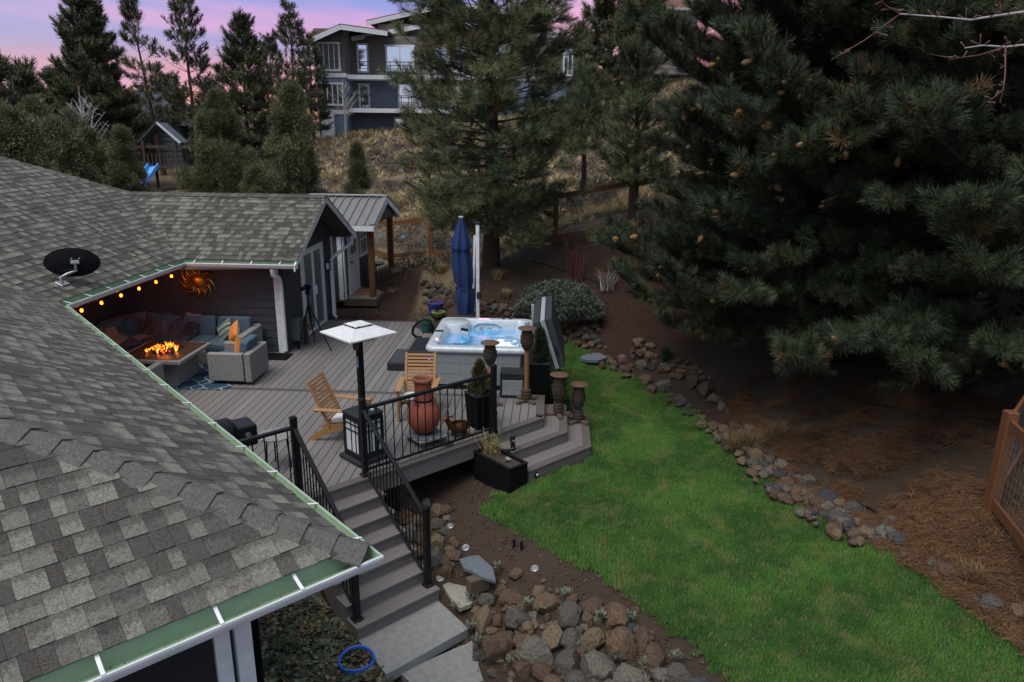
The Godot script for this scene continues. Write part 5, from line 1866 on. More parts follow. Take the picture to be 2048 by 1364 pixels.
func juniper(called: String, label: String, group: String, base: Vector3, h: float, r: float, n: int, sd: int, tone: Color, tone2: Color, fat := 0.5) -> void:
	rng.seed = sd
	var t := thing(called, label, "tree", at(base), group)
	var br := MB.new()
	br.tube([V(0, -0.3, 0), V(0.03, h * 0.3, 0), V(0, h * 0.85, 0.02)], [r * 0.08, r * 0.06, 0.02], 7)
	for i in 26:
		var y := rr(0.12, 0.8) * h
		var a := rr(0, TAU)
		var l := r * (1.0 - y / h) * 1.1
		br.tube([V(0, y, 0), V(cos(a) * l, y + l * 0.35, sin(a) * l)], [0.03, 0.008], 4, false)
	part(t, "trunk", br.mesh(), M.bark)
	var xf := []
	var cl := []
	var f := FastNoiseLite.new()
	f.seed = sd
	f.frequency = 0.9 / r
	var nc := int(46 + 26 * r)
	for i in nc:
		var y := pow(rng.randf(), 0.8)
		var prof := pow(1.0 - y, fat) * (0.6 + 0.4 * smoothstep(0.0, 0.25, y))
		var a := rr(0, TAU)
		var rad := r * prof * rr(0.3, 1.18)
		var o := V(cos(a) * rad, (0.05 + y * 0.93) * h, sin(a) * rad)
		var cs := rr(0.16, 0.3) * (0.5 + 0.5 * r) * (1.0 - 0.45 * y)
		var shade := rng.randf()
		for k in int(n * 2.4 / nc):
			var d := V(rng.randfn(0, 1), rng.randfn(0, 1.15), rng.randfn(0, 1))
			var p := o + d * cs * 0.62
			xf.append(Transform3D(basis_to(V(cos(a) * 0.6, 1.0, sin(a) * 0.6) + d * 0.5, (0.7 + 0.2 * r) * rr(0.7, 1.25)), p))
			cl.append(tone.lerp(tone2, clampf(shade * 0.7 + rr(-0.15, 0.45), 0, 1)))
	meta(many(t, "crown", SPRAYS[sd % 3], M.needle, xf, cl), "", "", "", "stuff")

func make_trees() -> void:
	for i in 3:
		TUFTS.append(needle_tuft(200 + i, 70, 0.15, 0.165, 0.006))
		FARS.append(needle_tuft(210 + i, 34, 0.35, 0.34, 0.035))
		SPRAYS.append(leaf_spray(220 + i, 46, 0.14, 0.085, 0.011))
	# tall open pine behind the hot tub
	pine("pine_tree", "tall open grown pine with long needles behind the closed blue parasol", "", V(-1.6, gy(-1.6, -19.0), -19.0), {"seed": 301, "h": 11.5, "from": 1.1, "foot": 0.62, "R": 2.45, "r0": 0.22, "whorl": 0.21, "per": 5, "twig": 0.19, "tl": 0.62, "n": 2, "ts": 1.5, "spread": 0.7, "tone": Color(0.062, 0.082, 0.04), "tone2": Color(0.19, 0.205, 0.09), "tufts": TUFTS[0], "el0": -0.1, "el1": 0.7, "curl": 0.16, "taper": 0.36, "brown": 0.07, "gap": 0.16, "skip": 0.26, "bare": 0.34})
	# dark pines over the bank
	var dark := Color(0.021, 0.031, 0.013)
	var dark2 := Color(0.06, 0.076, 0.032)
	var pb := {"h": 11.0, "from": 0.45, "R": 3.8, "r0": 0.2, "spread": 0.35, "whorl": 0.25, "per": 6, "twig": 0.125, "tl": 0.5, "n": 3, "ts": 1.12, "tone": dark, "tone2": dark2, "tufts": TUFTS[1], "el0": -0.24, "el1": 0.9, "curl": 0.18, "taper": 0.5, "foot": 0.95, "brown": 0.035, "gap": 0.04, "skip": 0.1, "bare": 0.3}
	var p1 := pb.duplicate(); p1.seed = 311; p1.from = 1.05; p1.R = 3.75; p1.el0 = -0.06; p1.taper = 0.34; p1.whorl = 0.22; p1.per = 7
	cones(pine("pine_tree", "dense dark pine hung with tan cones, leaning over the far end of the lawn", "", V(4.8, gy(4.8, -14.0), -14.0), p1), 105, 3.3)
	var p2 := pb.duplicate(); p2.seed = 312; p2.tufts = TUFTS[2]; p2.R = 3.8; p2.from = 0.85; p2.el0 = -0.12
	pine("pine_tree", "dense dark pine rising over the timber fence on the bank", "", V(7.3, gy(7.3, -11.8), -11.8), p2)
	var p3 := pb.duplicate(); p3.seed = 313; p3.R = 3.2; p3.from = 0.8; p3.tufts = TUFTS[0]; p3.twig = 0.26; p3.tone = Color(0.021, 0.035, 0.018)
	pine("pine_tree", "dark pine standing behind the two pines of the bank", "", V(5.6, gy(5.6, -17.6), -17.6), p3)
	# lighter young pines on the slope behind
	var yg := {"seed": 321, "h": 7.2, "from": 1.5, "R": 1.05, "r0": 0.1, "whorl": 0.33, "per": 5, "twig": 0.24, "tl": 0.4, "n": 2, "ts": 1.4, "tone": Color(0.06, 0.085, 0.042), "tone2": Color(0.155, 0.185, 0.085), "tufts": TUFTS[1], "el0": 0.15, "el1": 0.95, "taper": 0.6, "gap": 0.06}
	var b1 := atdist(1262, 470, 19.5)
	pine("pine_tree", "slim paler green young pine between the tall pine and the dark pines", "", V(b1.x, gy(b1.x, b1.z), b1.z), yg)
	var y2 := yg.duplicate(); y2.seed = 322; y2.h = 4.0; y2.R = 0.9; y2.tufts = TUFTS[2]
	var b2 := atdist(1160, 400, 24.0)
	pine("pine_tree", "young pine on the dry slope beyond the timber fence", "", V(b2.x, gy(b2.x, b2.z), b2.z), y2)
	# background conifers: pixel of the trunk, distance, pixel of the top, radius in metres
	var bg := [
		[190, 46.0, -14, 2.7, 1, 0.06, 0.5, "broad dark conifer, tallest beyond the shingle roof"],
		[318, 52.0, 16, 1.7, 0, 0.25, 1.1, "thin leaning pine with sparse crown beyond the roof"],
		[388, 50.0, -12, 2.3, 2, 0.24, 1.1, "tall sparse pine with bare lower trunk above the play house"],
		[492, 47.0, 44, 2.1, 1, 0.06, 0.75, "full rounded pine left of the three storey house"],
		[590, 56.0, 16, 1.8, 0, 0.22, 1.1, "slender pine with narrow spire beside the three storey house"],
		[553, 60.0, 84, 1.7, 2, 0.12, 0.9, "short pine beside the slender spire pine"],
		[628, 60.0, 70, 1.5, 1, 0.12, 0.9, "narrow pine touching the three storey house wall"],
		[-8, 40.0, 118, 2.6, 1, 0.05, 0.6, "broad conifer at the edge of the neighbouring wood"],
		[66, 44.0, 142, 2.0, 0, 0.14, 0.8, "windswept conifer with bent top in the neighbouring wood"],
		[130, 50.0, 150, 2.0, 2, 0.1, 0.7, "lower conifer before the tallest dark conifer"],
		[268, 56.0, 205, 2.2, 1, 0.1, 0.8, "low pine filling the gap between two tall pines"],
		[430, 56.0, 178, 2.2, 0, 0.1, 0.8, "low pine behind the rounded juniper"],
		[345, 58.0, 170, 2.0, 2, 0.1, 0.8, "low pine behind the play house"],
		[1212, 46.0, -60, 2.6, 0, 0.14, 0.8, "open dark conifer against the glow beside the three storey house"]
		]
	for i in bg.size():
		var q: Array = bg[i]
		var p := atdist(q[0], 262, q[1])
		var g := gy(p.x, p.z)
		var top := atdist(q[0], q[2], q[1]).y
		var h := top - g
		pine("pine_tree", q[7], "conifers beyond the roof", V(p.x, g, p.z), {"seed": 340 + i, "h": h, "from": h * (0.12 if q[6] < 1.0 else 0.3), "R": q[3], "r0": 0.16, "whorl": 0.5 if q[6] < 1.0 else 0.62, "per": 5 if q[6] < 1.0 else 4, "twig": 0.32 * q[6], "tl": 0.7, "n": 3 if q[6] < 0.9 else 2, "ts": 1.0, "tone": Color(0.042, 0.052, 0.028), "tone2": Color(0.13, 0.13, 0.06), "tufts": FARS[q[4]], "el0": -0.05, "el1": 0.9, "taper": 0.7, "gap": q[5], "skip": 0.2, "lean": V(rr(-0.4, 0.4), 0, 0) if i != 1 else V(-0.9, 0, 0), "bark": M.bark_red})
	# far wood closing the horizon line
	# junipers and rounded evergreens nearer the roof
	var jl := [
		[250, 30.0, 262, 1.05, 2.0, 1300, "pointed small juniper just beyond the roof ridge"],
		[446, 38.0, 190, 2.0, 1.6, 2300, "rounded juniper with bare stem on the dry grass"],
		[592, 33.0, 178, 1.75, 2.0, 2800, "tall dense juniper just beyond the gable ridge"],
		[512, 32.0, 335, 0.8, 1.0, 900, "low round juniper bush beside the tall dense juniper"],
		[-6, 31.0, 196, 1.9, 1.2, 2000, "pointed olive juniper at the edge of the wood behind the roof"],
		[84, 33.0, 206, 1.6, 1.2, 1900, "pointed juniper rising between the olive junipers"],
		[158, 36.0, 226, 1.6, 1.2, 1900, "slim olive juniper before the tallest dark conifer"],
		[40, 27.0, 232, 2.0, 1.2, 2200, "broad olive juniper behind the roof hip"],
		[120, 29.0, 250, 1.8, 1.2, 2000, "olive juniper with rounded top behind the roof hip"],
		[185, 33.0, 268, 1.6, 1.2, 1700, "brownish juniper between roof hip and small juniper"],
		[715, 30.0, 288, 0.55, 2.0, 900, "small slim juniper on the slope beyond the porch roof"]]
	for i in jl.size():
		var q: Array = jl[i]
		var p := atdist(q[0], 330, q[1])
		var g := gy(p.x, p.z)
		var h := atdist(q[0], q[2], q[1]).y - g
		juniper("juniper_tree", q[6], "junipers beyond the roof", V(p.x, g, p.z), h, q[3], q[5], 370 + i, Color(0.06, 0.066, 0.03), Color(0.17, 0.17, 0.075), 0.8 if q[4] > 1.5 else 0.62)
	bare_tree("bare_tree", "small leafless tree standing before the three storey house", gp(692, 285), 4.6, 61)
	bare_tree("bare_tree", "pale leafless shrub between the rounded pine and tall juniper", gp(548, 300), 3.4, 62)
	bare_tree("bare_tree", "leafless grey tree before the tallest dark conifer", atdist(178, 320, 36.0) * V(1, 0, 1) + V(0, 2.0, 0), 4.4, 63)
	# maple limb reaching in over the bank: its trunk stands outside the picture
	var mt := thing("maple_tree", "leafless maple with pale knobbly limbs before the dark pines", "tree", at(V(6.6, gy(6.6, -4.6), -4.6)))
	var inv := mt.transform.inverse()
	part(mt, "trunk", tubem([V(0, -0.3, 0), V(0.05, 2.0, 0), V(0, 4.2, 0.1), V(0.1, 6.2, 0)], [0.13, 0.11, 0.09, 0.05], 10), M.twig_pale)
	var limb := func(px: Array, r: float, r0: float, m: Material, called: String, start: Vector3) -> void:
		var pts := []
		if start != Vector3.ZERO: pts.append(start)
		for i in range(0, px.size(), 2): pts.append(inv * atdist(px[i], px[i + 1], r - 0.05 * i))
		var rads := []
		for i in pts.size(): rads.append(lerpf(r0, r0 * 0.35, float(i) / (pts.size() - 1)))
		part(mt, called, tubem(pts, rads, 6), m)
		rng.seed = int(px[0]) + 3
		for i in range(1, pts.size()):
			for k in 3:
				var p: Vector3 = pts[i - 1].lerp(pts[i], rng.randf())
				var d := V(rr(-1, 1), rr(-0.4, 1), rr(-1, 1)).normalized()
				var l := rr(0.02, 0.08)
				part(mt, "twig", tubem([p, p + d * l * 0.6, p + d * l], [0.003, 0.003, 0.006], 5), M.twig_red)
	limb.call([2120, 20, 2048, 24, 1990, 32, 1940, 40, 1880, 34, 1800, 28], 5.6, 0.011, M.twig_pale, "limb", V(0, 5.0, 0))
	limb.call([1800, 28, 1770, 10, 1757, -10], 5.35, 0.005, M.twig_red, "limb", Vector3.ZERO)
	limb.call([1800, 28, 1730, 80, 1662, 120], 5.35, 0.005, M.twig_red, "limb", Vector3.ZERO)
	limb.call([2120, 84, 2048, 90, 2010, 94, 1965, 91, 1930, 96], 5.6, 0.01, M.twig_pale, "limb", V(0.05, 4.7, 0))
	limb.call([2010, 94, 1960, 110, 1905, 118, 1860, 108], 5.5, 0.0045, M.twig_red, "limb", Vector3.ZERO)
	limb.call([2011, 92, 2010, 150, 2006, 180, 1975, 205], 5.4, 0.005, M.twig_red, "limb", Vector3.ZERO)
	limb.call([2006, 30, 2004, 10, 1995, -6], 5.5, 0.0045, M.twig_red, "limb", Vector3.ZERO)

func cones(tree: Node3D, n: int, reach: float) -> void:
	rng.seed = 411
	var mb := MB.new()
	mb.lathe([Vector2(0.0, -0.06), Vector2(0.014, -0.05), Vector2(0.028, -0.02), Vector2(0.03, 0.0), Vector2(0.02, 0.03), Vector2(0.0, 0.045)], 8, Transform3D())
	var me := mb.mesh()
	var crown := tree.get_node("crown") as MultiMeshInstance3D
	var mm := crown.multimesh
	var done := 0
	var tries := 0
	while done < n and tries < 6000:
		tries += 1
		var t := mm.get_instance_transform(rng.randi() % mm.instance_count)
		var p := t.origin
		# outer tips that face the garden
		if Vector2(p.x, p.z).length() < reach * 0.55 or p.dot(V(-0.35, 0, 0.93)) < 0.6 or p.y > 6.0: continue
		for k in 1 + rng.randi() % 2:
			part(tree, "cone", me, M.cone, Transform3D(Basis.from_euler(V(rr(-2, 2), rr(0, TAU), rr(-2, 2))).scaled(Vector3.ONE * rr(1.1, 1.9)), p + V(rr(-0.08, 0.08), rr(-0.02, 0.08), rr(-0.08, 0.08)) + V(-0.35, 0.1, 0.93) * 0.13))
		done += 1

func bare_tree(called: String, label: String, base: Vector3, h: float, sd: int) -> void:
	rng.seed = sd
	var t := thing(called, label, "tree", at(base), "leafless trees")
	var tr := MB.new()
	tr.tube([V(0, -0.2, 0), V(0.03, h * 0.35, 0), V(0, h * 0.7, 0.04), V(0.02, h, 0)], [h * 0.018, h * 0.014, h * 0.008, 0.008], 7)
	part(t, "trunk", tr.mesh(), M.twig_pale)
	var br := MB.new()
	for i in 26:
		var y := rr(0.28, 0.85) * h
		var a := rr(0, TAU)
		var l := (h - y) * rr(0.35, 0.75)
		var p := V(0.02, y, 0)
		var e := p + V(cos(a) * l * 0.75, l * 0.8, sin(a) * l * 0.75)
		br.tube([p, p.lerp(e, 0.5) + V(0, -0.05, 0), e], [0.03, 0.02, 0.008], 4, false)
		for k in 4:
			var f := p.lerp(e, rr(0.3, 0.95))
			br.tube([f, f + V(rr(-0.4, 0.4), rr(0.1, 0.5), rr(-0.4, 0.4)) * h * 0.16], [0.012, 0.006], 3, false)
	part(t, "branches", br.mesh(), M.twig_pale)
# ------------------------------------------------------------------ neighbouring buildings
func far_window(parent: Node3D, c: Vector3, ax: Vector3, w: float, h: float, n: int, out: Vector3) -> void:
	var win := Node3D.new()
	win.name = "window"
	parent.add_child(win, true)
	for i in n:
		var p := c + ax * (w * ((i + 0.5) / n - 0.5)) + out * 0.03
		part(win, "pane", barm(p - ax * (w / n - 0.06) * 0.5, p + ax * (w / n - 0.06) * 0.5, 0.02, h), M.far_glass)
	var u := ax * w * 0.5
	var k := V(0, h / 2, 0)
	var o := out * 0.05
	for q in [[c - u - k, c - u + k], [c + u - k, c + u + k]]: part(win, "frame", barm(q[0] + o, q[1] + o, 0.12, 0.12), M.far_white)
	for q in [[c - u * 1.12 - k, c + u * 1.12 - k], [c - u * 1.12 + k, c + u * 1.12 + k]]: part(win, "frame", barm(q[0] + o, q[1] + o, 0.12, 0.14), M.far_white)
	for i in range(1, n):
		var p := c + ax * (w * (float(i) / n - 0.5)) + o
		part(win, "mullion", barm(p - k, p + k, 0.06, 0.06), M.far_white)

func make_neighbours() -> void:
	# three storey house on the hill
	var c := atdist(697, 275, 62.0)
	var l := atdist(640, 278, 62.6)
	var b := thing("hill_house", "three storey modern house on the hill, slate blue below and brown lap siding above", "house", at(V(c.x, 3.5, c.z)))
	var inv := b.transform.inverse()
	var ax := (V(c.x, 0, c.z) - V(l.x, 0, l.z)).normalized()
	var out := V(-ax.z, 0, ax.x)
	var W := (V(c.x, 0, c.z) - V(l.x, 0, l.z)).length()
	var Y := func(py: float) -> float: return atdist(665, py, 62.0).y
	var y0: float = Y.call(284.0)
	var y1: float = Y.call(224.0)
	var y2: float = Y.call(150.0)
	var y3: float = Y.call(70.0)
	var blk := func(called: String, a: Vector3, wd: float, dp: float, ya: float, yb: float, m: Material) -> void:
		var mb := MB.new()
		var p := a
		var q := a + ax * wd
		var r := q - out * dp
		var s := a - out * dp
		mb.hexa([V(p.x, ya, p.z), V(q.x, ya, q.z), V(r.x, ya, r.z), V(s.x, ya, s.z)], [V(p.x, yb, p.z), V(q.x, yb, q.z), V(r.x, yb, r.z), V(s.x, yb, s.z)])
		part(b, called, mb.mesh(), m, inv)
	var o := V(l.x, 0, l.z)
	blk.call("wall", o, W, 9.0, y0 - 1.5, y1, M.stucco_blue)
	blk.call("wall", o, W, 9.0, y1, y2, M.stucco_blue)
	blk.call("wall", o, W, 9.0, y2, y3 + 0.5, M.lap_brown)
	# lap boards on the top storey
	var yy := y2 + 0.2
	var kx := 0
	while yy < y3 + 0.3:
		part(b, "siding_board", barm(o + out * 0.02 + V(0, yy, 0), o + out * 0.02 + ax * W + V(0, yy, 0), 0.05, 0.15), M.lap_brown if kx % 2 else M.lap_brown2, inv)
		yy += 0.2
		kx += 1
	for y in [y1, y2]: blk.call("band", o - ax * 0.06 + out * 0.06, W + 0.12, 9.2, y - 0.16, y + 0.16, M.far_white)
	# main block set back, reaching to the right
	var mo := o + ax * W - out * 2.2
	blk.call("wall", mo, 19.5, 8.0, y0 - 1.5, y2, M.stucco_blue)
	blk.call("wall", mo, 19.5, 8.0, y2, y3 + 0.2, M.lap_brown)
	for y in [y1 + 0.2, y2 - 0.05]:
		blk.call("balcony_slab", mo + out * 1.9 + ax * 0.05, 11.0, 1.9, y - 0.2, y + 0.12, M.far_white)
		for i in 14:
			var p := mo + out * 1.8 + ax * (0.3 + i * 0.8)
			part(b, "balcony_post", barm(p + V(0, y + 0.1, 0), p + V(0, y + 1.1, 0), 0.06, 0.06), M.dark_timber, inv)
		part(b, "balcony_rail", barm(mo + out * 1.8 + V(0, y + 1.1, 0), mo + out * 1.8 + ax * 11 + V(0, y + 1.1, 0), 0.08, 0.06), M.dark_timber, inv)
		part(b, "balcony_rail", barm(mo + out * 1.8 + V(0, y + 0.6, 0), mo + out * 1.8 + ax * 11 + V(0, y + 0.6, 0), 0.04, 0.04), M.dark_timber, inv)
	blk.call("band", mo + out * 0.05, 19.6, 8.2, y2 - 0.14, y2 + 0.14, M.far_white)
	var wn := Node3D.new()
	wn.name = "facade"
	wn.transform = inv
	b.add_child(wn)
	var wc := o + ax * (W * 0.5)
	far_window(wn, wc + V(0, Y.call(113.0), 0) + ax * -0.05, ax, 1.65, 2.0, 4, out)
	far_window(wn, wc + V(0, Y.call(188.0), 0) + ax * 0.08, ax, 1.65, 1.6, 4, out)
	far_window(wn, mo + ax * 0.95 + V(0, Y.call(110.0), 0), ax, 0.8, 2.1, 1, out)
	far_window(wn, mo + ax * 0.95 + V(0, Y.call(190.0), 0), ax, 0.8, 1.9, 1, out)
	for q in [[4.0, 110.0, 2.2, 1.9], [8.0, 112.0, 2.4, 1.9], [12.0, 112.0, 1.6, 1.7], [17.6, 112.0, 0.7, 2.2], [5.0, 188.0, 2.4, 1.9], [9.5, 188.0, 2.0, 1.9], [4.2, 250.0, 1.6, 1.2]]:
		far_window(wn, mo + ax * q[0] + V(0, Y.call(q[1]), 0), ax, q[2], q[3], 2, out)
	part(wn, "door", barm(o + ax * 0.75 + out * 0.04 + V(0, y0 + 0.25, 0), o + ax * 0.75 + out * 0.04 + V(0, y0 + 2.3, 0), 0.06, 0.85), M.far_white)
	part(wn, "door_frame", barm(o + ax * 0.25 + out * 0.06 + V(0, y0 + 2.42, 0), o + ax * 1.3 + out * 0.06 + V(0, y0 + 2.42, 0), 0.1, 0.14), M.far_white)
	for s in [0.3, 1.22]: part(wn, "door_frame", barm(o + ax * s + out * 0.05 + V(0, y0 + 0.25, 0), o + ax * s + out * 0.05 + V(0, y0 + 2.35, 0), 0.12, 0.08), M.far_white)
	# low gable roofs with deep white fascias
	var roof := func(pts: Array, dp: float) -> void:
		# polyline of roof edge points along the facade
		for i in pts.size() - 1:
			var mb := MB.new()
			var p: Vector3 = pts[i]; var q: Vector3 = pts[i + 1]
			var bk := -out * dp
			var th := V(0, 0.14, 0)
			mb.hexa([p, q, q + bk, p + bk], [p + th, q + th, q + bk + th, p + bk + th])
			part(b, "roof", mb.mesh(), M.brick_roof, inv)
			part(b, "fascia", barm(p + out * 0.05 - V(0, 0.12, 0), q + out * 0.05 - V(0, 0.12, 0), 0.08, 0.34), M.far_white, inv)
			var so := MB.new()
			so.quad(q - V(0, 0.02, 0), p - V(0, 0.02, 0), p + bk - V(0, 0.02, 0), q + bk - V(0, 0.02, 0))
			part(b, "soffit", so.mesh(), M.dark_timber, inv)
	var hz := 61.0
	roof.call([atdist(607, 84, hz), atdist(680, 51, hz), atdist(775, 64, hz)], 10.0)
	roof.call([atdist(703, 75, 64.0), atdist(840, 50, 64.0)], 9.0)
	roof.call([atdist(732, 44, 65.0), atdist(905, 5, 65.0), atdist(1088, 34, 65.0)], 11.0)
	roof.call([atdist(1000, 62, 64.5), atdist(1112, 72, 64.5)], 8.0)
	roof.call([atdist(1060, 52, 66.0), atdist(1185, 92, 66.0)], 8.0)
	blk.call("wall", mo + ax * 2.0 - out * 1.5, 13.0, 6.0, y3, y3 + 1.3, M.lap_brown)
	part(b, "porch_panel", barm(mo + ax * 19.56 + out * 0.02 + V(0, Y.call(118.0), 0), mo + ax * 19.56 + out * 0.02 + V(0, Y.call(97.0) + 0.3, 0), 0.08, 0.5), M.amber, inv)

	# small grey house and play tower in the dip
	var sp := atdist(318, 330, 58.0)
	var sh := thing("grey_house", "small grey lap sided house with steep roof half hidden behind pines", "house", at(V(sp.x, gy(sp.x, sp.z), sp.z), 0.12))
	var yb := gy(sp.x, sp.z)
	boxat(sh, "wall", V(0, 0.9, 0), V(5.2, 3.6, 5), M.lap_grey)
	for i in 10: boxat(sh, "siding_board", V(0, -0.5 + i * 0.32, 2.53), V(5.2, 0.26, 0.06), M.lap_grey)
	var rf := MB.new()
	rf.prism(PackedVector2Array([Vector2(-3, 0), Vector2(3, 0), Vector2(0.9, 2.2), Vector2(-0.9, 2.2)]), 5.6, at(V(0, 2.6, -2.8)))
	part(sh, "roof", rf.mesh(), M.lap_grey)
	var gb := MB.new()
	gb.prism(PackedVector2Array([Vector2(-0.9, -0.1), Vector2(0.9, -0.1), Vector2(0, 1.5)]), 1.2, at(V(0.5, 2.9, 1.9)))
	part(sh, "dormer", gb.mesh(), M.lap_grey)
	boxat(sh, "flue", V(-0.4, 4.9, 0.4), V(0.14, 0.7, 0.14), M.far_white)
	var pp := atdist(335, 350, 44.0)
	var pt := thing("play_tower", "dark timber play tower with peaked canopy beyond the roof", "play tower", at(V(pp.x, gy(pp.x, pp.z), pp.z), 0.15))
	for sx in [-0.8, 0.8]:
		for sz in [-0.7, 0.7]: boxat(pt, "post", V(sx, 1.3, sz), V(0.12, 2.6, 0.12), M.dark_timber)
	boxat(pt, "platform", V(0.1, 1.25, 0), V(2.0, 0.12, 1.7), M.dark_timber)
	boxat(pt, "swing_beam", V(0.2, 2.3, 0.6), V(4.6, 0.16, 0.14), M.dark_timber)
	for i in 7: boxat(pt, "baluster", V(-0.6 + i * 0.2, 1.6, 0.75), V(0.06, 0.7, 0.05), M.dark_timber)
	for s in [-1.0, 1.0]:
		part(pt, "canopy", barm(V(0, 3.5, -0.05), V(s * 1.05, 2.5, -0.05), 1.4, 0.05), mat(lin(0.07, 0.085, 0.1), 0.8))
		part(pt, "canopy_edge", barm(V(0, 3.52, 0.68), V(s * 1.08, 2.5, 0.68), 0.06, 0.1), M.far_white if s > 0 else M.dark_timber)
	var sl := thing("slide", "bright blue slide coming down from the play tower", "slide", at(V(pp.x, gy(pp.x, pp.z), pp.z), 0.15))
	var a := V(-0.35, 1.3, 0.8)
	var e := V(-0.9, -0.2, 2.9)
	part(sl, "chute", barm(a, e, 0.5, 0.06), M.slide)
	for s in [-0.25, 0.25]: part(sl, "side_rail", barm(a + V(s, 0.1, 0), e + V(s, 0.1, 0), 0.05, 0.2), M.slide)
	# house on the upper slope
	var tp := atdist(1318, 60, 60.0)
	var th := thing("taupe_house", "taupe house with tiled hip roof high on the slope", "house", at(V(tp.x, tp.y - 5.0, tp.z), 0.3))
	boxat(th, "wall", V(0.3, 4.0, 0), V(3.6, 4.6, 4.0), M.taupe)
	for i in 12: boxat(th, "siding_board", V(0.3, 1.9 + i * 0.36, 2.03), V(3.6, 0.3, 0.05), M.taupe)
	var hr := MB.new()
	var r4 := [V(-1.9, 6.2, 2.6), V(2.9, 6.2, 2.6), V(2.9, 6.2, -2.6), V(-1.9, 6.2, -2.6)]
	var pk := V(0.9, 7.6, 0)
	for i in 4: hr.tri(r4[i], r4[(i + 1) % 4], pk)
	hr.quad(r4[3], r4[2], r4[1], r4[0])
	part(th, "roof", hr.mesh(), M.brick_roof)
	boxat(th, "eave_fascia", V(0.5, 6.12, 0), V(4.82, 0.16, 5.22), M.far_white)
	far_window(th, V(0.8, 4.6, 2.06), V(1, 0, 0), 1.0, 1.4, 2, V(0, 0, 1))
	# white survey stake in the dry grass
	var sk := gp(489, 368)
	solo("marker_stake", bm(V(0.07, 1.0, 0.07), 0.008), M.far_white, "thin white marker stake in the dry grass beyond the roof", "stake", at(sk + V(0, 0.35, 0)))
# ------------------------------------------------------------------ furniture under the roof
func wicker_chair(label: String, t: Transform3D) -> void:
	# faces -x in its own axes, 0.88 m square
	var c := thing("wicker_armchair", label, "armchair", t, "wicker armchairs")
	boxat(c, "swivel_base", V(0, 0.025, 0), V(0.5, 0.05, 0.5), M.black, 0.01)
	boxat(c, "seat_frame", V(-0.03, 0.2, 0), V(0.82, 0.22, 0.62), M.wicker, 0.012)
	for s in [-1, 1]: boxat(c, "arm", V(-0.06, 0.36, s * 0.375), V(0.7, 0.56, 0.13), M.wicker, 0.014)
	boxat(c, "back", V(0.38, 0.36, 0), V(0.13, 0.58, 0.885), M.wicker, 0.014)
	var sc := MB.new()
	sc.cushion(Transform3D(), V(0.4, 0.085, 0.3), 0.22)
	part(c, "seat_cushion", sc.mesh(), M.blue, at(V(-0.09, 0.395, 0)))
	var bc := MB.new()
	bc.cushion(Transform3D(), V(0.085, 0.24, 0.29), 0.28)
	part(c, "back_cushion", bc.mesh(), M.blue, at(V(0.24, 0.62, 0), 0, 0, -0.16))
func cushion_at(parent: Node, called: String, p: Vector3, h: Vector3, m: Material, eu := Vector3.ZERO, e := 0.25) -> void:
	var mb := MB.new()
	mb.cushion(Transform3D(), h, e)
	part(parent, called, mb.mesh(), m, Transform3D(Basis.from_euler(eu), p))
func pillow(called: String, label: String, p: Vector3, eu: Vector3, m: Material, back: Material) -> void:
	var t := thing(called, label, "pillow", Transform3D(Basis.from_euler(eu), p), "throw pillows on the patio seats")
	for s in [1.0, -1.0]:
		var mb := MB.new()
		var N := 12
		var g := []
		for i in N + 1:
			var row := []
			for j in N + 1:
				var u := -1 + 2.0 * i / N
				var w := -1 + 2.0 * j / N
				var pinch := 1.0 - 0.08 * (1.0 - u * u) * absf(w) - 0.0
				var k := (1 - pow(absf(u), 3)) * (1 - pow(absf(w), 3))
				row.append(V(u * 0.21 * (1 - 0.06 * (1 - w * w)), w * 0.21 * (1 - 0.06 * (1 - u * u)), s * (0.004 + 0.075 * sqrt(maxf(k, 0)))))
			g.append(row)
		if s < 0: g.reverse()
		mb.loft(g, false)
		part(t, "front_cover" if s > 0 else "back_cover", mb.mesh(), m if s > 0 else back)

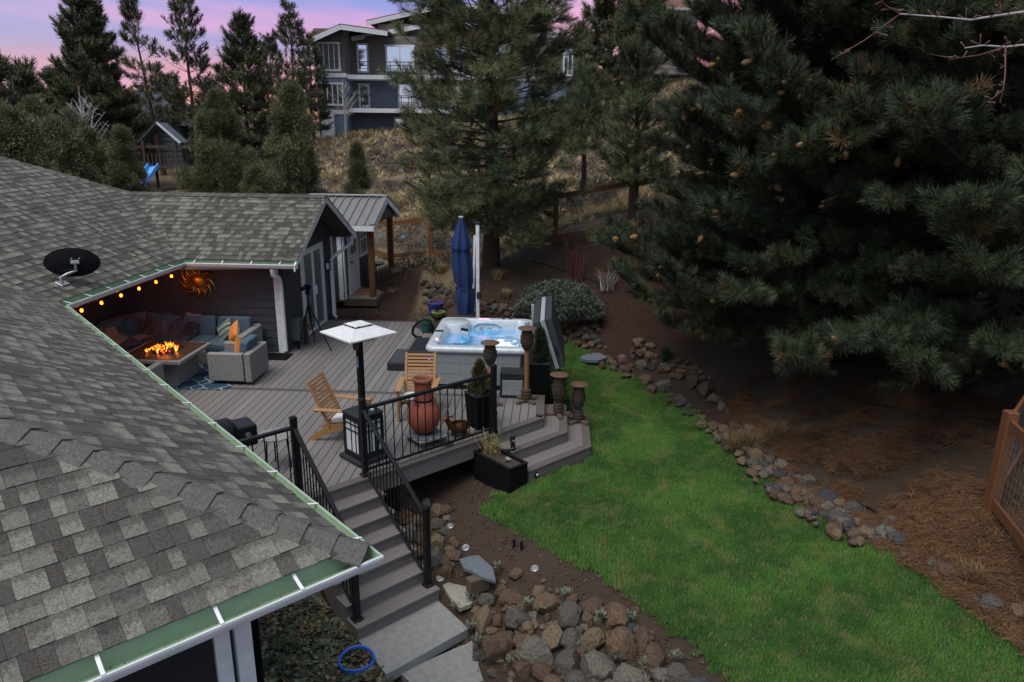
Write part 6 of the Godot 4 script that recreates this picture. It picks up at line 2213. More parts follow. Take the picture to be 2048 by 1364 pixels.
func make_patio() -> void:
	rng.seed = 71
	# rug with a knotted trellis print
	var im := Image.create(256, 256, false, Image.FORMAT_RGB8)
	im.fill(lin(0.012, 0.045, 0.085))
	for y in 256:
		for x in 256:
			var u := x / 256.0 * TAU
			var w := y / 256.0
			for ph in [0.0, PI]:
				var cx := 0.5 + 0.2 * sin(w * TAU + ph)
				var d1 := absf(x / 256.0 - cx)
				var cy := 0.5 + 0.2 * sin(u + ph)
				var d2 := absf(w - cy)
				if d1 < 0.016 or d2 < 0.016: im.set_pixel(x, y, lin(0.42, 0.45, 0.46))
	im.generate_mipmaps()
	var rm := mat(Color.WHITE, 0.95, 0, ImageTexture.create_from_image(im), Vector3.ONE * 1.7)
	solo("rug", bm(V(2.3, 0.014, 1.85), 0.003), rm, "navy outdoor rug with white knotted trellis lines under the fire table", "rug", at(V(-7.3, 0.008, -13.62)))
	# fire table
	var ft := thing("fire_table", "square wicker fire table with brown tiled top and burning flames", "fire table", at(V(-7.56, 0.015, -13.2)))
	boxat(ft, "base", V(0, 0.26, 0), V(0.86, 0.5, 0.86), M.wicker, 0.012)
	boxat(ft, "top_frame", V(0, 0.555, 0), V(1.3, 0.075, 1.3), M.wicker, 0.012)
	var brown := mat(lin(0.1, 0.06, 0.043), 0.25, 0, M.rust.albedo_texture, Vector3.ONE * 1.5)
	for q in [[0, 0.44, 1.16, 0.28], [0, -0.44, 1.16, 0.28], [0.44, 0, 0.28, 0.594], [-0.44, 0, 0.28, 0.594]]:
		boxat(ft, "table_tile", V(q[0], 0.598, q[1]), V(q[2], 0.016, q[3]), brown, 0.004)
	boxat(ft, "burner_tray", V(0, 0.594, 0), V(0.59, 0.014, 0.59), M.black, 0.003)
	rng.seed = 72
	for i in 60:
		var a := rr(0, TAU)
		var r := sqrt(rng.randf()) * 0.26
		part(ft, "lava_rock", ROCKS[i % 9], M.rock[5], at(V(cos(a) * r, 0.612, sin(a) * r), rr(0, 6)).scaled_local(Vector3.ONE * rr(0.018, 0.034)))
	var hot := glow(Color(1.0, 0.55, 0.18), 2.2)
	var warm := glow(Color(1.0, 0.36, 0.07), 1.2)
	for m in [hot, warm]:
		m.transparency = BaseMaterial3D.TRANSPARENCY_ALPHA
		m.albedo_color.a = 0.45
	for i in 44:
		var a := rr(0, TAU)
		var r := sqrt(rng.randf()) * 0.3
		var h := rr(0.03, 0.1)
		var w := rr(0.01, 0.024)
		var sway := V(rr(-0.05, 0.05), 0, rr(-0.05, 0.05))
		var b := V(cos(a) * r, 0.615, sin(a) * r)
		part(ft, "flame", tubem([b, b + V(0, h * 0.22, 0) + sway * 0.2, b + V(0, h * 0.55, 0) + sway * 0.6, b + V(0, h, 0) + sway], [w * 0.5, w, w * 0.55, 0.002], 7), hot if i % 3 else warm)
	var fl := OmniLight3D.new()
	fl.name = "fire_glow"
	fl.position = V(-7.56, 0.86, -13.2)
	fl.light_color = Color(1.0, 0.5, 0.18)
	fl.light_energy = 0.014
	fl.light_size = 0.12
	fl.omni_range = 9.0
	fl.omni_attenuation = 2.0
	fl.shadow_enabled = true
	add_child(fl)
	# armchairs
	wicker_chair("grey wicker armchair with blue cushions between fire table and open deck", at(V(-6.2, 0.0, -13.43)))
	wicker_chair("grey wicker armchair with blue cushions half hidden under the gutter", at(V(-7.6, 0.0, -12.0), -PI / 2))
	# corner sofa
	var so := thing("corner_sofa", "grey wicker corner sofa with blue cushions along the dark siding", "sofa", at(V(-8.0, 0, -14.6)))
	var bx := func(called: String, p: Vector3, s: Vector3, m: Material) -> void: part(so, called, bm(s, 0.014), m, at(p - V(-8.0, 0, -14.6)))
	bx.call("sofa_frame", V(-7.42, 0.17, -14.62), V(2.0, 0.3, 0.95), M.wicker)
	bx.call("sofa_frame", V(-8.95, 0.17, -13.7), V(1.0, 0.3, 2.75), M.wicker)
	bx.call("arm", V(-6.42, 0.34, -14.6), V(0.16, 0.66, 0.98), M.wicker)
	bx.call("back", V(-7.9, 0.38, -15.06), V(3.1, 0.62, 0.1), M.wicker)
	bx.call("back", V(-9.42, 0.38, -13.7), V(0.1, 0.62, 2.75), M.wicker)
	for i in 3:
		cushion_at(so, "seat_cushion", V(-6.87 - i * 0.77, 0.4, -14.54) - so.position, V(0.38, 0.085, 0.43), M.blue, Vector3.ZERO, 0.2)
		cushion_at(so, "back_cushion", V(-6.87 - i * 0.77, 0.67, -14.92) - so.position, V(0.37, 0.21, 0.09), M.blue, V(-0.12, 0, 0), 0.25)
	for i in 3:
		cushion_at(so, "seat_cushion", V(-8.95, 0.4, -12.75 - i * 0.86) - so.position, V(0.44, 0.085, 0.42), M.blue, Vector3.ZERO, 0.2)
		cushion_at(so, "back_cushion", V(-9.28, 0.67, -12.75 - i * 0.86) - so.position, V(0.09, 0.21, 0.41), M.blue, Vector3.ZERO, 0.25)
	# patchwork throw over the sofa corner
	var th := MB.new()
	var prof := [V(0, 0.5, 0.47), V(0, 0.505, 0.28), V(0, 0.51, 0.08), V(0, 0.6, -0.14), V(0, 0.78, -0.24), V(0, 0.915, -0.3), V(0, 0.86, -0.42)]
	var pal := [Color(0.07, 0.055, 0.09), Color(0.06, 0.06, 0.12), Color(0.26, 0.21, 0.17), Color(0.03, 0.085, 0.12), Color(0.1, 0.08, 0.13), Color(0.03, 0.03, 0.045), Color(0.25, 0.21, 0.18), Color(0.07, 0.045, 0.05)]
	rng.seed = 74
	var nU := 30
	var path := func(u: float) -> Array:
		# from the middle of the wall side round the corner and down the other wing
		if u < 0.5:
			var x := lerpf(-7.62, -8.85, u / 0.5)
			return [V(x, 0, -14.62), V(0, 0, 1)]
		var f := (u - 0.5) / 0.5
		if f < 0.25:
			var an := f / 0.25 * PI / 2
			return [V(-8.85 - 0.12 * sin(an), 0, -14.62 + 0.12 * (1 - cos(an))), V(sin(an), 0, cos(an))]
		return [V(-8.97, 0, lerpf(-14.5, -12.7, (f - 0.25) / 0.75)), V(1, 0, 0)]
	var gridp := []
	for i in nU + 1:
		var q: Array = path.call(float(i) / nU)
		var row := []
		for k in prof.size():
			var w: Vector3 = prof[k]
			row.append(q[0] + q[1] * (w.z + 0.03 * sin(i * 1.7 + k)) + V(0, w.y + 0.018 * sin(i * 1.1 + k * 2.0) + 0.012, 0))
		gridp.append(row)
	for i in nU:
		for k in prof.size() - 1:
			var pc: Color = pal[(int(i / 4) * 3 + int(k / 2) * 5 + int(i / 8)) % 8]
			th.col = pc * (1.0 + 0.15 * sin(i * 2.3 + k * 4.1))
			th.quad(gridp[i][k], gridp[i][k + 1], gridp[i + 1][k + 1], gridp[i + 1][k])
	var tmat := vc(mat(Color.WHITE, 0.95, 0, M.orange.albedo_texture, Vector3.ONE * 7))
	tmat.cull_mode = BaseMaterial3D.CULL_DISABLED
	solo("patchwork_throw", th.mesh(), tmat, "patchwork blanket of plum, tan and teal squares over the sofa corner", "blanket")
	# pillows
	var si := Image.create(64, 64, false, Image.FORMAT_RGB8)
	var bands := [lin(0.02, 0.1, 0.12), lin(0.3, 0.27, 0.16), lin(0.03, 0.16, 0.19), lin(0.14, 0.09, 0.035), lin(0.02, 0.1, 0.12), lin(0.4, 0.38, 0.28), lin(0.025, 0.13, 0.15), lin(0.1, 0.07, 0.03)]
	for y in 64:
		for x in 64: si.set_pixel(x, y, bands[int(y / 8.0) % 8])
	var stripe := mat(Color.WHITE, 0.95, 0, ImageTexture.create_from_image(si), Vector3.ONE * 4.2, null, 1.0, false)
	pillow("throw_pillow", "teal and tan striped pillow leaning on the sofa", V(-6.93, 0.66, -14.55), V(-0.45, -0.5, 0.75), stripe, stripe)
	pillow("throw_pillow", "orange pillow with cream back leaning on the sofa arm", V(-6.68, 0.66, -14.42), V(-0.35, -0.9, 0.75), M.orange, M.cream)
	pillow("throw_pillow", "orange pillow tucked into the wicker armchair", V(-6.12, 0.62, -13.42), V(0.1, -1.45, 0.6), M.orange, M.orange)
	pillow("throw_pillow", "ochre pillow at the sofa end beneath the gutter", V(-8.95, 0.66, -12.5), V(-0.4, 0.9, 0.5), M.orange, M.orange)
	# sun shaped wall ornament
	var sn := thing("sun_ornament", "gold metal sun with curling rays on the dark siding", "wall art", at(V(-7.7, 1.6, -15.14)))
	var disc := MB.new()
	disc.lathe([Vector2(0.15, -0.02), Vector2(0.155, 0.0), Vector2(0.12, 0.04), Vector2(0.06, 0.06), Vector2(0.0, 0.065)], 30, Transform3D(Basis(V(1, 0, 0), V(0, 0, 1), V(0, -1, 0)), V(0, 0, 0.03)))
	part(sn, "face", disc.mesh(), M.gold)
	for k in 22:
		var a0 := TAU * k / 22
		var r1 := 0.42 if k % 2 == 0 else 0.37
		var mb := MB.new()
		var pl := []
		var prr := []
		for i in 9:
			var f := i / 8.0
			var r := lerpf(0.15, r1, f)
			var a := a0 + 0.26 * sin(f * 4.2) - f * 0.22
			pl.append(V(cos(a) * r, sin(a) * r, 0.02 + 0.03 * sin(f * PI)))
			prr.append(lerpf(0.02, 0.026, sin(f * PI)) * (1.0 - 0.75 * f * f))
		for i in 8:
			var d: Vector3 = (pl[i + 1] - pl[i]).normalized()
			var s := V(-d.y, d.x, 0)
			mb.quad(pl[i] - s * prr[i], pl[i] + V(0, 0, 0.012), pl[i + 1] + V(0, 0, 0.012), pl[i + 1] - s * prr[i + 1])
			mb.quad(pl[i] + V(0, 0, 0.012), pl[i] + s * prr[i], pl[i + 1] + s * prr[i + 1], pl[i + 1] + V(0, 0, 0.012))
		part(sn, "ray", mb.mesh(), M.gold if k % 2 == 0 else M.gold_dark)
	# string of bulbs
	var sl := thing("string_lights", "string of six warm glowing bulbs along the eave", "string lights", at(V(-7.9, 1.85, -13)))
	var wire := []
	var zs := [-10.9, -11.44, -12.0, -12.6, -13.2, -13.82, -14.43, -14.7]
	for i in zs.size():
		wire.append(V(0.0, 0.09, zs[i] + 13.0))
		if i < zs.size() - 1: wire.append(V(0.0, 0.06, (zs[i] + zs[i + 1]) / 2 + 13.0))
	var wr := []
	for p in wire: wr.append(0.005)
	part(sl, "wire", tubem(wire, wr, 5), M.black)
	var bulb := MB.new()
	bulb.lathe([Vector2(0.0, -0.036), Vector2(0.018, -0.03), Vector2(0.026, -0.012), Vector2(0.022, 0.01), Vector2(0.012, 0.03)], 12, Transform3D())
	var sock := MB.new()
	sock.lathe([Vector2(0.013, 0.028), Vector2(0.016, 0.04), Vector2(0.014, 0.085), Vector2(0.0, 0.09)], 10, Transform3D())
	var bg := glow(Color(1.0, 0.42, 0.1), 5.0)
	for i in range(1, 7):
		var p := V(0, 0, zs[i] + 13.0)
		var bb := part(sl, "bulb", bulb.mesh(), bg, at(p))
		part(bb, "socket", sock.mesh(), M.black)
		var om := OmniLight3D.new()
		om.name = "bulb_glow"
		om.position = p + V(-7.9, 1.85, -13)
		om.light_color = Color(1.0, 0.52, 0.22)
		om.light_energy = 0.036
		om.light_size = 0.03
		om.omni_range = 8.0
		om.omni_attenuation = 2.0
		om.shadow_enabled = true
		add_child(om)
	# dark mat at the foot of the corner board
	solo("boot_mat", bm(V(0.75, 0.02, 0.45), 0.006), M.black_matte, "black rubber mat on the deck before the corner downspout", "mat", at(V(-6.05, 0.012, -14.85)))
	# camera on a tripod
	var tp := thing("camera_tripod", "black camera on a spread tripod before the sliding door", "tripod", at(V(-5.37, 0, -15.63)))
	var hub := V(-0.12, 1.02, -0.1)
	for q in [V(0.45, 0.0, 0.23), V(-0.13, 0.0, -0.4), V(-0.3, 0.0, 0.22)]:
		var leg := part(tp, "leg", tubem([hub, hub.lerp(q, 0.45), hub.lerp(q, 0.46), q], [0.023, 0.02, 0.017, 0.014], 7), M.black)
		for f in [0.45, 0.75]:
			var k: Vector3 = hub.lerp(q, f)
			part(leg, "leg_clamp", bm(V(0.04, 0.04, 0.04), 0.01), M.black, at(k))
		part(leg, "foot", tubem([q, q + V(0, 0.03, 0)], [0.014, 0.014], 7), M.black)
	part(tp, "centre_column", tubem([hub + V(0, -0.2, 0), hub + V(0, 0.22, 0)], [0.016, 0.016], 8), M.black)
	boxat(tp, "tripod_head", hub + V(0, 0.25, 0), V(0.09, 0.12, 0.09), M.black, 0.02)
	boxat(tp, "camera_body", hub + V(0, 0.37, 0), V(0.16, 0.12, 0.09), M.black_matte, 0.02)
	part(tp, "lens", tubem([hub + V(-0.02, 0.37, 0.04), hub + V(-0.06, 0.37, 0.2)], [0.042, 0.05], 12), M.black)
# ------------------------------------------------------------------ things on the deck
func adirondack(label: String, t: Transform3D) -> void:
	# faces +z in its own axes
	var c := thing("adirondack_chair", label, "chair", t, "adirondack chairs")
	var tilt := -0.42
	var bt := Transform3D(Basis.from_euler(V(tilt, 0, 0)), V(0, 0.26, -0.14))
	for s in [-1, 1]: part(c, "back_stile", bm(V(0.05, 0.82, 0.035), 0.006), M.cedar, bt * at(V(s * 0.255, 0.4, 0)))
	for i in 13: part(c, "back_slat", bm(V(0.46, 0.042, 0.018), 0.004), M.cedar, bt * at(V(0, 0.03 + i * 0.062, 0)))
	for i in 6: part(c, "seat_slat", bm(V(0.52, 0.018, 0.065), 0.004), M.cedar, at(V(0, 0.29 + i * 0.016, -0.1 + i * 0.08), 0, -0.2))
	cushion_at(c, "seat_cushion", V(0, 0.385, 0.1), V(0.25, 0.04, 0.25), M.pillow_white, V(-0.18, 0, 0), 0.3)
	for s in [-1, 1]:
		part(c, "arm", bm(V(0.1, 0.024, 0.74), 0.006), M.cedar, at(V(s * 0.31, 0.565, 0.0), s * -0.04))
		part(c, "front_leg", bm(V(0.04, 0.555, 0.085), 0.006), M.cedar, at(V(s * 0.295, 0.277, 0.31)))
		var sk := MB.new()
		var poly := PackedVector2Array([Vector2(0.38, 0.39), Vector2(0.38, 0.3), Vector2(0.1, 0.235), Vector2(-0.2, 0.12), Vector2(-0.42, 0.0), Vector2(-0.53, 0.0), Vector2(-0.5, 0.05), Vector2(-0.3, 0.19), Vector2(-0.05, 0.3), Vector2(0.2, 0.37)])
		sk.prism(poly, 0.035, Transform3D(Basis(V(0, 0, 1), V(0, 1, 0), V(-1, 0, 0)), V(s * 0.245 + 0.018, 0, 0)))
		part(c, "rear_leg", sk.mesh(), M.cedar)
	part(c, "back_brace", bm(V(0.62, 0.06, 0.03), 0.006), M.cedar, at(V(0, 0.535, -0.33)))

func conifer_in(parent: Node, at0: Vector3, h: float, r: float, n: int, sd: int, tone: Color, tone2: Color) -> void:
	rng.seed = sd
	part(parent, "stem", tubem([at0, at0 + V(0, h * 0.9, 0)], [0.014, 0.006], 5), M.twig)
	var xf := []
	var cl := []
	for i in n:
		var y := pow(rng.randf(), 0.9)
		var a := rr(0, TAU)
		var rad := r * pow(1.0 - y, 0.7) * (0.8 + 0.3 * sin(a * 3 + y * 12)) * pow(rng.randf(), 0.35)
		xf.append(Transform3D(basis_to(V(cos(a) * 0.7, 1.0, sin(a) * 0.7), 0.42 * rr(0.8, 1.3)), at0 + V(cos(a) * rad, 0.03 + y * h, sin(a) * rad)))
		cl.append(tone.lerp(tone2, rng.randf()))
	meta(many(parent, "foliage", SPRAYS[sd % 3], M.needle, xf, cl), "", "", "", "stuff")

func tall_planter(label: String, p: Vector3, yaw: float, w: float, h: float, th: float, sd: int, tone: Color) -> void:
	var t := thing("tall_planter", label, "planter", at(p, yaw), "black box planters with conifers")
	var mb := MB.new()
	var a := w * 0.42
	var b := w * 0.5
	mb.hexa([V(-a, 0.05, a), V(a, 0.05, a), V(a, 0.05, -a), V(-a, 0.05, -a)], [V(-b, h, b), V(b, h, b), V(b, h, -b), V(-b, h, -b)])
	part(t, "pot", mb.mesh(), M.black_matte)
	boxat(t, "foot", V(0, 0.025, 0), V(w * 0.74, 0.05, w * 0.74), M.black_matte, 0.006)
	for s in [-1, 1]:
		boxat(t, "rim", V(s * (b - 0.015), h + 0.01, 0), V(0.045, 0.03, w + 0.03), M.charcoal, 0.006)
		boxat(t, "rim", V(0, h + 0.01, s * (b - 0.015)), V(w - 0.046, 0.03, 0.045), M.charcoal, 0.006)
	boxat(t, "potting_soil", V(0, h + 0.001, 0), V(w - 0.08, 0.012, w - 0.08), M.dark_red_brown)
	conifer_in(t, V(0, h, 0), th, w * 0.5, 420, sd, tone, tone * 2.3)

func hub_rings(mb: MB, y: float, r: float, h: float, n: int) -> void:
	# turned wooden hub: bulging rings
	var prof := [Vector2(0, y)]
	for i in n:
		var y0 := y + h * i / n
		var hh := h / n
		var bul := r * (0.86 + 0.14 * sin(PI * (i + 0.5) / n))
		prof.append(Vector2(bul * 0.9, y0))
		prof.append(Vector2(bul, y0 + hh * 0.2))
		prof.append(Vector2(bul, y0 + hh * 0.75))
		prof.append(Vector2(bul * 0.9, y0 + hh * 0.97))
	prof.append(Vector2(0, y + h))
	mb.lathe(prof, 20, Transform3D(), true)
func torch(label: String, p: Vector3, total: float, tall: bool, yaw: float) -> void:
	var t := thing("hub_torch", label, "torch", at(p, yaw), "torches made from carved wooden hubs")
	rng.seed = int(total * 1000)
	for k in 4:
		var a := TAU * k / 4 + rr(-0.15, 0.15)
		part(t, "foot_block", bm(V(0.2, 0.06, 0.075), 0.008), M.block, at(V(cos(a) * 0.13, 0.03, sin(a) * 0.13), -a, 0, 0))
	var base := MB.new()
	hub_rings(base, 0.03, 0.1, 0.22, 4)
	part(t, "base_hub", base.mesh(), M.hub)
	var y0 := 0.25
	if tall:
		var pole_top := total - 0.42
		part(t, "pole", tubem([V(0, 0.24, 0), V(0.008, 0.5, 0), V(-0.006, 0.85, 0.004), V(0, pole_top + 0.04, 0)], [0.046, 0.043, 0.046, 0.044], 12), M.log)
		y0 = pole_top
	var up := MB.new()
	var hh := total - 0.05 - y0
	up.lathe([Vector2(0, y0), Vector2(0.06, y0), Vector2(0.09, y0 + hh * 0.16), Vector2(0.1, y0 + hh * 0.22), Vector2(0.095, y0 + hh * 0.24), Vector2(0.112, y0 + hh * 0.34), Vector2(0.122, y0 + hh * 0.5), Vector2(0.118, y0 + hh * 0.66), Vector2(0.104, y0 + hh * 0.74), Vector2(0.109, y0 + hh * 0.77), Vector2(0.1, y0 + hh * 0.9), Vector2(0.085, y0 + hh), Vector2(0, y0 + hh)], 24, Transform3D())
	part(t, "drum_hub", up.mesh(), M.hub)
	for b in [0.22, 0.36, 0.68, 0.78]:
		var bnd := MB.new()
		var rb := 0.1 if b < 0.3 or b > 0.7 else 0.119
		bnd.lathe([Vector2(rb, y0 + hh * b - 0.008), Vector2(rb + 0.006, y0 + hh * b - 0.004), Vector2(rb + 0.006, y0 + hh * b + 0.006), Vector2(rb, y0 + hh * b + 0.01)], 24, Transform3D())
		part(t, "iron_band", bnd.mesh(), M.hub_dark)
	for k in 10:
		var a := TAU * k / 10
		part(t, "slot", bm(V(0.03, hh * 0.2, 0.01), 0.004), M.hub_dark, Transform3D(Basis.from_euler(V(0, a, 0)), V(sin(a) * 0.119, y0 + hh * 0.52, cos(a) * 0.119)))
	var cap := MB.new()
	cap.lathe([Vector2(0.08, total - 0.055), Vector2(0.165, total - 0.02), Vector2(0.172, total - 0.012), Vector2(0.165, total - 0.006), Vector2(0.06, total + 0.004), Vector2(0, total + 0.006)], 30, Transform3D())
	part(t, "rusty_cap", cap.mesh(), M.rust)

func make_deck_things() -> void:
	rng.seed = 81
	# patio heater
	var ph := thing("patio_heater", "patio heater with white pyramid hood, black pole and lantern style base", "patio heater", at(V(-2.78, 0, -10.02), 0.85))
	boxat(ph, "base_slab", V(0, 0.035, 0), V(0.56, 0.07, 0.56), M.charcoal, 0.012)
	boxat(ph, "base_box", V(0, 0.4, 0), V(0.39, 0.66, 0.39), M.frost)
	boxat(ph, "base_lid", V(0, 0.755, 0), V(0.45, 0.05, 0.45), M.charcoal, 0.012)
	boxat(ph, "base_sill", V(0, 0.11, 0), V(0.43, 0.09, 0.43), M.black, 0.006)
	boxat(ph, "base_head", V(0, 0.695, 0), V(0.43, 0.07, 0.43), M.black, 0.006)
	for sx in [-1, 1]:
		for sz in [-1, 1]: boxat(ph, "corner_post", V(sx * 0.195, 0.4, sz * 0.195), V(0.045, 0.6, 0.045), M.black)
	for a in 4:
		var b := Basis.from_euler(V(0, a * PI / 2, 0))
		for x in [-0.03, 0.085]: part(ph, "lattice_bar", bm(V(0.016, 0.54, 0.012)), M.black, Transform3D(b, b * V(x, 0.4, 0.199)))
		for y in [0.6, 0.5]: part(ph, "lattice_bar", bm(V(0.36, 0.016, 0.012)), M.black, Transform3D(b, b * V(0, y, 0.2)))
	part(ph, "knob", tubem([V(0.1, 0.78, 0.1), V(0.1, 0.795, 0.1)], [0.03, 0.028], 14), M.frost)
	part(ph, "pole", bm(V(0.085, 1.12, 0.085), 0.008), M.black, at(V(0, 1.33, 0)))
	part(ph, "pole_label", bm(V(0.004, 0.17, 0.05)), mat(lin(0.2, 0.3, 0.38), 0.6), at(V(-0.0455, 1.55, 0.0)))
	part(ph, "bracket", bm(V(0.05, 0.16, 0.1), 0.01), M.bronze, at(V(-0.06, 1.81, 0)))
	boxat(ph, "burner_tray", V(0, 1.9, 0), V(0.34, 0.035, 0.34), M.bronze, 0.008)
	boxat(ph, "burner_body", V(0, 1.95, 0), V(0.24, 0.1, 0.24), M.bronze, 0.01)
	var hood := MB.new()
	var rr_ := 0.4
	var y0 := 2.0
	var y1 := 2.1
	var q0 := [V(-rr_, y0, rr_), V(rr_, y0, rr_), V(rr_, y0, -rr_), V(-rr_, y0, -rr_)]
	var m1 := 0.15
	var q1 := [V(-m1, y1, m1), V(m1, y1, m1), V(m1, y1, -m1), V(-m1, y1, -m1)]
	var low := []
	for p in q0: low.append(p - V(0, 0.02, 0))
	for i in 4:
		var j := (i + 1) % 4
		hood.quad(q0[i], q0[j], q1[j], q1[i])
		hood.quad(low[i], low[j], q0[j], q0[i])
	hood.quad(low[3], low[2], low[1], low[0])
	part(ph, "hood", hood.mesh(), M.hood)
	var cap := MB.new()
	var m2 := 0.085
	var q2 := []
	var q3 := []
	for p in q1: q2.append(p * V(1, 0, 1) + V(0, y1 + 0.02, 0)); q3.append(V(signf(p.x) * m2, y1 + 0.042, signf(p.z) * m2))
	cap.hexa([q2[0], q2[1], q2[2], q2[3]], [q3[0], q3[1], q3[2], q3[3]])
	part(ph, "hood_cap", cap.mesh(), M.hood)
	for i in 4:
		var j := (i + 1) % 4
		part(ph, "cap_frame", barm(q2[i] + V(0, -0.008, 0), q2[j] + V(0, -0.008, 0), 0.012, 0.012), M.black)
		for f in [0.2, 0.8]:
			var p: Vector3 = q2[i].lerp(q2[j], f)
			part(ph, "cap_stud", barm(p + V(0, -0.05, 0), p + V(0, 0.005, 0), 0.014, 0.014), M.black)
	# chairs
	adirondack("cedar adirondack chair with white cushion seen side on beside the patio heater", at(V(-3.3, 0, -10.78), PI / 2 - 0.12))
	adirondack("cedar adirondack chair facing the chiminea before the hot tub steps", at(V(-2.27, 0, -11.8), 0.04))
	# chiminea on its stone plinth
	var pl := thing("stone_plinth", "square concrete paver on timber blocks set with slate pieces", "plinth", at(V(-1.95, 0, -10.68), 0.72))
	for q in [[-0.17, -0.17], [0.17, -0.17], [-0.17, 0.17], [0.17, 0.17]]: boxat(pl, "block", V(q[0], 0.045, q[1]), V(0.1, 0.09, 0.1), M.block, 0.006)
	boxat(pl, "paver", V(0, 0.115, 0), V(0.52, 0.05, 0.52), M.stone_pale, 0.012)
	rng.seed = 82
	for q in [[-0.15, 0.15, 0.13], [0.14, 0.14, 0.14], [0.16, -0.12, 0.13], [-0.13, -0.15, 0.14], [0.0, 0.2, 0.08], [-0.2, 0.0, 0.09]]:
		var mb := MB.new()
		var poly := PackedVector2Array()
		for k in 6: poly.append(Vector2(cos(TAU * k / 6), sin(TAU * k / 6)) * q[2] * rr(0.7, 1.05))
		mb.prism(poly, 0.014, Transform3D(Basis(V(1, 0, 0), V(0, 0, -1), V(0, 1, 0)), V(q[0], 0.141, q[1])))
		part(pl, "slate_piece", mb.mesh(), M.slate)
	var ch := thing("chiminea", "red terracotta chiminea with round belly, tall neck and black iron collar", "chiminea", at(V(-1.98, 0.15, -10.7)))
	var body := MB.new()
	body.lathe([Vector2(0.0, 0.0), Vector2(0.1, 0.0), Vector2(0.17, 0.05), Vector2(0.235, 0.14), Vector2(0.262, 0.25), Vector2(0.255, 0.36), Vector2(0.212, 0.46), Vector2(0.158, 0.53), Vector2(0.14, 0.58), Vector2(0.134, 0.7), Vector2(0.137, 0.86)], 40, Transform3D())
	part(ch, "body", body.mesh(), M.terracotta)
	var rim := MB.new()
	rim.lathe([Vector2(0.137, 0.855), Vector2(0.158, 0.875), Vector2(0.166, 0.9), Vector2(0.162, 0.93), Vector2(0.146, 0.94), Vector2(0.128, 0.93), Vector2(0.12, 0.88), Vector2(0.118, 0.6)], 40, Transform3D())
	part(ch, "rim", rim.mesh(), M.terra_rim)
	var thr := MB.new()
	thr.lathe([Vector2(0.1185, 0.72), Vector2(0.0, 0.72)], 24, Transform3D())
	part(ch, "flue_dark", thr.mesh(), M.dark_red_brown)  # dark disc across the neck, below the rim
	var col := MB.new()
	col.lathe([Vector2(0.142, 0.555), Vector2(0.156, 0.56), Vector2(0.156, 0.58), Vector2(0.14, 0.585)], 30, Transform3D())
	part(ch, "iron_collar", col.mesh(), M.black)
	for a in [0.4, 2.0, 3.6, 5.2]:
		var ring := []
		var rads := []
		for k in 13:
			var b := TAU * k / 12
			ring.append(V(cos(a) * (0.178 + 0.012 * cos(b)), 0.52 + 0.04 * sin(b), sin(a) * 0.178) + V(-sin(a), 0, cos(a)) * 0.035 * cos(b))
			rads.append(0.006)
		part(ch, "ring_handle", tubem(ring, rads, 6), M.black)
	var foot := MB.new()
	foot.lathe([Vector2(0.13, -0.005), Vector2(0.14, 0.02), Vector2(0.125, 0.03)], 24, Transform3D())
	part(ch, "stand_ring", foot.mesh(), M.black)
	# animal shaped metal pot
	var dp := thing("animal_planter", "copper brown metal planter shaped like a small deer", "planter", at(V(-1.44, 0, -10.95), 0.5))
	var bd := MB.new()
	bd.lathe([Vector2(0.0, 0.07), Vector2(0.09, 0.075), Vector2(0.125, 0.13), Vector2(0.125, 0.2), Vector2(0.1, 0.245), Vector2(0.092, 0.24), Vector2(0.1, 0.19), Vector2(0.0, 0.17)], 24, Transform3D(Basis.from_scale(V(1.35, 1, 0.9)), Vector3.ZERO))
	part(dp, "body", bd.mesh(), M.copper)
	part(dp, "neck", tubem([V(-0.13, 0.17, 0), V(-0.19, 0.27, 0), V(-0.21, 0.33, 0.0)], [0.06, 0.045, 0.035], 10), M.copper)
	part(dp, "head", tubem([V(-0.19, 0.35, 0), V(-0.23, 0.345, 0.01), V(-0.29, 0.315, 0.02)], [0.035, 0.042, 0.02], 10), M.copper)
	for s in [-1, 1]: part(dp, "ear", tubem([V(-0.19, 0.37, s * 0.02), V(-0.16, 0.4, s * 0.09), V(-0.14, 0.385, s * 0.13)], [0.014, 0.02, 0.004], 6), M.copper)
	for s in [[-0.09, 0.06], [-0.09, -0.06], [0.1, 0.06], [0.1, -0.06]]: part(dp, "leg", tubem([V(s[0], 0.12, s[1]), V(s[0] * 1.05, 0.0, s[1])], [0.024, 0.018], 7), M.copper)
	part(dp, "tail", tubem([V(0.16, 0.2, 0), V(0.2, 0.18, 0)], [0.02, 0.008], 6), M.copper)
	# planters with conifers
	tall_planter("tall black planter with small gold tipped conifer inside the railing", V(-1.14, 0, -11.36), 0.7, 0.37, 0.6, 0.5, 91, Color(0.045, 0.04, 0.012))
	tall_planter("black planter with dark conifer beside the hot tub cover", V(-0.17, 0, -13.1), 0.0, 0.37, 0.62, 0.6, 92, Color(0.018, 0.026, 0.01))
	var bush := thing("dark_shrub", "dark evergreen shrub between black planter and hub torches", "shrub", at(V(0.22, gy(0.22, -13.3), -13.3)))
	conifer_in(bush, Vector3.ZERO, 0.85, 0.3, 380, 93, Color(0.014, 0.022, 0.009), Color(0.035, 0.045, 0.02))
	# storage cube
	var cu := thing("storage_cube", "grey plank fronted storage cube with dark frame before the hot tub", "box", at(V(-0.665, 0, -12.95)))
	boxat(cu, "frame", V(0, 0.235, 0), V(0.47, 0.47, 0.42), M.charcoal, 0.008)
	for i in 3: boxat(cu, "front_plank", V(0, 0.11 + i * 0.1, 0.212), V(0.38, 0.094, 0.016), M.spa_panel, 0.003)
	boxat(cu, "lid", V(0, 0.475, 0.0), V(0.48, 0.02, 0.43), M.charcoal, 0.005)
	# hub torches
	var t1 := P(980, 812)
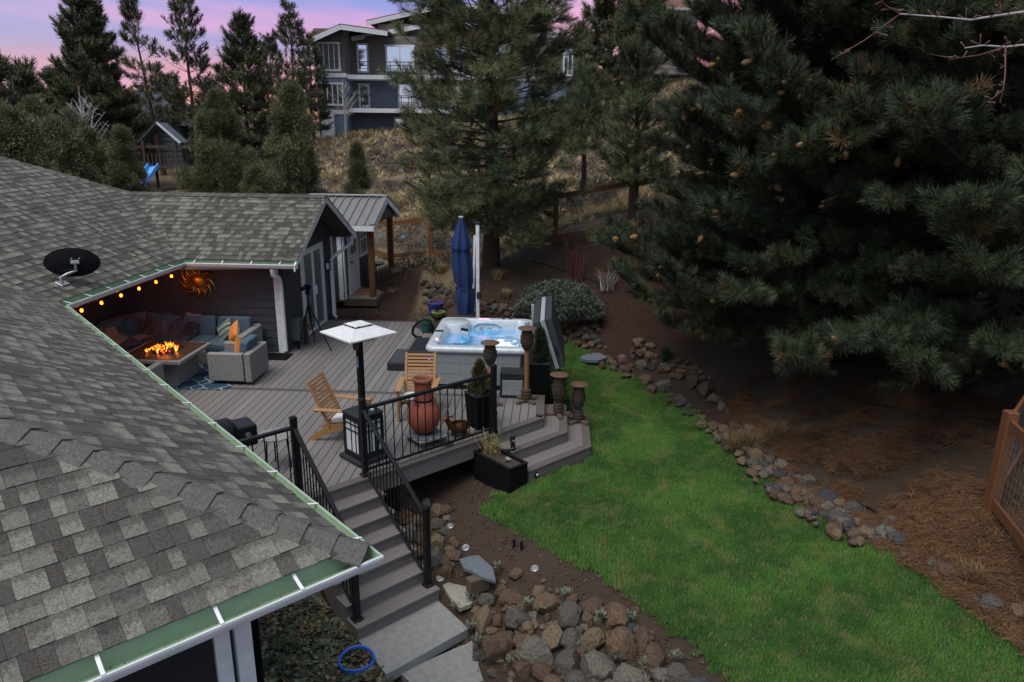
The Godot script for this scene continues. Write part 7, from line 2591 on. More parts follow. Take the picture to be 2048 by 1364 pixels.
	torch("tall hub torch behind the railing post with storage cube beside it", t1, atdist(975, 684, Vector2(t1.x, t1.z).length()).y, true, 0.3)
	var t2 := V(-0.4, 0, -12.58)
	torch("tall hub torch between storage cube and black planter", t2, atdist(1053, 655, Vector2(t2.x, t2.z).length()).y, true, 0.7)
	torch("short hub torch standing on the upper garden step", V(0.2, -0.18, -12.42), 0.8, false, 0.2)
	torch("short hub torch standing on the lower garden step", V(0.57, -0.36, -12.55), 0.76, false, 0.9)
	# trough planter with dry plant
	var tc := st(EDGE * S2 + 0.43, 6.93, 0)
	var ty := gy(tc.x, tc.z) - 0.02
	var tr := thing("trough_planter", "black trough planter with a dried yellow plant beside the garden steps", "planter", at(V(tc.x, ty, tc.z), 0.785))
	var TL := 0.88
	var TW := 0.38
	var TH := 0.46
	for s in [-1, 1]:
		boxat(tr, "side_panel", V(s * (TW / 2 - 0.012), TH / 2, 0), V(0.024, TH, TL), M.black_matte, 0.004)
		boxat(tr, "end_panel", V(0, TH / 2, s * (TL / 2 - 0.012)), V(TW - 0.05, TH, 0.024), M.black_matte, 0.004)
		boxat(tr, "rim", V(s * (TW / 2 - 0.016), TH + 0.008, 0), V(0.045, 0.02, TL + 0.02), M.black, 0.004)
		boxat(tr, "rim", V(0, TH + 0.008, s * (TL / 2 - 0.016)), V(TW - 0.056, 0.02, 0.045), M.black, 0.004)
	boxat(tr, "potting_soil", V(0, TH - 0.06, 0), V(TW - 0.05, 0.05, TL - 0.05), M.bark)
	rng.seed = 84
	var dm := MB.new()
	for i in 46:
		var a := rr(0, TAU)
		var o := V(rr(-0.06, 0.06), TH - 0.04, -0.22 + rr(-0.14, 0.14))
		var h := rr(0.12, 0.42)
		var e := o + V(cos(a) * h * rr(0.2, 0.7), h, sin(a) * h * rr(0.2, 0.7))
		dm.col = Color(0.3, 0.24, 0.09) * rr(0.6, 1.3)
		dm.tube([o, o.lerp(e, 0.5) + V(rr(-0.02, 0.02), 0.03, 0), e], [0.004, 0.003, 0.002], 4, false)
		for k in 5:
			var p := o.lerp(e, rr(0.35, 1.0))
			var d := V(rr(-1, 1), rr(-0.2, 1), rr(-1, 1)).normalized() * 0.035
			var s := d.cross(Vector3.UP).normalized() * 0.009
			dm.tri(p - s, p + s, p + d)
	part(tr, "dried_plant", dm.mesh(), M.dry)
	var sg := MB.new()
	for i in 26:
		var a := rr(0, TAU)
		var p := V(0.03, TH - 0.03, 0.14)
		var d := V(cos(a) * rr(0.3, 1), rr(0.4, 1), sin(a) * rr(0.3, 1)).normalized() * 0.08
		var s := d.cross(Vector3.UP).normalized() * 0.014
		sg.col = Color(0.4, 0.43, 0.4) * rr(0.6, 1.1)
		sg.tri(p - s, p + s, p + d)
	part(tr, "silver_plant", sg.mesh(), M.dry)
	# perforated lantern posts
	for q in [["slim perforated black lantern on the deck corner beside the railing post", st(EDGE * S2 - 0.12, 7.28, 0.0), 0.34], ["short perforated black lantern on the upper garden step beside the trough", st(EDGE * S2 + 0.33, 7.28, -0.18), 0.24]]:
		var l := thing("path_lantern", q[0], "lantern", at(q[1]))
		var hh: float = q[2]
		var bo := MB.new()
		bo.lathe([Vector2(0.045, 0), Vector2(0.045, hh)], 16, Transform3D())
		part(l, "perforated_tube", bo.mesh(), M.black)
		var tp := MB.new()
		tp.lathe([Vector2(0.05, hh), Vector2(0.05, hh + 0.015), Vector2(0.03, hh + 0.025), Vector2(0, hh + 0.026)], 16, Transform3D())
		part(l, "cap", tp.mesh(), M.charcoal)
		rng.seed = 85
		for k in 26:
			var a := rr(0, TAU)
			part(l, "opening", bm(V(0.014, 0.014, 0.004), 0.002), M.cream, Transform3D(Basis.from_euler(V(0, a, 0.7)), V(sin(a) * 0.0455, rr(0.04, hh - 0.03), cos(a) * 0.0455)))
	var pk := st(EDGE * S2 + 0.36, 7.12, -0.03)
	solo("solar_cell", bm(V(0.12, 0.025, 0.09), 0.006), M.black, "small black solar cell on the rim of the trough planter", "solar cell", at(V(pk.x, ty + TH + 0.03, pk.z), 0.4))
	# barbecue grill behind the near railing
	var gr := thing("barbecue_grill", "black barrel barbecue grill behind the near railing", "grill", at(V(-4.42, 0, -8.62), 0.72))
	var brl := MB.new()
	brl.lathe([Vector2(0, -0.34), Vector2(0.17, -0.34), Vector2(0.19, -0.3), Vector2(0.19, 0.3), Vector2(0.17, 0.34), Vector2(0, 0.34)], 28, Transform3D(Basis(V(0, 1, 0), V(1, 0, 0), V(0, 0, -1)), V(-0.1, 0.92, 0)))
	part(gr, "barrel", brl.mesh(), M.black)
	part(gr, "lid_handle", tubem([V(-0.3, 1.03, 0.18), V(0.1, 1.03, 0.18)], [0.012, 0.012], 8), M.steel)
	boxat(gr, "hopper", V(0.4, 0.86, 0.0), V(0.26, 0.3, 0.36), M.black, 0.02)
	part(gr, "control_knob", tubem([V(0.4, 0.88, 0.18), V(0.4, 0.88, 0.21)], [0.04, 0.035], 14), M.steel)
	boxat(gr, "shelf", V(-0.1, 0.72, 0.3), V(0.6, 0.02, 0.2), M.black, 0.005)
	for s in [[-0.35, -0.16], [-0.35, 0.16], [0.3, -0.16], [0.3, 0.16]]: part(gr, "leg", tubem([V(s[0], 0.8, s[1]), V(s[0] * 1.08, 0.0, s[1] * 1.3)], [0.016, 0.016], 7), M.black)
	boxat(gr, "lower_tray", V(0, 0.25, 0), V(0.66, 0.03, 0.36), M.black, 0.006)
	# small round table beside the grill
	var rt := thing("round_table", "small round grey table behind the barbecue grill", "table", at(V(-3.98, 0, -9.6)))
	var tt := MB.new()
	tt.lathe([Vector2(0, 0.5), Vector2(0.24, 0.5), Vector2(0.25, 0.515), Vector2(0.24, 0.53), Vector2(0, 0.53)], 30, Transform3D())
	part(rt, "table_top", tt.mesh(), M.stone_pale)
	for k in 3:
		var a := TAU * k / 3
		part(rt, "leg", tubem([V(cos(a) * 0.16, 0.5, sin(a) * 0.16), V(cos(a) * 0.2, 0.0, sin(a) * 0.2)], [0.012, 0.012], 6), M.black)
	# round cover plate in the deck
	var pc := P(897, 890)
	var cv := MB.new()
	cv.lathe([Vector2(0.085, 0.0), Vector2(0.083, 0.008), Vector2(0.0, 0.009)], 24, Transform3D())
	solo("deck_plate", cv.mesh(), M.charcoal, "round dark cover plate on the deck boards inside the railing", "plate", at(V(pc.x, 0.001, pc.z)))

# ------------------------------------------------------------------ hot tub and what stands round it
func rrect(hw: float, hd: float, r: float, y: float, c: Vector3, n := 6) -> Array:
	var ring := []
	for q in [[1, 1], [-1, 1], [-1, -1], [1, -1]]:
		for k in n + 1:
			var a := PI / 2 * k / n
			var base := {Vector2(1, 1): 0.0, Vector2(-1, 1): PI / 2, Vector2(-1, -1): PI, Vector2(1, -1): PI * 1.5}[Vector2(q[0], q[1])] as float
			ring.append(c + V(q[0] * (hw - r) + cos(base + a) * r, y, -(q[1] * (hd - r) + sin(base + a) * r)))
	return ring
func make_spa() -> void:
	var c := V(-1.36, 0.0, -14.25)
	var HW := 1.02
	var HD := 1.18
	var RIM := 0.87
	var sp := thing("hot_tub", "grey panelled hot tub with pale rim and glowing blue water", "hot tub", at(c))
	var o := Vector3.ZERO
	# base and corners
	boxat(sp, "base_pan", V(0, 0.04, 0), V(HW * 1.86, 0.08, HD * 1.86), M.black)
	var cb := MB.new()
	cb.loft([rrect(HW - 0.1, HD - 0.1, 0.12, 0.08, o), rrect(HW - 0.06, HD - 0.06, 0.12, 0.76, o)])
	part(sp, "cabinet", cb.mesh(), M.spa_corner)
	for i in 3:
		var y0 := 0.1 + i * 0.22
		var mb := MB.new()
		var t0 := 0.1 - 0.04 * (y0 - 0.08) / 0.68
		var t1 := 0.1 - 0.04 * (y0 + 0.214 - 0.08) / 0.68
		var x0 := HW - 0.19 - 0.04 * (1.0 - i / 3.0)
		var x1 := HW - 0.19 - 0.04 * (1.0 - (i + 1) / 3.0)
		var za := HD - t0 + 0.02
		var zb := HD - t1 + 0.02
		mb.hexa([V(-x0, y0, za), V(x0, y0, za), V(x0, y0, za - 0.04), V(-x0, y0, za - 0.04)], [V(-x1, y0 + 0.214, zb), V(x1, y0 + 0.214, zb), V(x1, y0 + 0.214, zb - 0.04), V(-x1, y0 + 0.214, zb - 0.04)])
		part(sp, "front_plank", mb.mesh(), M.spa_panel)
		for s in [-1, 1]:
			part(sp, "side_plank", barm(V(s * (HW - 0.075), y0 + 0.107, -HD + 0.25), V(s * (HW - 0.075), y0 + 0.107, HD - 0.25), 0.03, 0.212), M.spa_panel)
	# shell: rim, inner walls, bench, foot well
	var shell := MB.new()
	shell.loft([rrect(HW - 0.07, HD - 0.07, 0.16, 0.74, o), rrect(HW - 0.01, HD - 0.01, 0.2, 0.75, o), rrect(HW, HD, 0.2, 0.79, o), rrect(HW - 0.005, HD - 0.005, 0.2, 0.83, o), rrect(HW - 0.03, HD - 0.03, 0.19, 0.86, o), rrect(HW - 0.07, HD - 0.07, 0.17, RIM, o), rrect(HW - 0.17, HD - 0.17, 0.14, 0.868, o), rrect(HW - 0.21, HD - 0.21, 0.14, 0.85, o), rrect(HW - 0.24, HD - 0.24, 0.16, 0.74, o), rrect(HW - 0.29, HD - 0.29, 0.2, 0.5, o), rrect(HW - 0.36, HD - 0.36, 0.2, 0.42, o), rrect(HW - 0.6, HD - 0.62, 0.2, 0.4, o), rrect(HW - 0.64, HD - 0.66, 0.2, 0.36, o), rrect(HW - 0.68, HD - 0.7, 0.2, 0.12, o)], true, false, true)
	part(sp, "shell", shell.mesh(), M.acrylic)
	# raised filter corner, headrest, control pads
	var fl := MB.new()
	fl.lathe([Vector2(0.0, -0.4), Vector2(0.3, -0.4), Vector2(0.3, 0.0), Vector2(0.28, 0.015), Vector2(0.0, 0.02)], 32, at(V(-HW + 0.36, RIM - 0.015, -HD + 0.4)))
	part(sp, "filter_lid", fl.mesh(), M.acrylic)
	part(sp, "skimmer_mouth", bm(V(0.34, 0.055, 0.04), 0.01), M.black, at(V(-HW + 0.52, RIM - 0.1, -HD + 0.66), -0.62))
	part(sp, "skimmer_grille", bm(V(0.34, 0.12, 0.03), 0.01), M.acrylic, at(V(-HW + 0.525, RIM - 0.2, -HD + 0.668), -0.62))
	for q in [[0.0, -HD + 0.25, 0.0], [HW - 0.26, -0.2, PI / 2]]:
		part(sp, "headrest", tubem([V(-0.3, 0, 0.02), V(-0.2, 0.06, -0.0), V(0.0, 0.075, 0.0), V(0.2, 0.06, 0.0), V(0.3, 0, 0.02)], [0.02, 0.03, 0.035, 0.03, 0.02], 10), M.acrylic, at(V(q[0], RIM - 0.13, q[1]), q[2]))
	part(sp, "control_pad", bm(V(0.16, 0.012, 0.1), 0.005), M.black, at(V(-HW + 0.12, RIM + 0.006, 0.05), 0.1))
	var led := glow(Color(1.0, 0.55, 0.75), 1.1)
	part(sp, "accent_light", bm(V(0.22, 0.01, 0.035), 0.004), led, at(V(-HW + 0.95, RIM + 0.004, -HD + 0.16)))
	part(sp, "accent_light", bm(V(0.05, 0.012, 0.12), 0.004), led, at(V(-HW + 0.17, RIM + 0.004, HD - 0.52), 0.3))
	part(sp, "cup_dome", tubem([V(0, 0, 0), V(0, 0.03, 0)], [0.09, 0.075], 20), M.acrylic, at(V(-HW + 0.2, RIM - 0.008, HD - 0.33)))
	for q in [[0.35, 0.0], [0.5, 0.0]]: part(sp, "valve", tubem([V(0, 0, 0), V(0, 0.025, 0)], [0.028, 0.024], 12), M.charcoal, at(V(q[0], RIM - 0.002, -HD + 0.12)))
	for q in [[-0.12, 0.66], [0.05, 0.66], [-0.03, 0.56]]:
		part(sp, "jet", tubem([V(0, 0, 0), V(0, 0, 0.02)], [0.045, 0.035], 14), M.steel, at(V(q[0], q[1], -HD + 0.265)))
	part(sp, "panel_light", tubem([V(-HW + 0.08, 0.62, HD - 0.14), V(-HW + 0.075, 0.57, HD - 0.125)], [0.018, 0.012], 8), glow(Color(0.75, 0.3, 1.0), 1.6))
	# water with a real surface, lit from below by the tub's own lamp
	var wm := StandardMaterial3D.new()
	wm.albedo_color = Color(0.35, 0.66, 0.9, 0.42)
	wm.roughness = 0.03
	wm.transparency = BaseMaterial3D.TRANSPARENCY_ALPHA
	var wt := MB.new()
	var fw := FastNoiseLite.new()
	fw.seed = 4
	fw.frequency = 2.4
	var N := 36
	var hx := HW - 0.262
	var hz := HD - 0.262
	var wy := 0.665
	var gr := []
	for i in N + 1:
		var row := []
		for j in N + 1:
			var x := -hx + 2 * hx * i / N
			var z := -hz + 2 * hz * j / N
			var churn := smoothstep(0.1, 0.7, x) * smoothstep(-0.1, 0.7, z)
			row.append(V(x, wy + fw.get_noise_2d(x, z) * (0.004 + 0.02 * churn), z))
		gr.append(row)
	for i in N:
		for j in N: wt.quad(gr[i][j], gr[i][j + 1], gr[i + 1][j + 1], gr[i + 1][j])
	part(sp, "water", wt.mesh(), wm)
	# foam over the jets
	rng.seed = 95
	var fm := MB.new()
	var ff := FastNoiseLite.new()
	ff.seed = 12
	ff.frequency = 3.2
	ff.fractal_octaves = 4
	var NF := 130
	var hh := func(x: float, z: float) -> float:
		var k := maxf(1.15 - Vector2((x - 0.42) / 0.42, (z - 0.4) / 0.55).length(), 0.8 - Vector2((x + 0.42) / 0.3, (z - 0.66) / 0.3).length())
		return k + 0.9 * ff.get_noise_2d(x, z) - 0.35
	for i in NF:
		for j in NF:
			var x0 := -hx + 0.02 + (2 * hx - 0.04) * i / NF
			var z0 := -hz + 0.02 + (2 * hz - 0.04) * j / NF
			var d1 := (2 * hx - 0.04) / NF
			var d2 := (2 * hz - 0.04) / NF
			if hh.call(x0 + d1 / 2, z0 + d2 / 2) < 0.0: continue
			var q := []
			for e in [[0, 0], [0, 1], [1, 1], [1, 0]]:
				var x: float = x0 + e[0] * d1
				var z: float = z0 + e[1] * d2
				q.append(V(x, wy + 0.012 + 0.05 * clampf(hh.call(x, z), 0.0, 1.0) + 0.03 * ff.get_noise_2d(x * 3, z * 3), z))
			fm.quad(q[0], q[1], q[2], q[3])
	meta(part(sp, "foam", fm.mesh(), mat(lin(0.8, 0.83, 0.86), 0.5)), "", "", "", "stuff")
	var lens := glow(Color(0.35, 0.62, 1.0), 3.0)
	part(sp, "underwater_lamp", tubem([V(0, 0, 0), V(0, 0, 0.015)], [0.06, 0.06], 16), lens, at(V(0.1, 0.28, -HD + 0.69)))
	var om := OmniLight3D.new()
	om.name = "tub_lamp"
	om.position = c + V(0.0, 0.3, -0.2)
	om.light_color = Color(0.42, 0.8, 1.0)
	om.light_energy = 0.13
	om.light_size = 0.08
	om.omni_range = 4.0
	om.omni_attenuation = 2.0
	om.shadow_enabled = true
	add_child(om)
	# folded cover on its lifter
	var cv := thing("hot_tub_cover", "folded charcoal vinyl hot tub cover hanging beside the tub on its lifter", "cover", at(V(-0.22, 0.0, -14.2)))
	var slab := func(called: String, top: Vector2, bot: Vector2, th: float, z0: float, z1: float, m: Material) -> void:
		var d := (bot - top).normalized()
		var s := Vector2(-d.y, d.x) * th
		var mb := MB.new()
		mb.prism(PackedVector2Array([top, bot, bot + s * 0.8, top + s]), z1 - z0, at(V(0, 0, z0)))
		part(cv, called, mb.mesh(), m)
	slab.call("cover_half", Vector2(-0.1, 1.34), Vector2(0.24, 0.44), 0.13, -0.92, 1.05, M.vinyl)
	slab.call("cover_half", Vector2(0.14, 1.42), Vector2(0.45, 0.47), 0.12, -0.98, 1.0, M.vinyl)
	slab.call("cover_seam", Vector2(0.04, 1.4), Vector2(0.36, 0.46), 0.085, -0.96, 1.03, M.vinyl_pale)
	part(cv, "lifter_arm", bm(V(0.06, 0.62, 0.06), 0.01), M.vinyl_pale, at(V(-0.12, 1.1, -0.3), 0, 0, 0.05))
	part(cv, "lifter_arm", bm(V(0.09, 0.58, 0.05), 0.01), M.vinyl_pale, at(V(-0.12, 1.12, 1.09), 0, 0, 0.3))
	part(cv, "handle_strap", barm(V(0.35, 0.9, 1.03), V(0.4, 0.75, 1.03), 0.04, 0.02), M.black)
	part(cv, "skirt_flap", barm(V(0.14, 0.42, -0.92), V(0.14, 0.42, 1.06), 0.03, 0.16), M.vinyl)
	# steps
	var ss := thing("spa_steps", "black plastic steps against the side of the hot tub", "steps", at(V(-2.83, 0, -14.75)))
	boxat(ss, "upper_step", V(0.14, 0.19, -0.1), V(0.56, 0.38, 1.1), M.charcoal, 0.02)
	for i in 8: boxat(ss, "tread_rib", V(-0.08 + i * 0.063, 0.384, -0.1), V(0.035, 0.012, 1.04), M.black, 0.003)
	boxat(ss, "lower_step", V(-0.34, 0.09, 0.12), V(0.38, 0.18, 1.0), M.charcoal, 0.02)
	boxat(ss, "tread_mat", V(-0.34, 0.184, 0.12), V(0.3, 0.01, 0.88), M.vinyl, 0.003)
	for s in [-1, 1]: boxat(ss, "step_edge", V(-0.34 + s * 0.175, 0.187, 0.12), V(0.02, 0.012, 0.96), M.steel)
	# grab rail
	var r0 := P(868, 702)
	var rr0 := Vector2(r0.x, r0.z).length()
	var hr := thing("grab_rail", "black padded grab rail curling over the hot tub steps", "handrail", at(r0))
	var pts := []
	var rad := []
	for q in [[868, 704], [866, 676], [866, 655], [860, 642], [848, 638], [836, 644], [826, 656], [825, 667], [832, 674], [844, 675]]:
		pts.append(atdist(q[0], q[1], rr0) - r0)
		rad.append(0.032)
	pts[0].y = 0.0
	part(hr, "padded_tube", tubem(pts, rad, 10), M.black)
	boxat(hr, "foot_plate", V(0, 0.012, 0), V(0.16, 0.024, 0.16), M.black, 0.005)
	# closed parasol
	var ub := V(-2.03, -0.12, -16.75)
	var um := thing("parasol", "closed blue cantilever parasol with white mast behind the hot tub", "parasol", at(ub))
	var rings := []
	var lv := [[0.72, 0.2, 0.0], [0.9, 0.23, 0.0], [1.15, 0.25, 0.01], [1.35, 0.21, 0.0], [1.4, 0.19, 0.0], [1.5, 0.24, -0.01], [1.85, 0.26, -0.04], [2.15, 0.24, -0.07], [2.28, 0.21, -0.08], [2.3, 0.27, -0.08], [2.5, 0.22, -0.08], [2.75, 0.14, -0.08], [2.95, 0.07, -0.08], [3.0, 0.04, -0.08]]
	for i in lv.size():
		var q: Array = lv[i]
		var ring := []
		for k in 40:
			var a := -TAU * k / 40
			var f := 1.0 + 0.16 * sin(a * 6 + i * 0.25) + 0.07 * sin(a * 11 + i * 0.8)
			ring.append(V(q[2] + cos(a) * q[1] * f * 0.84, q[0], sin(a) * q[1] * f * 0.84))
		rings.append(ring)
	var cvs := MB.new()
	cvs.loft(rings, true, true, true)
	part(um, "canopy", cvs.mesh(), M.canvas)
	part(um, "strap", tubem([V(-0.21, 1.37, 0), V(0, 1.37, 0.21), V(0.21, 1.37, 0), V(0, 1.37, -0.21), V(-0.21, 1.37, 0)], [0.015, 0.015, 0.015, 0.015, 0.015], 6), M.canvas)
	boxat(um, "finial", V(-0.08, 3.02, 0), V(0.12, 0.05, 0.1), M.vinyl_pale, 0.015)
	part(um, "mast", bm(V(0.085, 2.85, 0.11), 0.012), M.white, at(V(0.31, 1.45, 0.0), 0, 0, 0.0))
	part(um, "boom", barm(V(0.24, 2.6, 0), V(0.2, 1.35, 0.02), 0.04, 0.05, 0.006), M.white)
	boxat(um, "mast_cap", V(0.31, 2.89, 0), V(0.13, 0.06, 0.14), M.charcoal, 0.015)
	boxat(um, "crank_box", V(0.34, 1.2, 0.07), V(0.1, 0.16, 0.1), M.charcoal, 0.02)
	boxat(um, "base_plate", V(0.31, 0.04, 0), V(0.8, 0.08, 0.8), M.charcoal, 0.02)
	# glazed pots at the deck corner
	var pot := func(label: String, p: Vector3, r: float, h: float, m: Material, plant: bool, sd: int) -> void:
		var t := thing("glazed_pot", label, "pot", at(p))
		var mb := MB.new()
		mb.lathe([Vector2(0, 0), Vector2(r * 0.68, 0), Vector2(r * 0.88, h * 0.4), Vector2(r * 0.98, h * 0.82), Vector2(r * 1.06, h * 0.86), Vector2(r * 1.06, h), Vector2(r * 0.92, h), Vector2(r * 0.88, h * 0.86), Vector2(0, h * 0.85)], 28, Transform3D())
		part(t, "bowl", mb.mesh(), m)
		var so := MB.new()
		so.lathe([Vector2(r * 0.9, h * 0.9), Vector2(0, h * 0.91)], 20, Transform3D())
		part(t, "potting_soil", so.mesh(), M.dark_red_brown)
		if plant:
			rng.seed = sd
			var xf := []
			var cl := []
			for i in 60:
				var a := rr(0, TAU)
				var q := sqrt(rng.randf()) * r * 0.85
				xf.append(Transform3D(basis_to(V(cos(a), 1.2, sin(a)), 0.45), V(cos(a) * q, h * 0.95 + rr(0, 0.05), sin(a) * q)))
				cl.append(Color(0.12, 0.2, 0.07) * rr(0.7, 1.4))
			meta(many(t, "succulents", SPRAYS[0], M.needle, xf, cl), "", "", "", "stuff")
	var pa := P(852, 664)
	pot.call("teal glazed pot of succulents on a wire stand at the deck corner", V(pa.x, 0.02, pa.z), 0.16, 0.26, M.teal, true, 96)
	var pb := P(877, 655)
	var stn := thing("pot_stand", "thin black wire stand holding the lime green pot", "stand", at(V(pb.x, 0, pb.z)))
	for k in 3:
		var a := TAU * k / 3
		part(stn, "leg", tubem([V(cos(a) * 0.14, 0.3, sin(a) * 0.14), V(cos(a) * 0.12, 0.0, sin(a) * 0.12)], [0.008, 0.008], 5), M.black)
	var hoop := []
	var hrad := []
	for k in 17:
		hoop.append(V(cos(TAU * k / 16) * 0.14, 0.3, sin(TAU * k / 16) * 0.14)); hrad.append(0.008)
	part(stn, "hoop", tubem(hoop, hrad, 5), M.black)
	pot.call("lime green glazed bowl on a wire stand beside the hot tub", V(pb.x, 0.3, pb.z), 0.16, 0.12, M.lime, false, 97)
	var pc := gp(872, 632)
	pot.call("deep blue glazed pot on the mulch behind the lime bowl", V(pc.x, gy(pc.x, pc.z), pc.z), 0.2, 0.36, M.glaze_blue, false, 98)
# ------------------------------------------------------------------ paving and planting
func slab_on(label: String, called: String, cat: String, px: Array, y: float, th: float, m: Material) -> void:
	var poly := PackedVector2Array()
	for i in range(0, px.size(), 2):
		var p := P(px[i], px[i + 1], y)
		poly.append(Vector2(p.x, p.z))
	var mb := MB.new()
	mb.prism(poly, th, Transform3D(Basis(V(1, 0, 0), V(0, 0, 1), V(0, -1, 0)), V(0, y, 0)))
	solo(called, mb.mesh(), m, label, cat)

func scatter(called: String, label: String, cat: String, mesh: Mesh, m: Material, n: int, sd: int, put: Callable, parent: Node = null) -> void:
	rng.seed = sd
	var xf := []
	var cl := []
	var tries := 0
	while xf.size() < n and tries < n * 12:
		tries += 1
		var r = put.call()
		if r == null: continue
		xf.append(r[0])
		cl.append(r[1])
	var o := many(self, called, mesh, m, xf, cl)
	meta(o, label, cat, "", "stuff")

func clump(called: String, label: String, cat: String, p: Vector3, n: int, h: float, spread: float, c0: Color, c1: Color, sd: int, group := "", wd := 0.006) -> void:
	rng.seed = sd
	var mb := MB.new()
	for i in n:
		var a := rr(0, TAU)
		var o := V(rr(-1, 1), 0, rr(-1, 1)) * spread * 0.22
		var l := h * rr(0.55, 1.1)
		var out := V(cos(a), 0, sin(a)) * spread * rr(0.15, 0.75)
		var mid := o + out * 0.35 + V(0, l * 0.65, 0)
		var tip := o + out + V(0, l * rr(0.75, 1.0), 0)
		var s := V(-sin(a), 0, cos(a)) * wd
		mb.col = c0.lerp(c1, rng.randf())
		mb.tri(o - s, o + s, mid + s * 0.7)
		mb.tri(o - s, mid + s * 0.7, mid - s * 0.7)
		mb.tri(mid - s * 0.7, mid + s * 0.7, tip)
	solo(called, mb.mesh(), M.dry, label, cat, at(p), group)

func make_garden() -> void:
	# concrete pad at the stair foot and the path
	var pad := MB.new()
	var p0 := P(717, 1279, -1.26); var p1 := P(877, 1201, -1.26); var p2 := P(937, 1257, -1.26); var p3 := P(773, 1349, -1.26)
	var poly := PackedVector2Array([Vector2(p0.x - 0.05, p0.z - 0.05), Vector2(p1.x - 0.05, p1.z - 0.05), Vector2(p2.x, p2.z), Vector2(p3.x, p3.z)])
	pad.prism(poly, 0.13, Transform3D(Basis(V(1, 0, 0), V(0, 0, 1), V(0, -1, 0)), V(0, -1.26, 0)))
	solo("concrete_pad", pad.mesh(), M.concrete, "pale concrete pad at the foot of the deck stairs", "paving")
	var pth := MB.new()
	var q0 := P(800, 1345, -1.37); var q1 := P(925, 1290, -1.37)
	var dn := V(S2, 0, S2)
	pth.hexa([q0 - V(0, 0.1, 0), q0 + dn * 4 - V(0, 0.1, 0), q1 + dn * 4 - V(0, 0.1, 0), q1 - V(0, 0.1, 0)], [q0, q0 + dn * 4, q1 + dn * 4, q1])
	var po := setting("path", pth.mesh(), M.concrete, "concrete path leading on from the pad")
	var pth2 := MB.new()
	var side := V(S2, 0, -S2) * 0.25
	pth2.hexa([q1 + side * 0.03 - V(0, 0.1, 0), q1 + dn * 4 + side * 0.03 - V(0, 0.1, 0), q1 + dn * 4 + side - V(0, 0.1, 0), q1 + side - V(0, 0.1, 0)], [q1 + side * 0.03 - V(0, 0.01, 0), q1 + dn * 4 + side * 0.03 - V(0, 0.01, 0), q1 + dn * 4 + side - V(0, 0.01, 0), q1 + side - V(0, 0.01, 0)])
	setting("path_edge", pth2.mesh(), M.concrete)
	# flat stones
	var fz := func(x: float) -> float: return 600 + x / 2.926
	var fy := func(y: float) -> float: return 900 + y / 2.926
	var ar := func(l: Array) -> Array:
		var o := []
		for i in range(0, l.size(), 2): o.append(fz.call(l[i])); o.append(fy.call(l[i + 1]))
		return o
	var g1 := gp(918, 1187)
	slab_on("pale broken flagstone beside the lowest stair", "flagstone", "stone", ar.call([835, 790, 910, 752, 960, 790, 1035, 855, 1000, 900, 935, 925, 895, 885]), g1.y + 0.05, 0.06, M.flag)
	var g2 := gp(960, 1165)
	slab_on("blue grey slate slab laid as a low bench on a timber block", "slate_bench", "bench", ar.call([933, 638, 985, 622, 1045, 615, 1130, 690, 1145, 765, 1060, 740, 1000, 705, 960, 690]), g2.y + 0.26, 0.045, M.slate)
	var bk := P(956, 1155, g2.y + 0.2)
	solo("timber_block", bm(V(0.3, 0.22, 0.14), 0.01), M.block, "weathered timber block under the slate slab", "block", at(V(bk.x, g2.y + 0.11, bk.z), 0.6))
	var g3 := gp(1190, 712)
	slab_on("pale grey flat stone at the far tip of the lawn", "flagstone", "stone", [1160, 715, 1180, 703, 1200, 706, 1216, 714, 1195, 721, 1172, 720], g3.y + 0.05, 0.06, M.slate)
	# small round ground lights and sprinkler heads
	var dn_ := 0
	var spots := [[901, 1054, "round steel ground light among the red stones by the stairs"], [932, 1097, "small white ground light between stones and slate bench"], [1070, 1139, "round steel ground light in bare soil near the lawn edge"], [961, 1177, "round steel ground light before the slate bench"], [881, 1158, "small white ground light against the stair side"], [1334, 768, "round ground light in soil below the bank stones"], [1976, 1193, "ground light lying on needles beside half buried stones"]]
	for q in spots:
		var p := gp(q[0], q[1])
		var t := thing("ground_light", q[2], "light", Transform3D(Basis(Quaternion(Vector3.UP, gnorm(p.x, p.z))), p), "round ground lights")
		var a := MB.new()
		a.lathe([Vector2(0.062, 0.0), Vector2(0.062, 0.025), Vector2(0.05, 0.034), Vector2(0.04, 0.03)], 20, Transform3D())
		part(t, "steel_ring", a.mesh(), M.steel)
		var b := MB.new()
		b.lathe([Vector2(0.042, 0.022), Vector2(0.03, 0.034), Vector2(0.0, 0.036)], 18, Transform3D())
		part(t, "lens", b.mesh(), M.stone_pale)
	for q in [[1028, 1096, "black sprinkler riser in the soil beside the lawn corner"], [1043, 1100, "second black sprinkler riser in the soil beside the lawn corner"]]:
		var p := gp(q[0], q[1])
		var t := thing("sprinkler_head", q[2], "sprinkler", at(p))
		part(t, "riser", tubem([V(0, -0.05, 0), V(0, 0.13, 0)], [0.022, 0.022], 10), M.black)
		part(t, "nozzle", tubem([V(0, 0.13, 0), V(0, 0.15, 0)], [0.027, 0.02], 10), M.charcoal)
	var tp := gp(1490, 931)
	var tc := MB.new()
	tc.lathe([Vector2(0.06, 0.06), Vector2(0.055, 0.066), Vector2(0, 0.067)], 18, Transform3D())
	solo("valve_cover", tc.mesh(), mat(lin(0.12, 0.22, 0.14), 0.7), "round green valve cover sunk in the lawn", "cover", at(tp))
	# blue hose ring
	var hc := gp(715, 1352)
	var hp := []
	var hrd := []
	for k in 61:
		hp.append(V(cos(TAU * k / 30) * (0.2 + 0.006 * sin(k)), 0.22 + 0.0006 * k + 0.012 * sin(k * 0.4), sin(TAU * k / 30) * 0.2)); hrd.append(0.014)
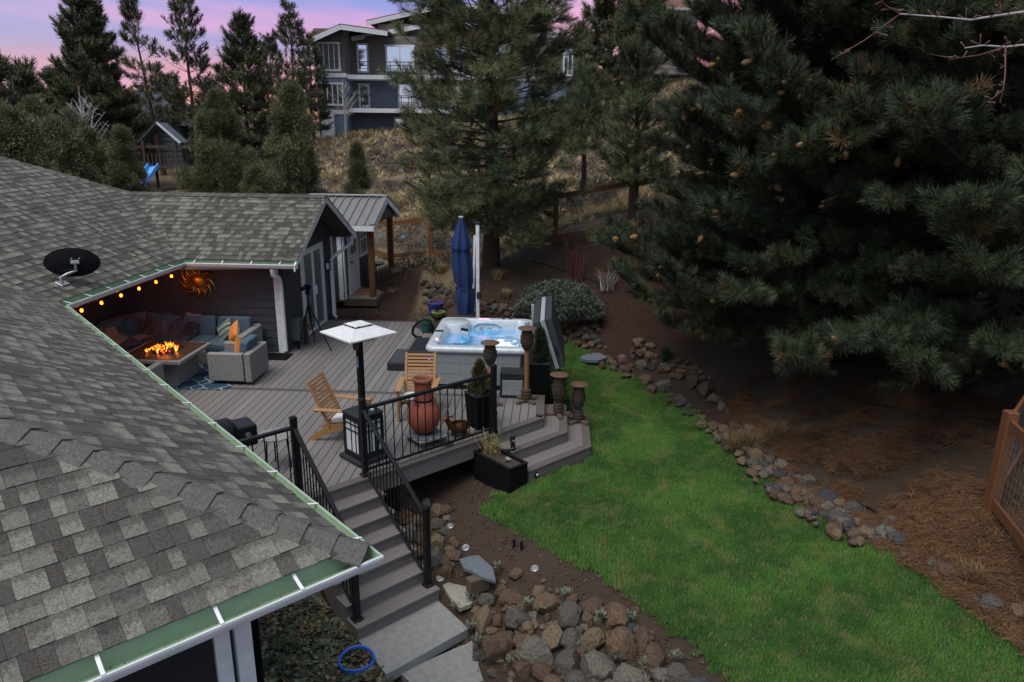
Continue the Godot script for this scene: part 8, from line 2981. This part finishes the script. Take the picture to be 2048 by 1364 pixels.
	solo("blue_hoop", tubem(hp, hrd, 9), M.hose, "bright blue ring of hose lying on the leafy plants", "hose", at(hc))
	# irrigation hoses
	var hose := func(label: String, px: Array) -> void:
		var pts := []
		var rad := []
		for i in range(0, px.size(), 2):
			var p := gp(px[i], px[i + 1])
			pts.append(p + V(0, 0.025, 0)); rad.append(0.014)
		solo("drip_hose", tubem(pts, rad, 6), M.black, label, "hose")
	hose.call("black drip hose crossing the mulch above the grey green shrub", [1060, 523, 1090, 530, 1120, 541, 1150, 550, 1185, 562, 1210, 575])
	hose.call("black drip hose along the needle covered bank", [1690, 1000, 1722, 1012, 1765, 1030, 1800, 1042, 1840, 1062, 1868, 1085])
	hose.call("black drip hose at the soil strip beside the lawn end", [1960, 1232, 1990, 1250, 2020, 1272, 2060, 1300])
	# blue marker flags beyond the fence
	for q in [[759, 484, "small blue marker flag beyond the fence near the porch post"], [805, 485, "small blue marker flag beyond the fence beside the tall pine"], [1035, 445, "small blue marker flag on the slope behind the tall pine"]]:
		var p := gp(q[0], q[1] + 8)
		var t := thing("marker_flag", q[2], "flag", at(p), "blue marker flags")
		part(t, "wire", tubem([V(0, 0, 0), V(0, 0.4, 0)], [0.004, 0.004], 4), M.steel)
		part(t, "flag", bm(V(0.12, 0.09, 0.006)), M.slide, at(V(0.05, 0.36, 0)))
	# grey green shrub behind the tub
	rng.seed = 131
	var sc := gp(1115, 632)
	var sh := thing("grey_shrub", "wide grey green clipped shrub above the stone wall", "shrub", at(sc))
	var xf := []
	var cl := []
	for i in 2600:
		var a := rr(0, TAU)
		var e := asin(rng.randf())
		var d := V(cos(a) * cos(e), sin(e), sin(a) * cos(e))
		var k := 0.82 + 0.2 * pow(rng.randf(), 0.5) + 0.08 * sin(a * 5 + e * 4)
		var p := d * V(0.98, 0.72, 0.7) * k
		xf.append(Transform3D(basis_to(d * 0.7 + V(rr(-0.3, 0.3), 1.0, rr(-0.3, 0.3)), rr(0.75, 1.15)), p))
		cl.append(Color(0.06, 0.072, 0.052).lerp(Color(0.19, 0.215, 0.175), rng.randf()))
	part(sh, "stems", tubem([V(0, -0.1, 0), V(0, 0.4, 0)], [0.1, 0.05], 7), M.twig)
	meta(many(sh, "foliage", needle_tuft(230, 26, 0.12, 0.1, 0.012), M.needle, xf, cl), "", "", "", "stuff")
	# dry clumps and leafless shrubs
	var straw0 := Color(0.2, 0.13, 0.06)
	var straw1 := Color(0.42, 0.31, 0.15)
	for q in [[995, 560, 0.35, "dry tan grass clump below the tall pine trunk"], [960, 548, 0.3, "short dry grass clump beside the parasol mast"], [1012, 595, 0.25, "low dry grass clump above the stone wall"], [1092, 478, 0.9, "tall dry reed tuft standing at the fence rail"], [885, 545, 0.35, "dry grass clump beside the left end of the stone wall"], [1185, 482, 0.55, "pale dry shrub tuft against the fence rail"]]:
		var p := gp(q[0], q[1])
		clump("dry_clump", q[3], "grass", p, 170, q[2], q[2] * 1.3, straw0, straw1, int(q[0]), "dry grass clumps above the stone wall")
	for q in [[1465, 905, 0.4, "rusty dry clump at the lawn edge below the dark pine"], [1610, 880, 0.3, "dark wiry clump on the bank under the dark pine"], [1945, 1165, 0.28, "olive grass clump on the needle covered bank end"], [1500, 900, 0.45, "brown brushy clump beside the lawn under the dark pine"], [1555, 880, 0.4, "tangled brown clump on the bank in front of the dark pine"]]:
		var p := gp(q[0], q[1])
		clump("bank_clump", q[3], "grass", p, 240, q[2], q[2] * 1.5, Color(0.08, 0.05, 0.025), Color(0.24, 0.15, 0.07), int(q[0]), "dry clumps on the bank", 0.004)
	clump("red_shrub", "bare red stemmed shrub in the mulch above the grey green shrub", "shrub", gp(1150, 560), 70, 1.3, 0.9, Color(0.09, 0.03, 0.028), Color(0.16, 0.06, 0.05), 133, "", 0.008)
	clump("white_shrub", "pale grey wiry shrub where the dark pines meet the mulch", "shrub", gp(1215, 580), 60, 0.6, 0.8, Color(0.25, 0.24, 0.22), Color(0.4, 0.38, 0.36), 134, "", 0.006)
	clump("green_tuft", "small green tuft in the bed behind the tub", "plant", gp(1045, 543), 60, 0.25, 0.3, Color(0.05, 0.06, 0.02), Color(0.12, 0.13, 0.04), 135)
	clump("green_tuft", "dark seedling conifer among the bank stones", "plant", gp(1330, 722), 110, 0.5, 0.35, Color(0.015, 0.025, 0.014), Color(0.04, 0.06, 0.03), 136)
	# silver leaved plants between the boulders
	for q in [[1555, 885], [1410, 975], [1755, 1020], [1935, 1030], [1160, 730], [1000, 1085], [1040, 1160], [1840, 1260], [1220, 1290], [920, 970], [1000, 910], [1335, 950], [2005, 1300], [2190, 1260]]:
		var p := gp(600 + q[0] / 2.926, 900 + q[1] / 2.926)
		rng.seed = int(q[0])
		var mb := MB.new()
		for i in 34:
			var a := rr(0, TAU)
			var d := V(cos(a) * rr(0.3, 1), rr(0.3, 1), sin(a) * rr(0.3, 1)).normalized() * rr(0.05, 0.1)
			var o := V(rr(-0.04, 0.04), 0.02, rr(-0.04, 0.04))
			var s := d.cross(Vector3.UP).normalized() * 0.013
			mb.col = Color(0.13, 0.15, 0.115) * rr(0.5, 1.2)
			mb.tri(o - s * 0.4, o + d * 0.6 + s, o + d)
			mb.tri(o - s * 0.4, o + d, o + d * 0.6 - s)
		solo("silver_plant", mb.mesh(), M.dry, "silver leaved rosette growing between the large boulders", "plant", at(p + V(0, 0.1, 0)), "silver plants among the boulders")
	# leafy bed left of the pad
	var leaf := MB.new()
	rng.seed = 140
	for i in 16:
		var a := rr(0, TAU)
		var o := V(rr(-0.05, 0.05), rr(0, 0.06), rr(-0.05, 0.05))
		var d := V(cos(a), rr(0.1, 0.6), sin(a)).normalized() * rr(0.05, 0.09)
		var s := d.cross(Vector3.UP).normalized() * 0.018
		var g := rr(0.6, 1.3)
		leaf.col = Color(g, g, g)
		leaf.tri(o, o + d * 0.5 + s, o + d)
		leaf.tri(o, o + d, o + d * 0.5 - s)
	var leafm := leaf.mesh()
	scatter("leafy_groundcover", "dark leafy ground cover with withered brown leaves left of the stairs", "plants", leafm, M.dry, 2600, 141, func():
		var x := rr(-4.6, -1.6)
		var z := rr(-8.3, -5.2)
		if x - z * -1.0 + 0.0 > -9.72 + 0.0 and (x + z) * S2 > -6.95 and (x - z) * S2 > 3.6: return null
		if (x - z) * S2 > 3.6: return null
		var g := gy(x, z) + 0.02 + 0.12 * (0.5 + 0.5 * nz(x, z, 80.0))
		var k := rng.randf()
		var c := Color(0.045, 0.06, 0.032) if k < 0.5 else (Color(0.13, 0.085, 0.05) if k < 0.75 else Color(0.14, 0.15, 0.1))
		return [Transform3D(Basis.from_euler(V(rr(-0.4, 0.4), rr(0, TAU), rr(-0.4, 0.4))).scaled(Vector3.ONE * rr(0.8, 1.5)), V(x, g, z)), c * rr(0.6, 1.3)])
	# fallen needles on the bank and under the pines
	var nd := MB.new()
	rng.seed = 150
	for i in 14:
		var a := rr(0, TAU)
		var o := V(rr(-0.09, 0.09), rr(0.0, 0.035), rr(-0.09, 0.09))
		var d := V(cos(a), rr(-0.12, 0.25), sin(a)) * 0.07
		var s := V(-sin(a), 0, cos(a)) * 0.0019
		nd.tri(o - d - s, o - d + s, o + d + s)
		nd.tri(o - d - s, o + d + s, o + d - s)
	var ndm := nd.mesh()
	scatter("fallen_needles", "rust coloured fallen pine needles on the bank", "needles", ndm, M.dry, 9000, 151, func():
		var x := rr(3.3, 8.5)
		var z := rr(-14.5, -4.2)
		if Geometry2D.is_point_in_polygon(Vector2(x + 0.05, z), LAWN): return null
		var edge := smoothstep(-10.5, -8.5, z)
		if rng.randf() > 0.04 + 0.36 * edge * smoothstep(7.2, 5.2, x) + 0.5 * nz(x, z, 45.0): return null
		return [Transform3D(Basis.from_euler(V(rr(-0.2, 0.2), rr(0, TAU), rr(-0.2, 0.2))).scaled(Vector3.ONE * rr(0.8, 1.4)), V(x, gy(x, z) + 0.03, z)), Color(0.2, 0.1, 0.045).lerp(Color(0.11, 0.052, 0.026), rng.randf()) * rr(0.7, 1.2)])
	# bark chips and twigs on the mulch and soil
	var chip := MB.new()
	chip.box(Transform3D(), V(0.04, 0.006, 0.011))
	var chm := chip.mesh()
	scatter("bark_mulch", "dark red brown bark chips around shed and beds", "mulch", chm, M.dry, 14000, 152, func():
		var w := rng.randf()
		var x: float
		var z: float
		if w < 0.45:
			x = rr(-5.0, -1.5); z = rr(-22.5, -18.15)
		elif w < 0.8:
			x = rr(-2.5, 4.0); z = rr(-20.5, -16.5)
		else:
			x = rr(-2.2, 1.9); z = rr(-11.0, -5.8)
		if Geometry2D.is_point_in_polygon(Vector2(x, z), LAWN): return null
		return [Transform3D(Basis.from_euler(V(rr(-0.3, 0.3), rr(0, TAU), rr(-0.3, 0.3))).scaled(Vector3.ONE * rr(0.5, 1.3)), V(x, gy(x, z) + 0.02, z)), Color(0.075, 0.034, 0.023).lerp(Color(0.17, 0.12, 0.08), pow(rng.randf(), 6)) * rr(0.5, 1.3)])
	# dry grass on the hill
	var dg := MB.new()
	rng.seed = 160
	for i in 14:
		var a := rr(0, TAU)
		var o := V(rr(-0.06, 0.06), 0, rr(-0.06, 0.06))
		var tip := o + V(cos(a) * 0.14, rr(0.08, 0.24), sin(a) * 0.14)
		var s := V(-sin(a), 0, cos(a)) * 0.007
		var g := rr(0.75, 1.25)
		dg.col = Color(g, g, g)
		dg.tri(o - s, o + s, tip)
	var dgm := dg.mesh()
	scatter("dry_grass", "straw coloured dry grass on the hillside beyond the fence", "grass", dgm, M.dry, 9000, 161, func():
		var z := -21.0 - pow(rng.randf(), 1.4) * 42.0
		var x := rr(-0.52, 0.22) * (-z) + 2.0
		var line := -20.6 - x * 0.35 if x < 0.0 else -20.6 + x * 0.12
		if z > line: return null
		if x > -9.0 and x < -5.0 and z > -24.0: return null
		var n := nz(x, z, 14.0)
		if rng.randf() > 0.25 + n * 1.9: return null
		var s := rr(0.6, 1.3) * (1.0 + (-z - 21.0) * 0.03)
		return [Transform3D(Basis.from_euler(V(0, rr(0, TAU), 0)).scaled(V(s * 1.5, s, s * 1.5)), V(x, gy(x, z) - 0.02, z)), Color(0.44, 0.345, 0.19).lerp(Color(0.19, 0.145, 0.095), clampf(rng.randf() * 0.6 - n, 0, 1)) * rr(0.8, 1.2)])
	# grey sagebrush on the hill
	scatter("hill_sagebrush", "low grey brown sagebrush on the hillside beyond the fence", "shrubs", SPRAYS[1], M.dry, 2600, 171, func():
		var z := -22.0 - pow(rng.randf(), 1.2) * 36.0
		var x := rr(-0.5, 0.24) * (-z) + 2.0
		var line := -21.2 - x * 0.35 if x < 0.0 else -21.2 + x * 0.12
		if z > line: return null
		if x > -9.5 and x < -4.6 and z > -25.0: return null
		if nz(x * 1.7 + 70.0, z * 1.7, 26.0) < 0.1: return null
		return [Transform3D(basis_to(V(rr(-0.3, 0.3), 1, rr(-0.3, 0.3)), rr(0.9, 2.0)), V(x, gy(x, z) + rr(0.05, 0.3), z)), Color(0.115, 0.1, 0.075).lerp(Color(0.09, 0.065, 0.05), rng.randf()) * rr(0.7, 1.3)])
	# needles and bits caught on the near roof
	rng.seed = 181
	var rb := MB.new()
	for i in 420:
		var onb := rng.randf() < 0.6
		var s := {"o": G3, "a": Vector2(-S2, S2) if onb else Vector2(-S2, -S2), "w": Vector2(-S2, -S2) if onb else Vector2(-S2, S2)}
		s["n"] = (Vector3.UP - V(s.w.x, 0, s.w.y) * TILT).normalized()
		var d := 0.14 + pow(rng.randf(), 1.6) * 2.2
		var p := slope_pt(s, d + rr(0.05, 2.6), d, 0.014)
		var t := V(rr(-1, 1), rr(-0.1, 0.1), rr(-1, 1)).normalized()
		t = (t - s.n * t.dot(s.n)).normalized()
		var l := rr(0.01, 0.05)
		rb.col = Color(0.13, 0.08, 0.04) * rr(0.5, 1.6)
		var q := s.n.cross(t) as Vector3
		rb.tri(p - t * l, p + q * 0.0018, p + t * l)
		rb.tri(p - t * l, p + t * l, p - q * 0.0018)
	meta(part(self, "roof_needles", rb.mesh(), M.dry), "fallen pine needles caught on the shingles near the roof corner", "needles", "", "stuff")
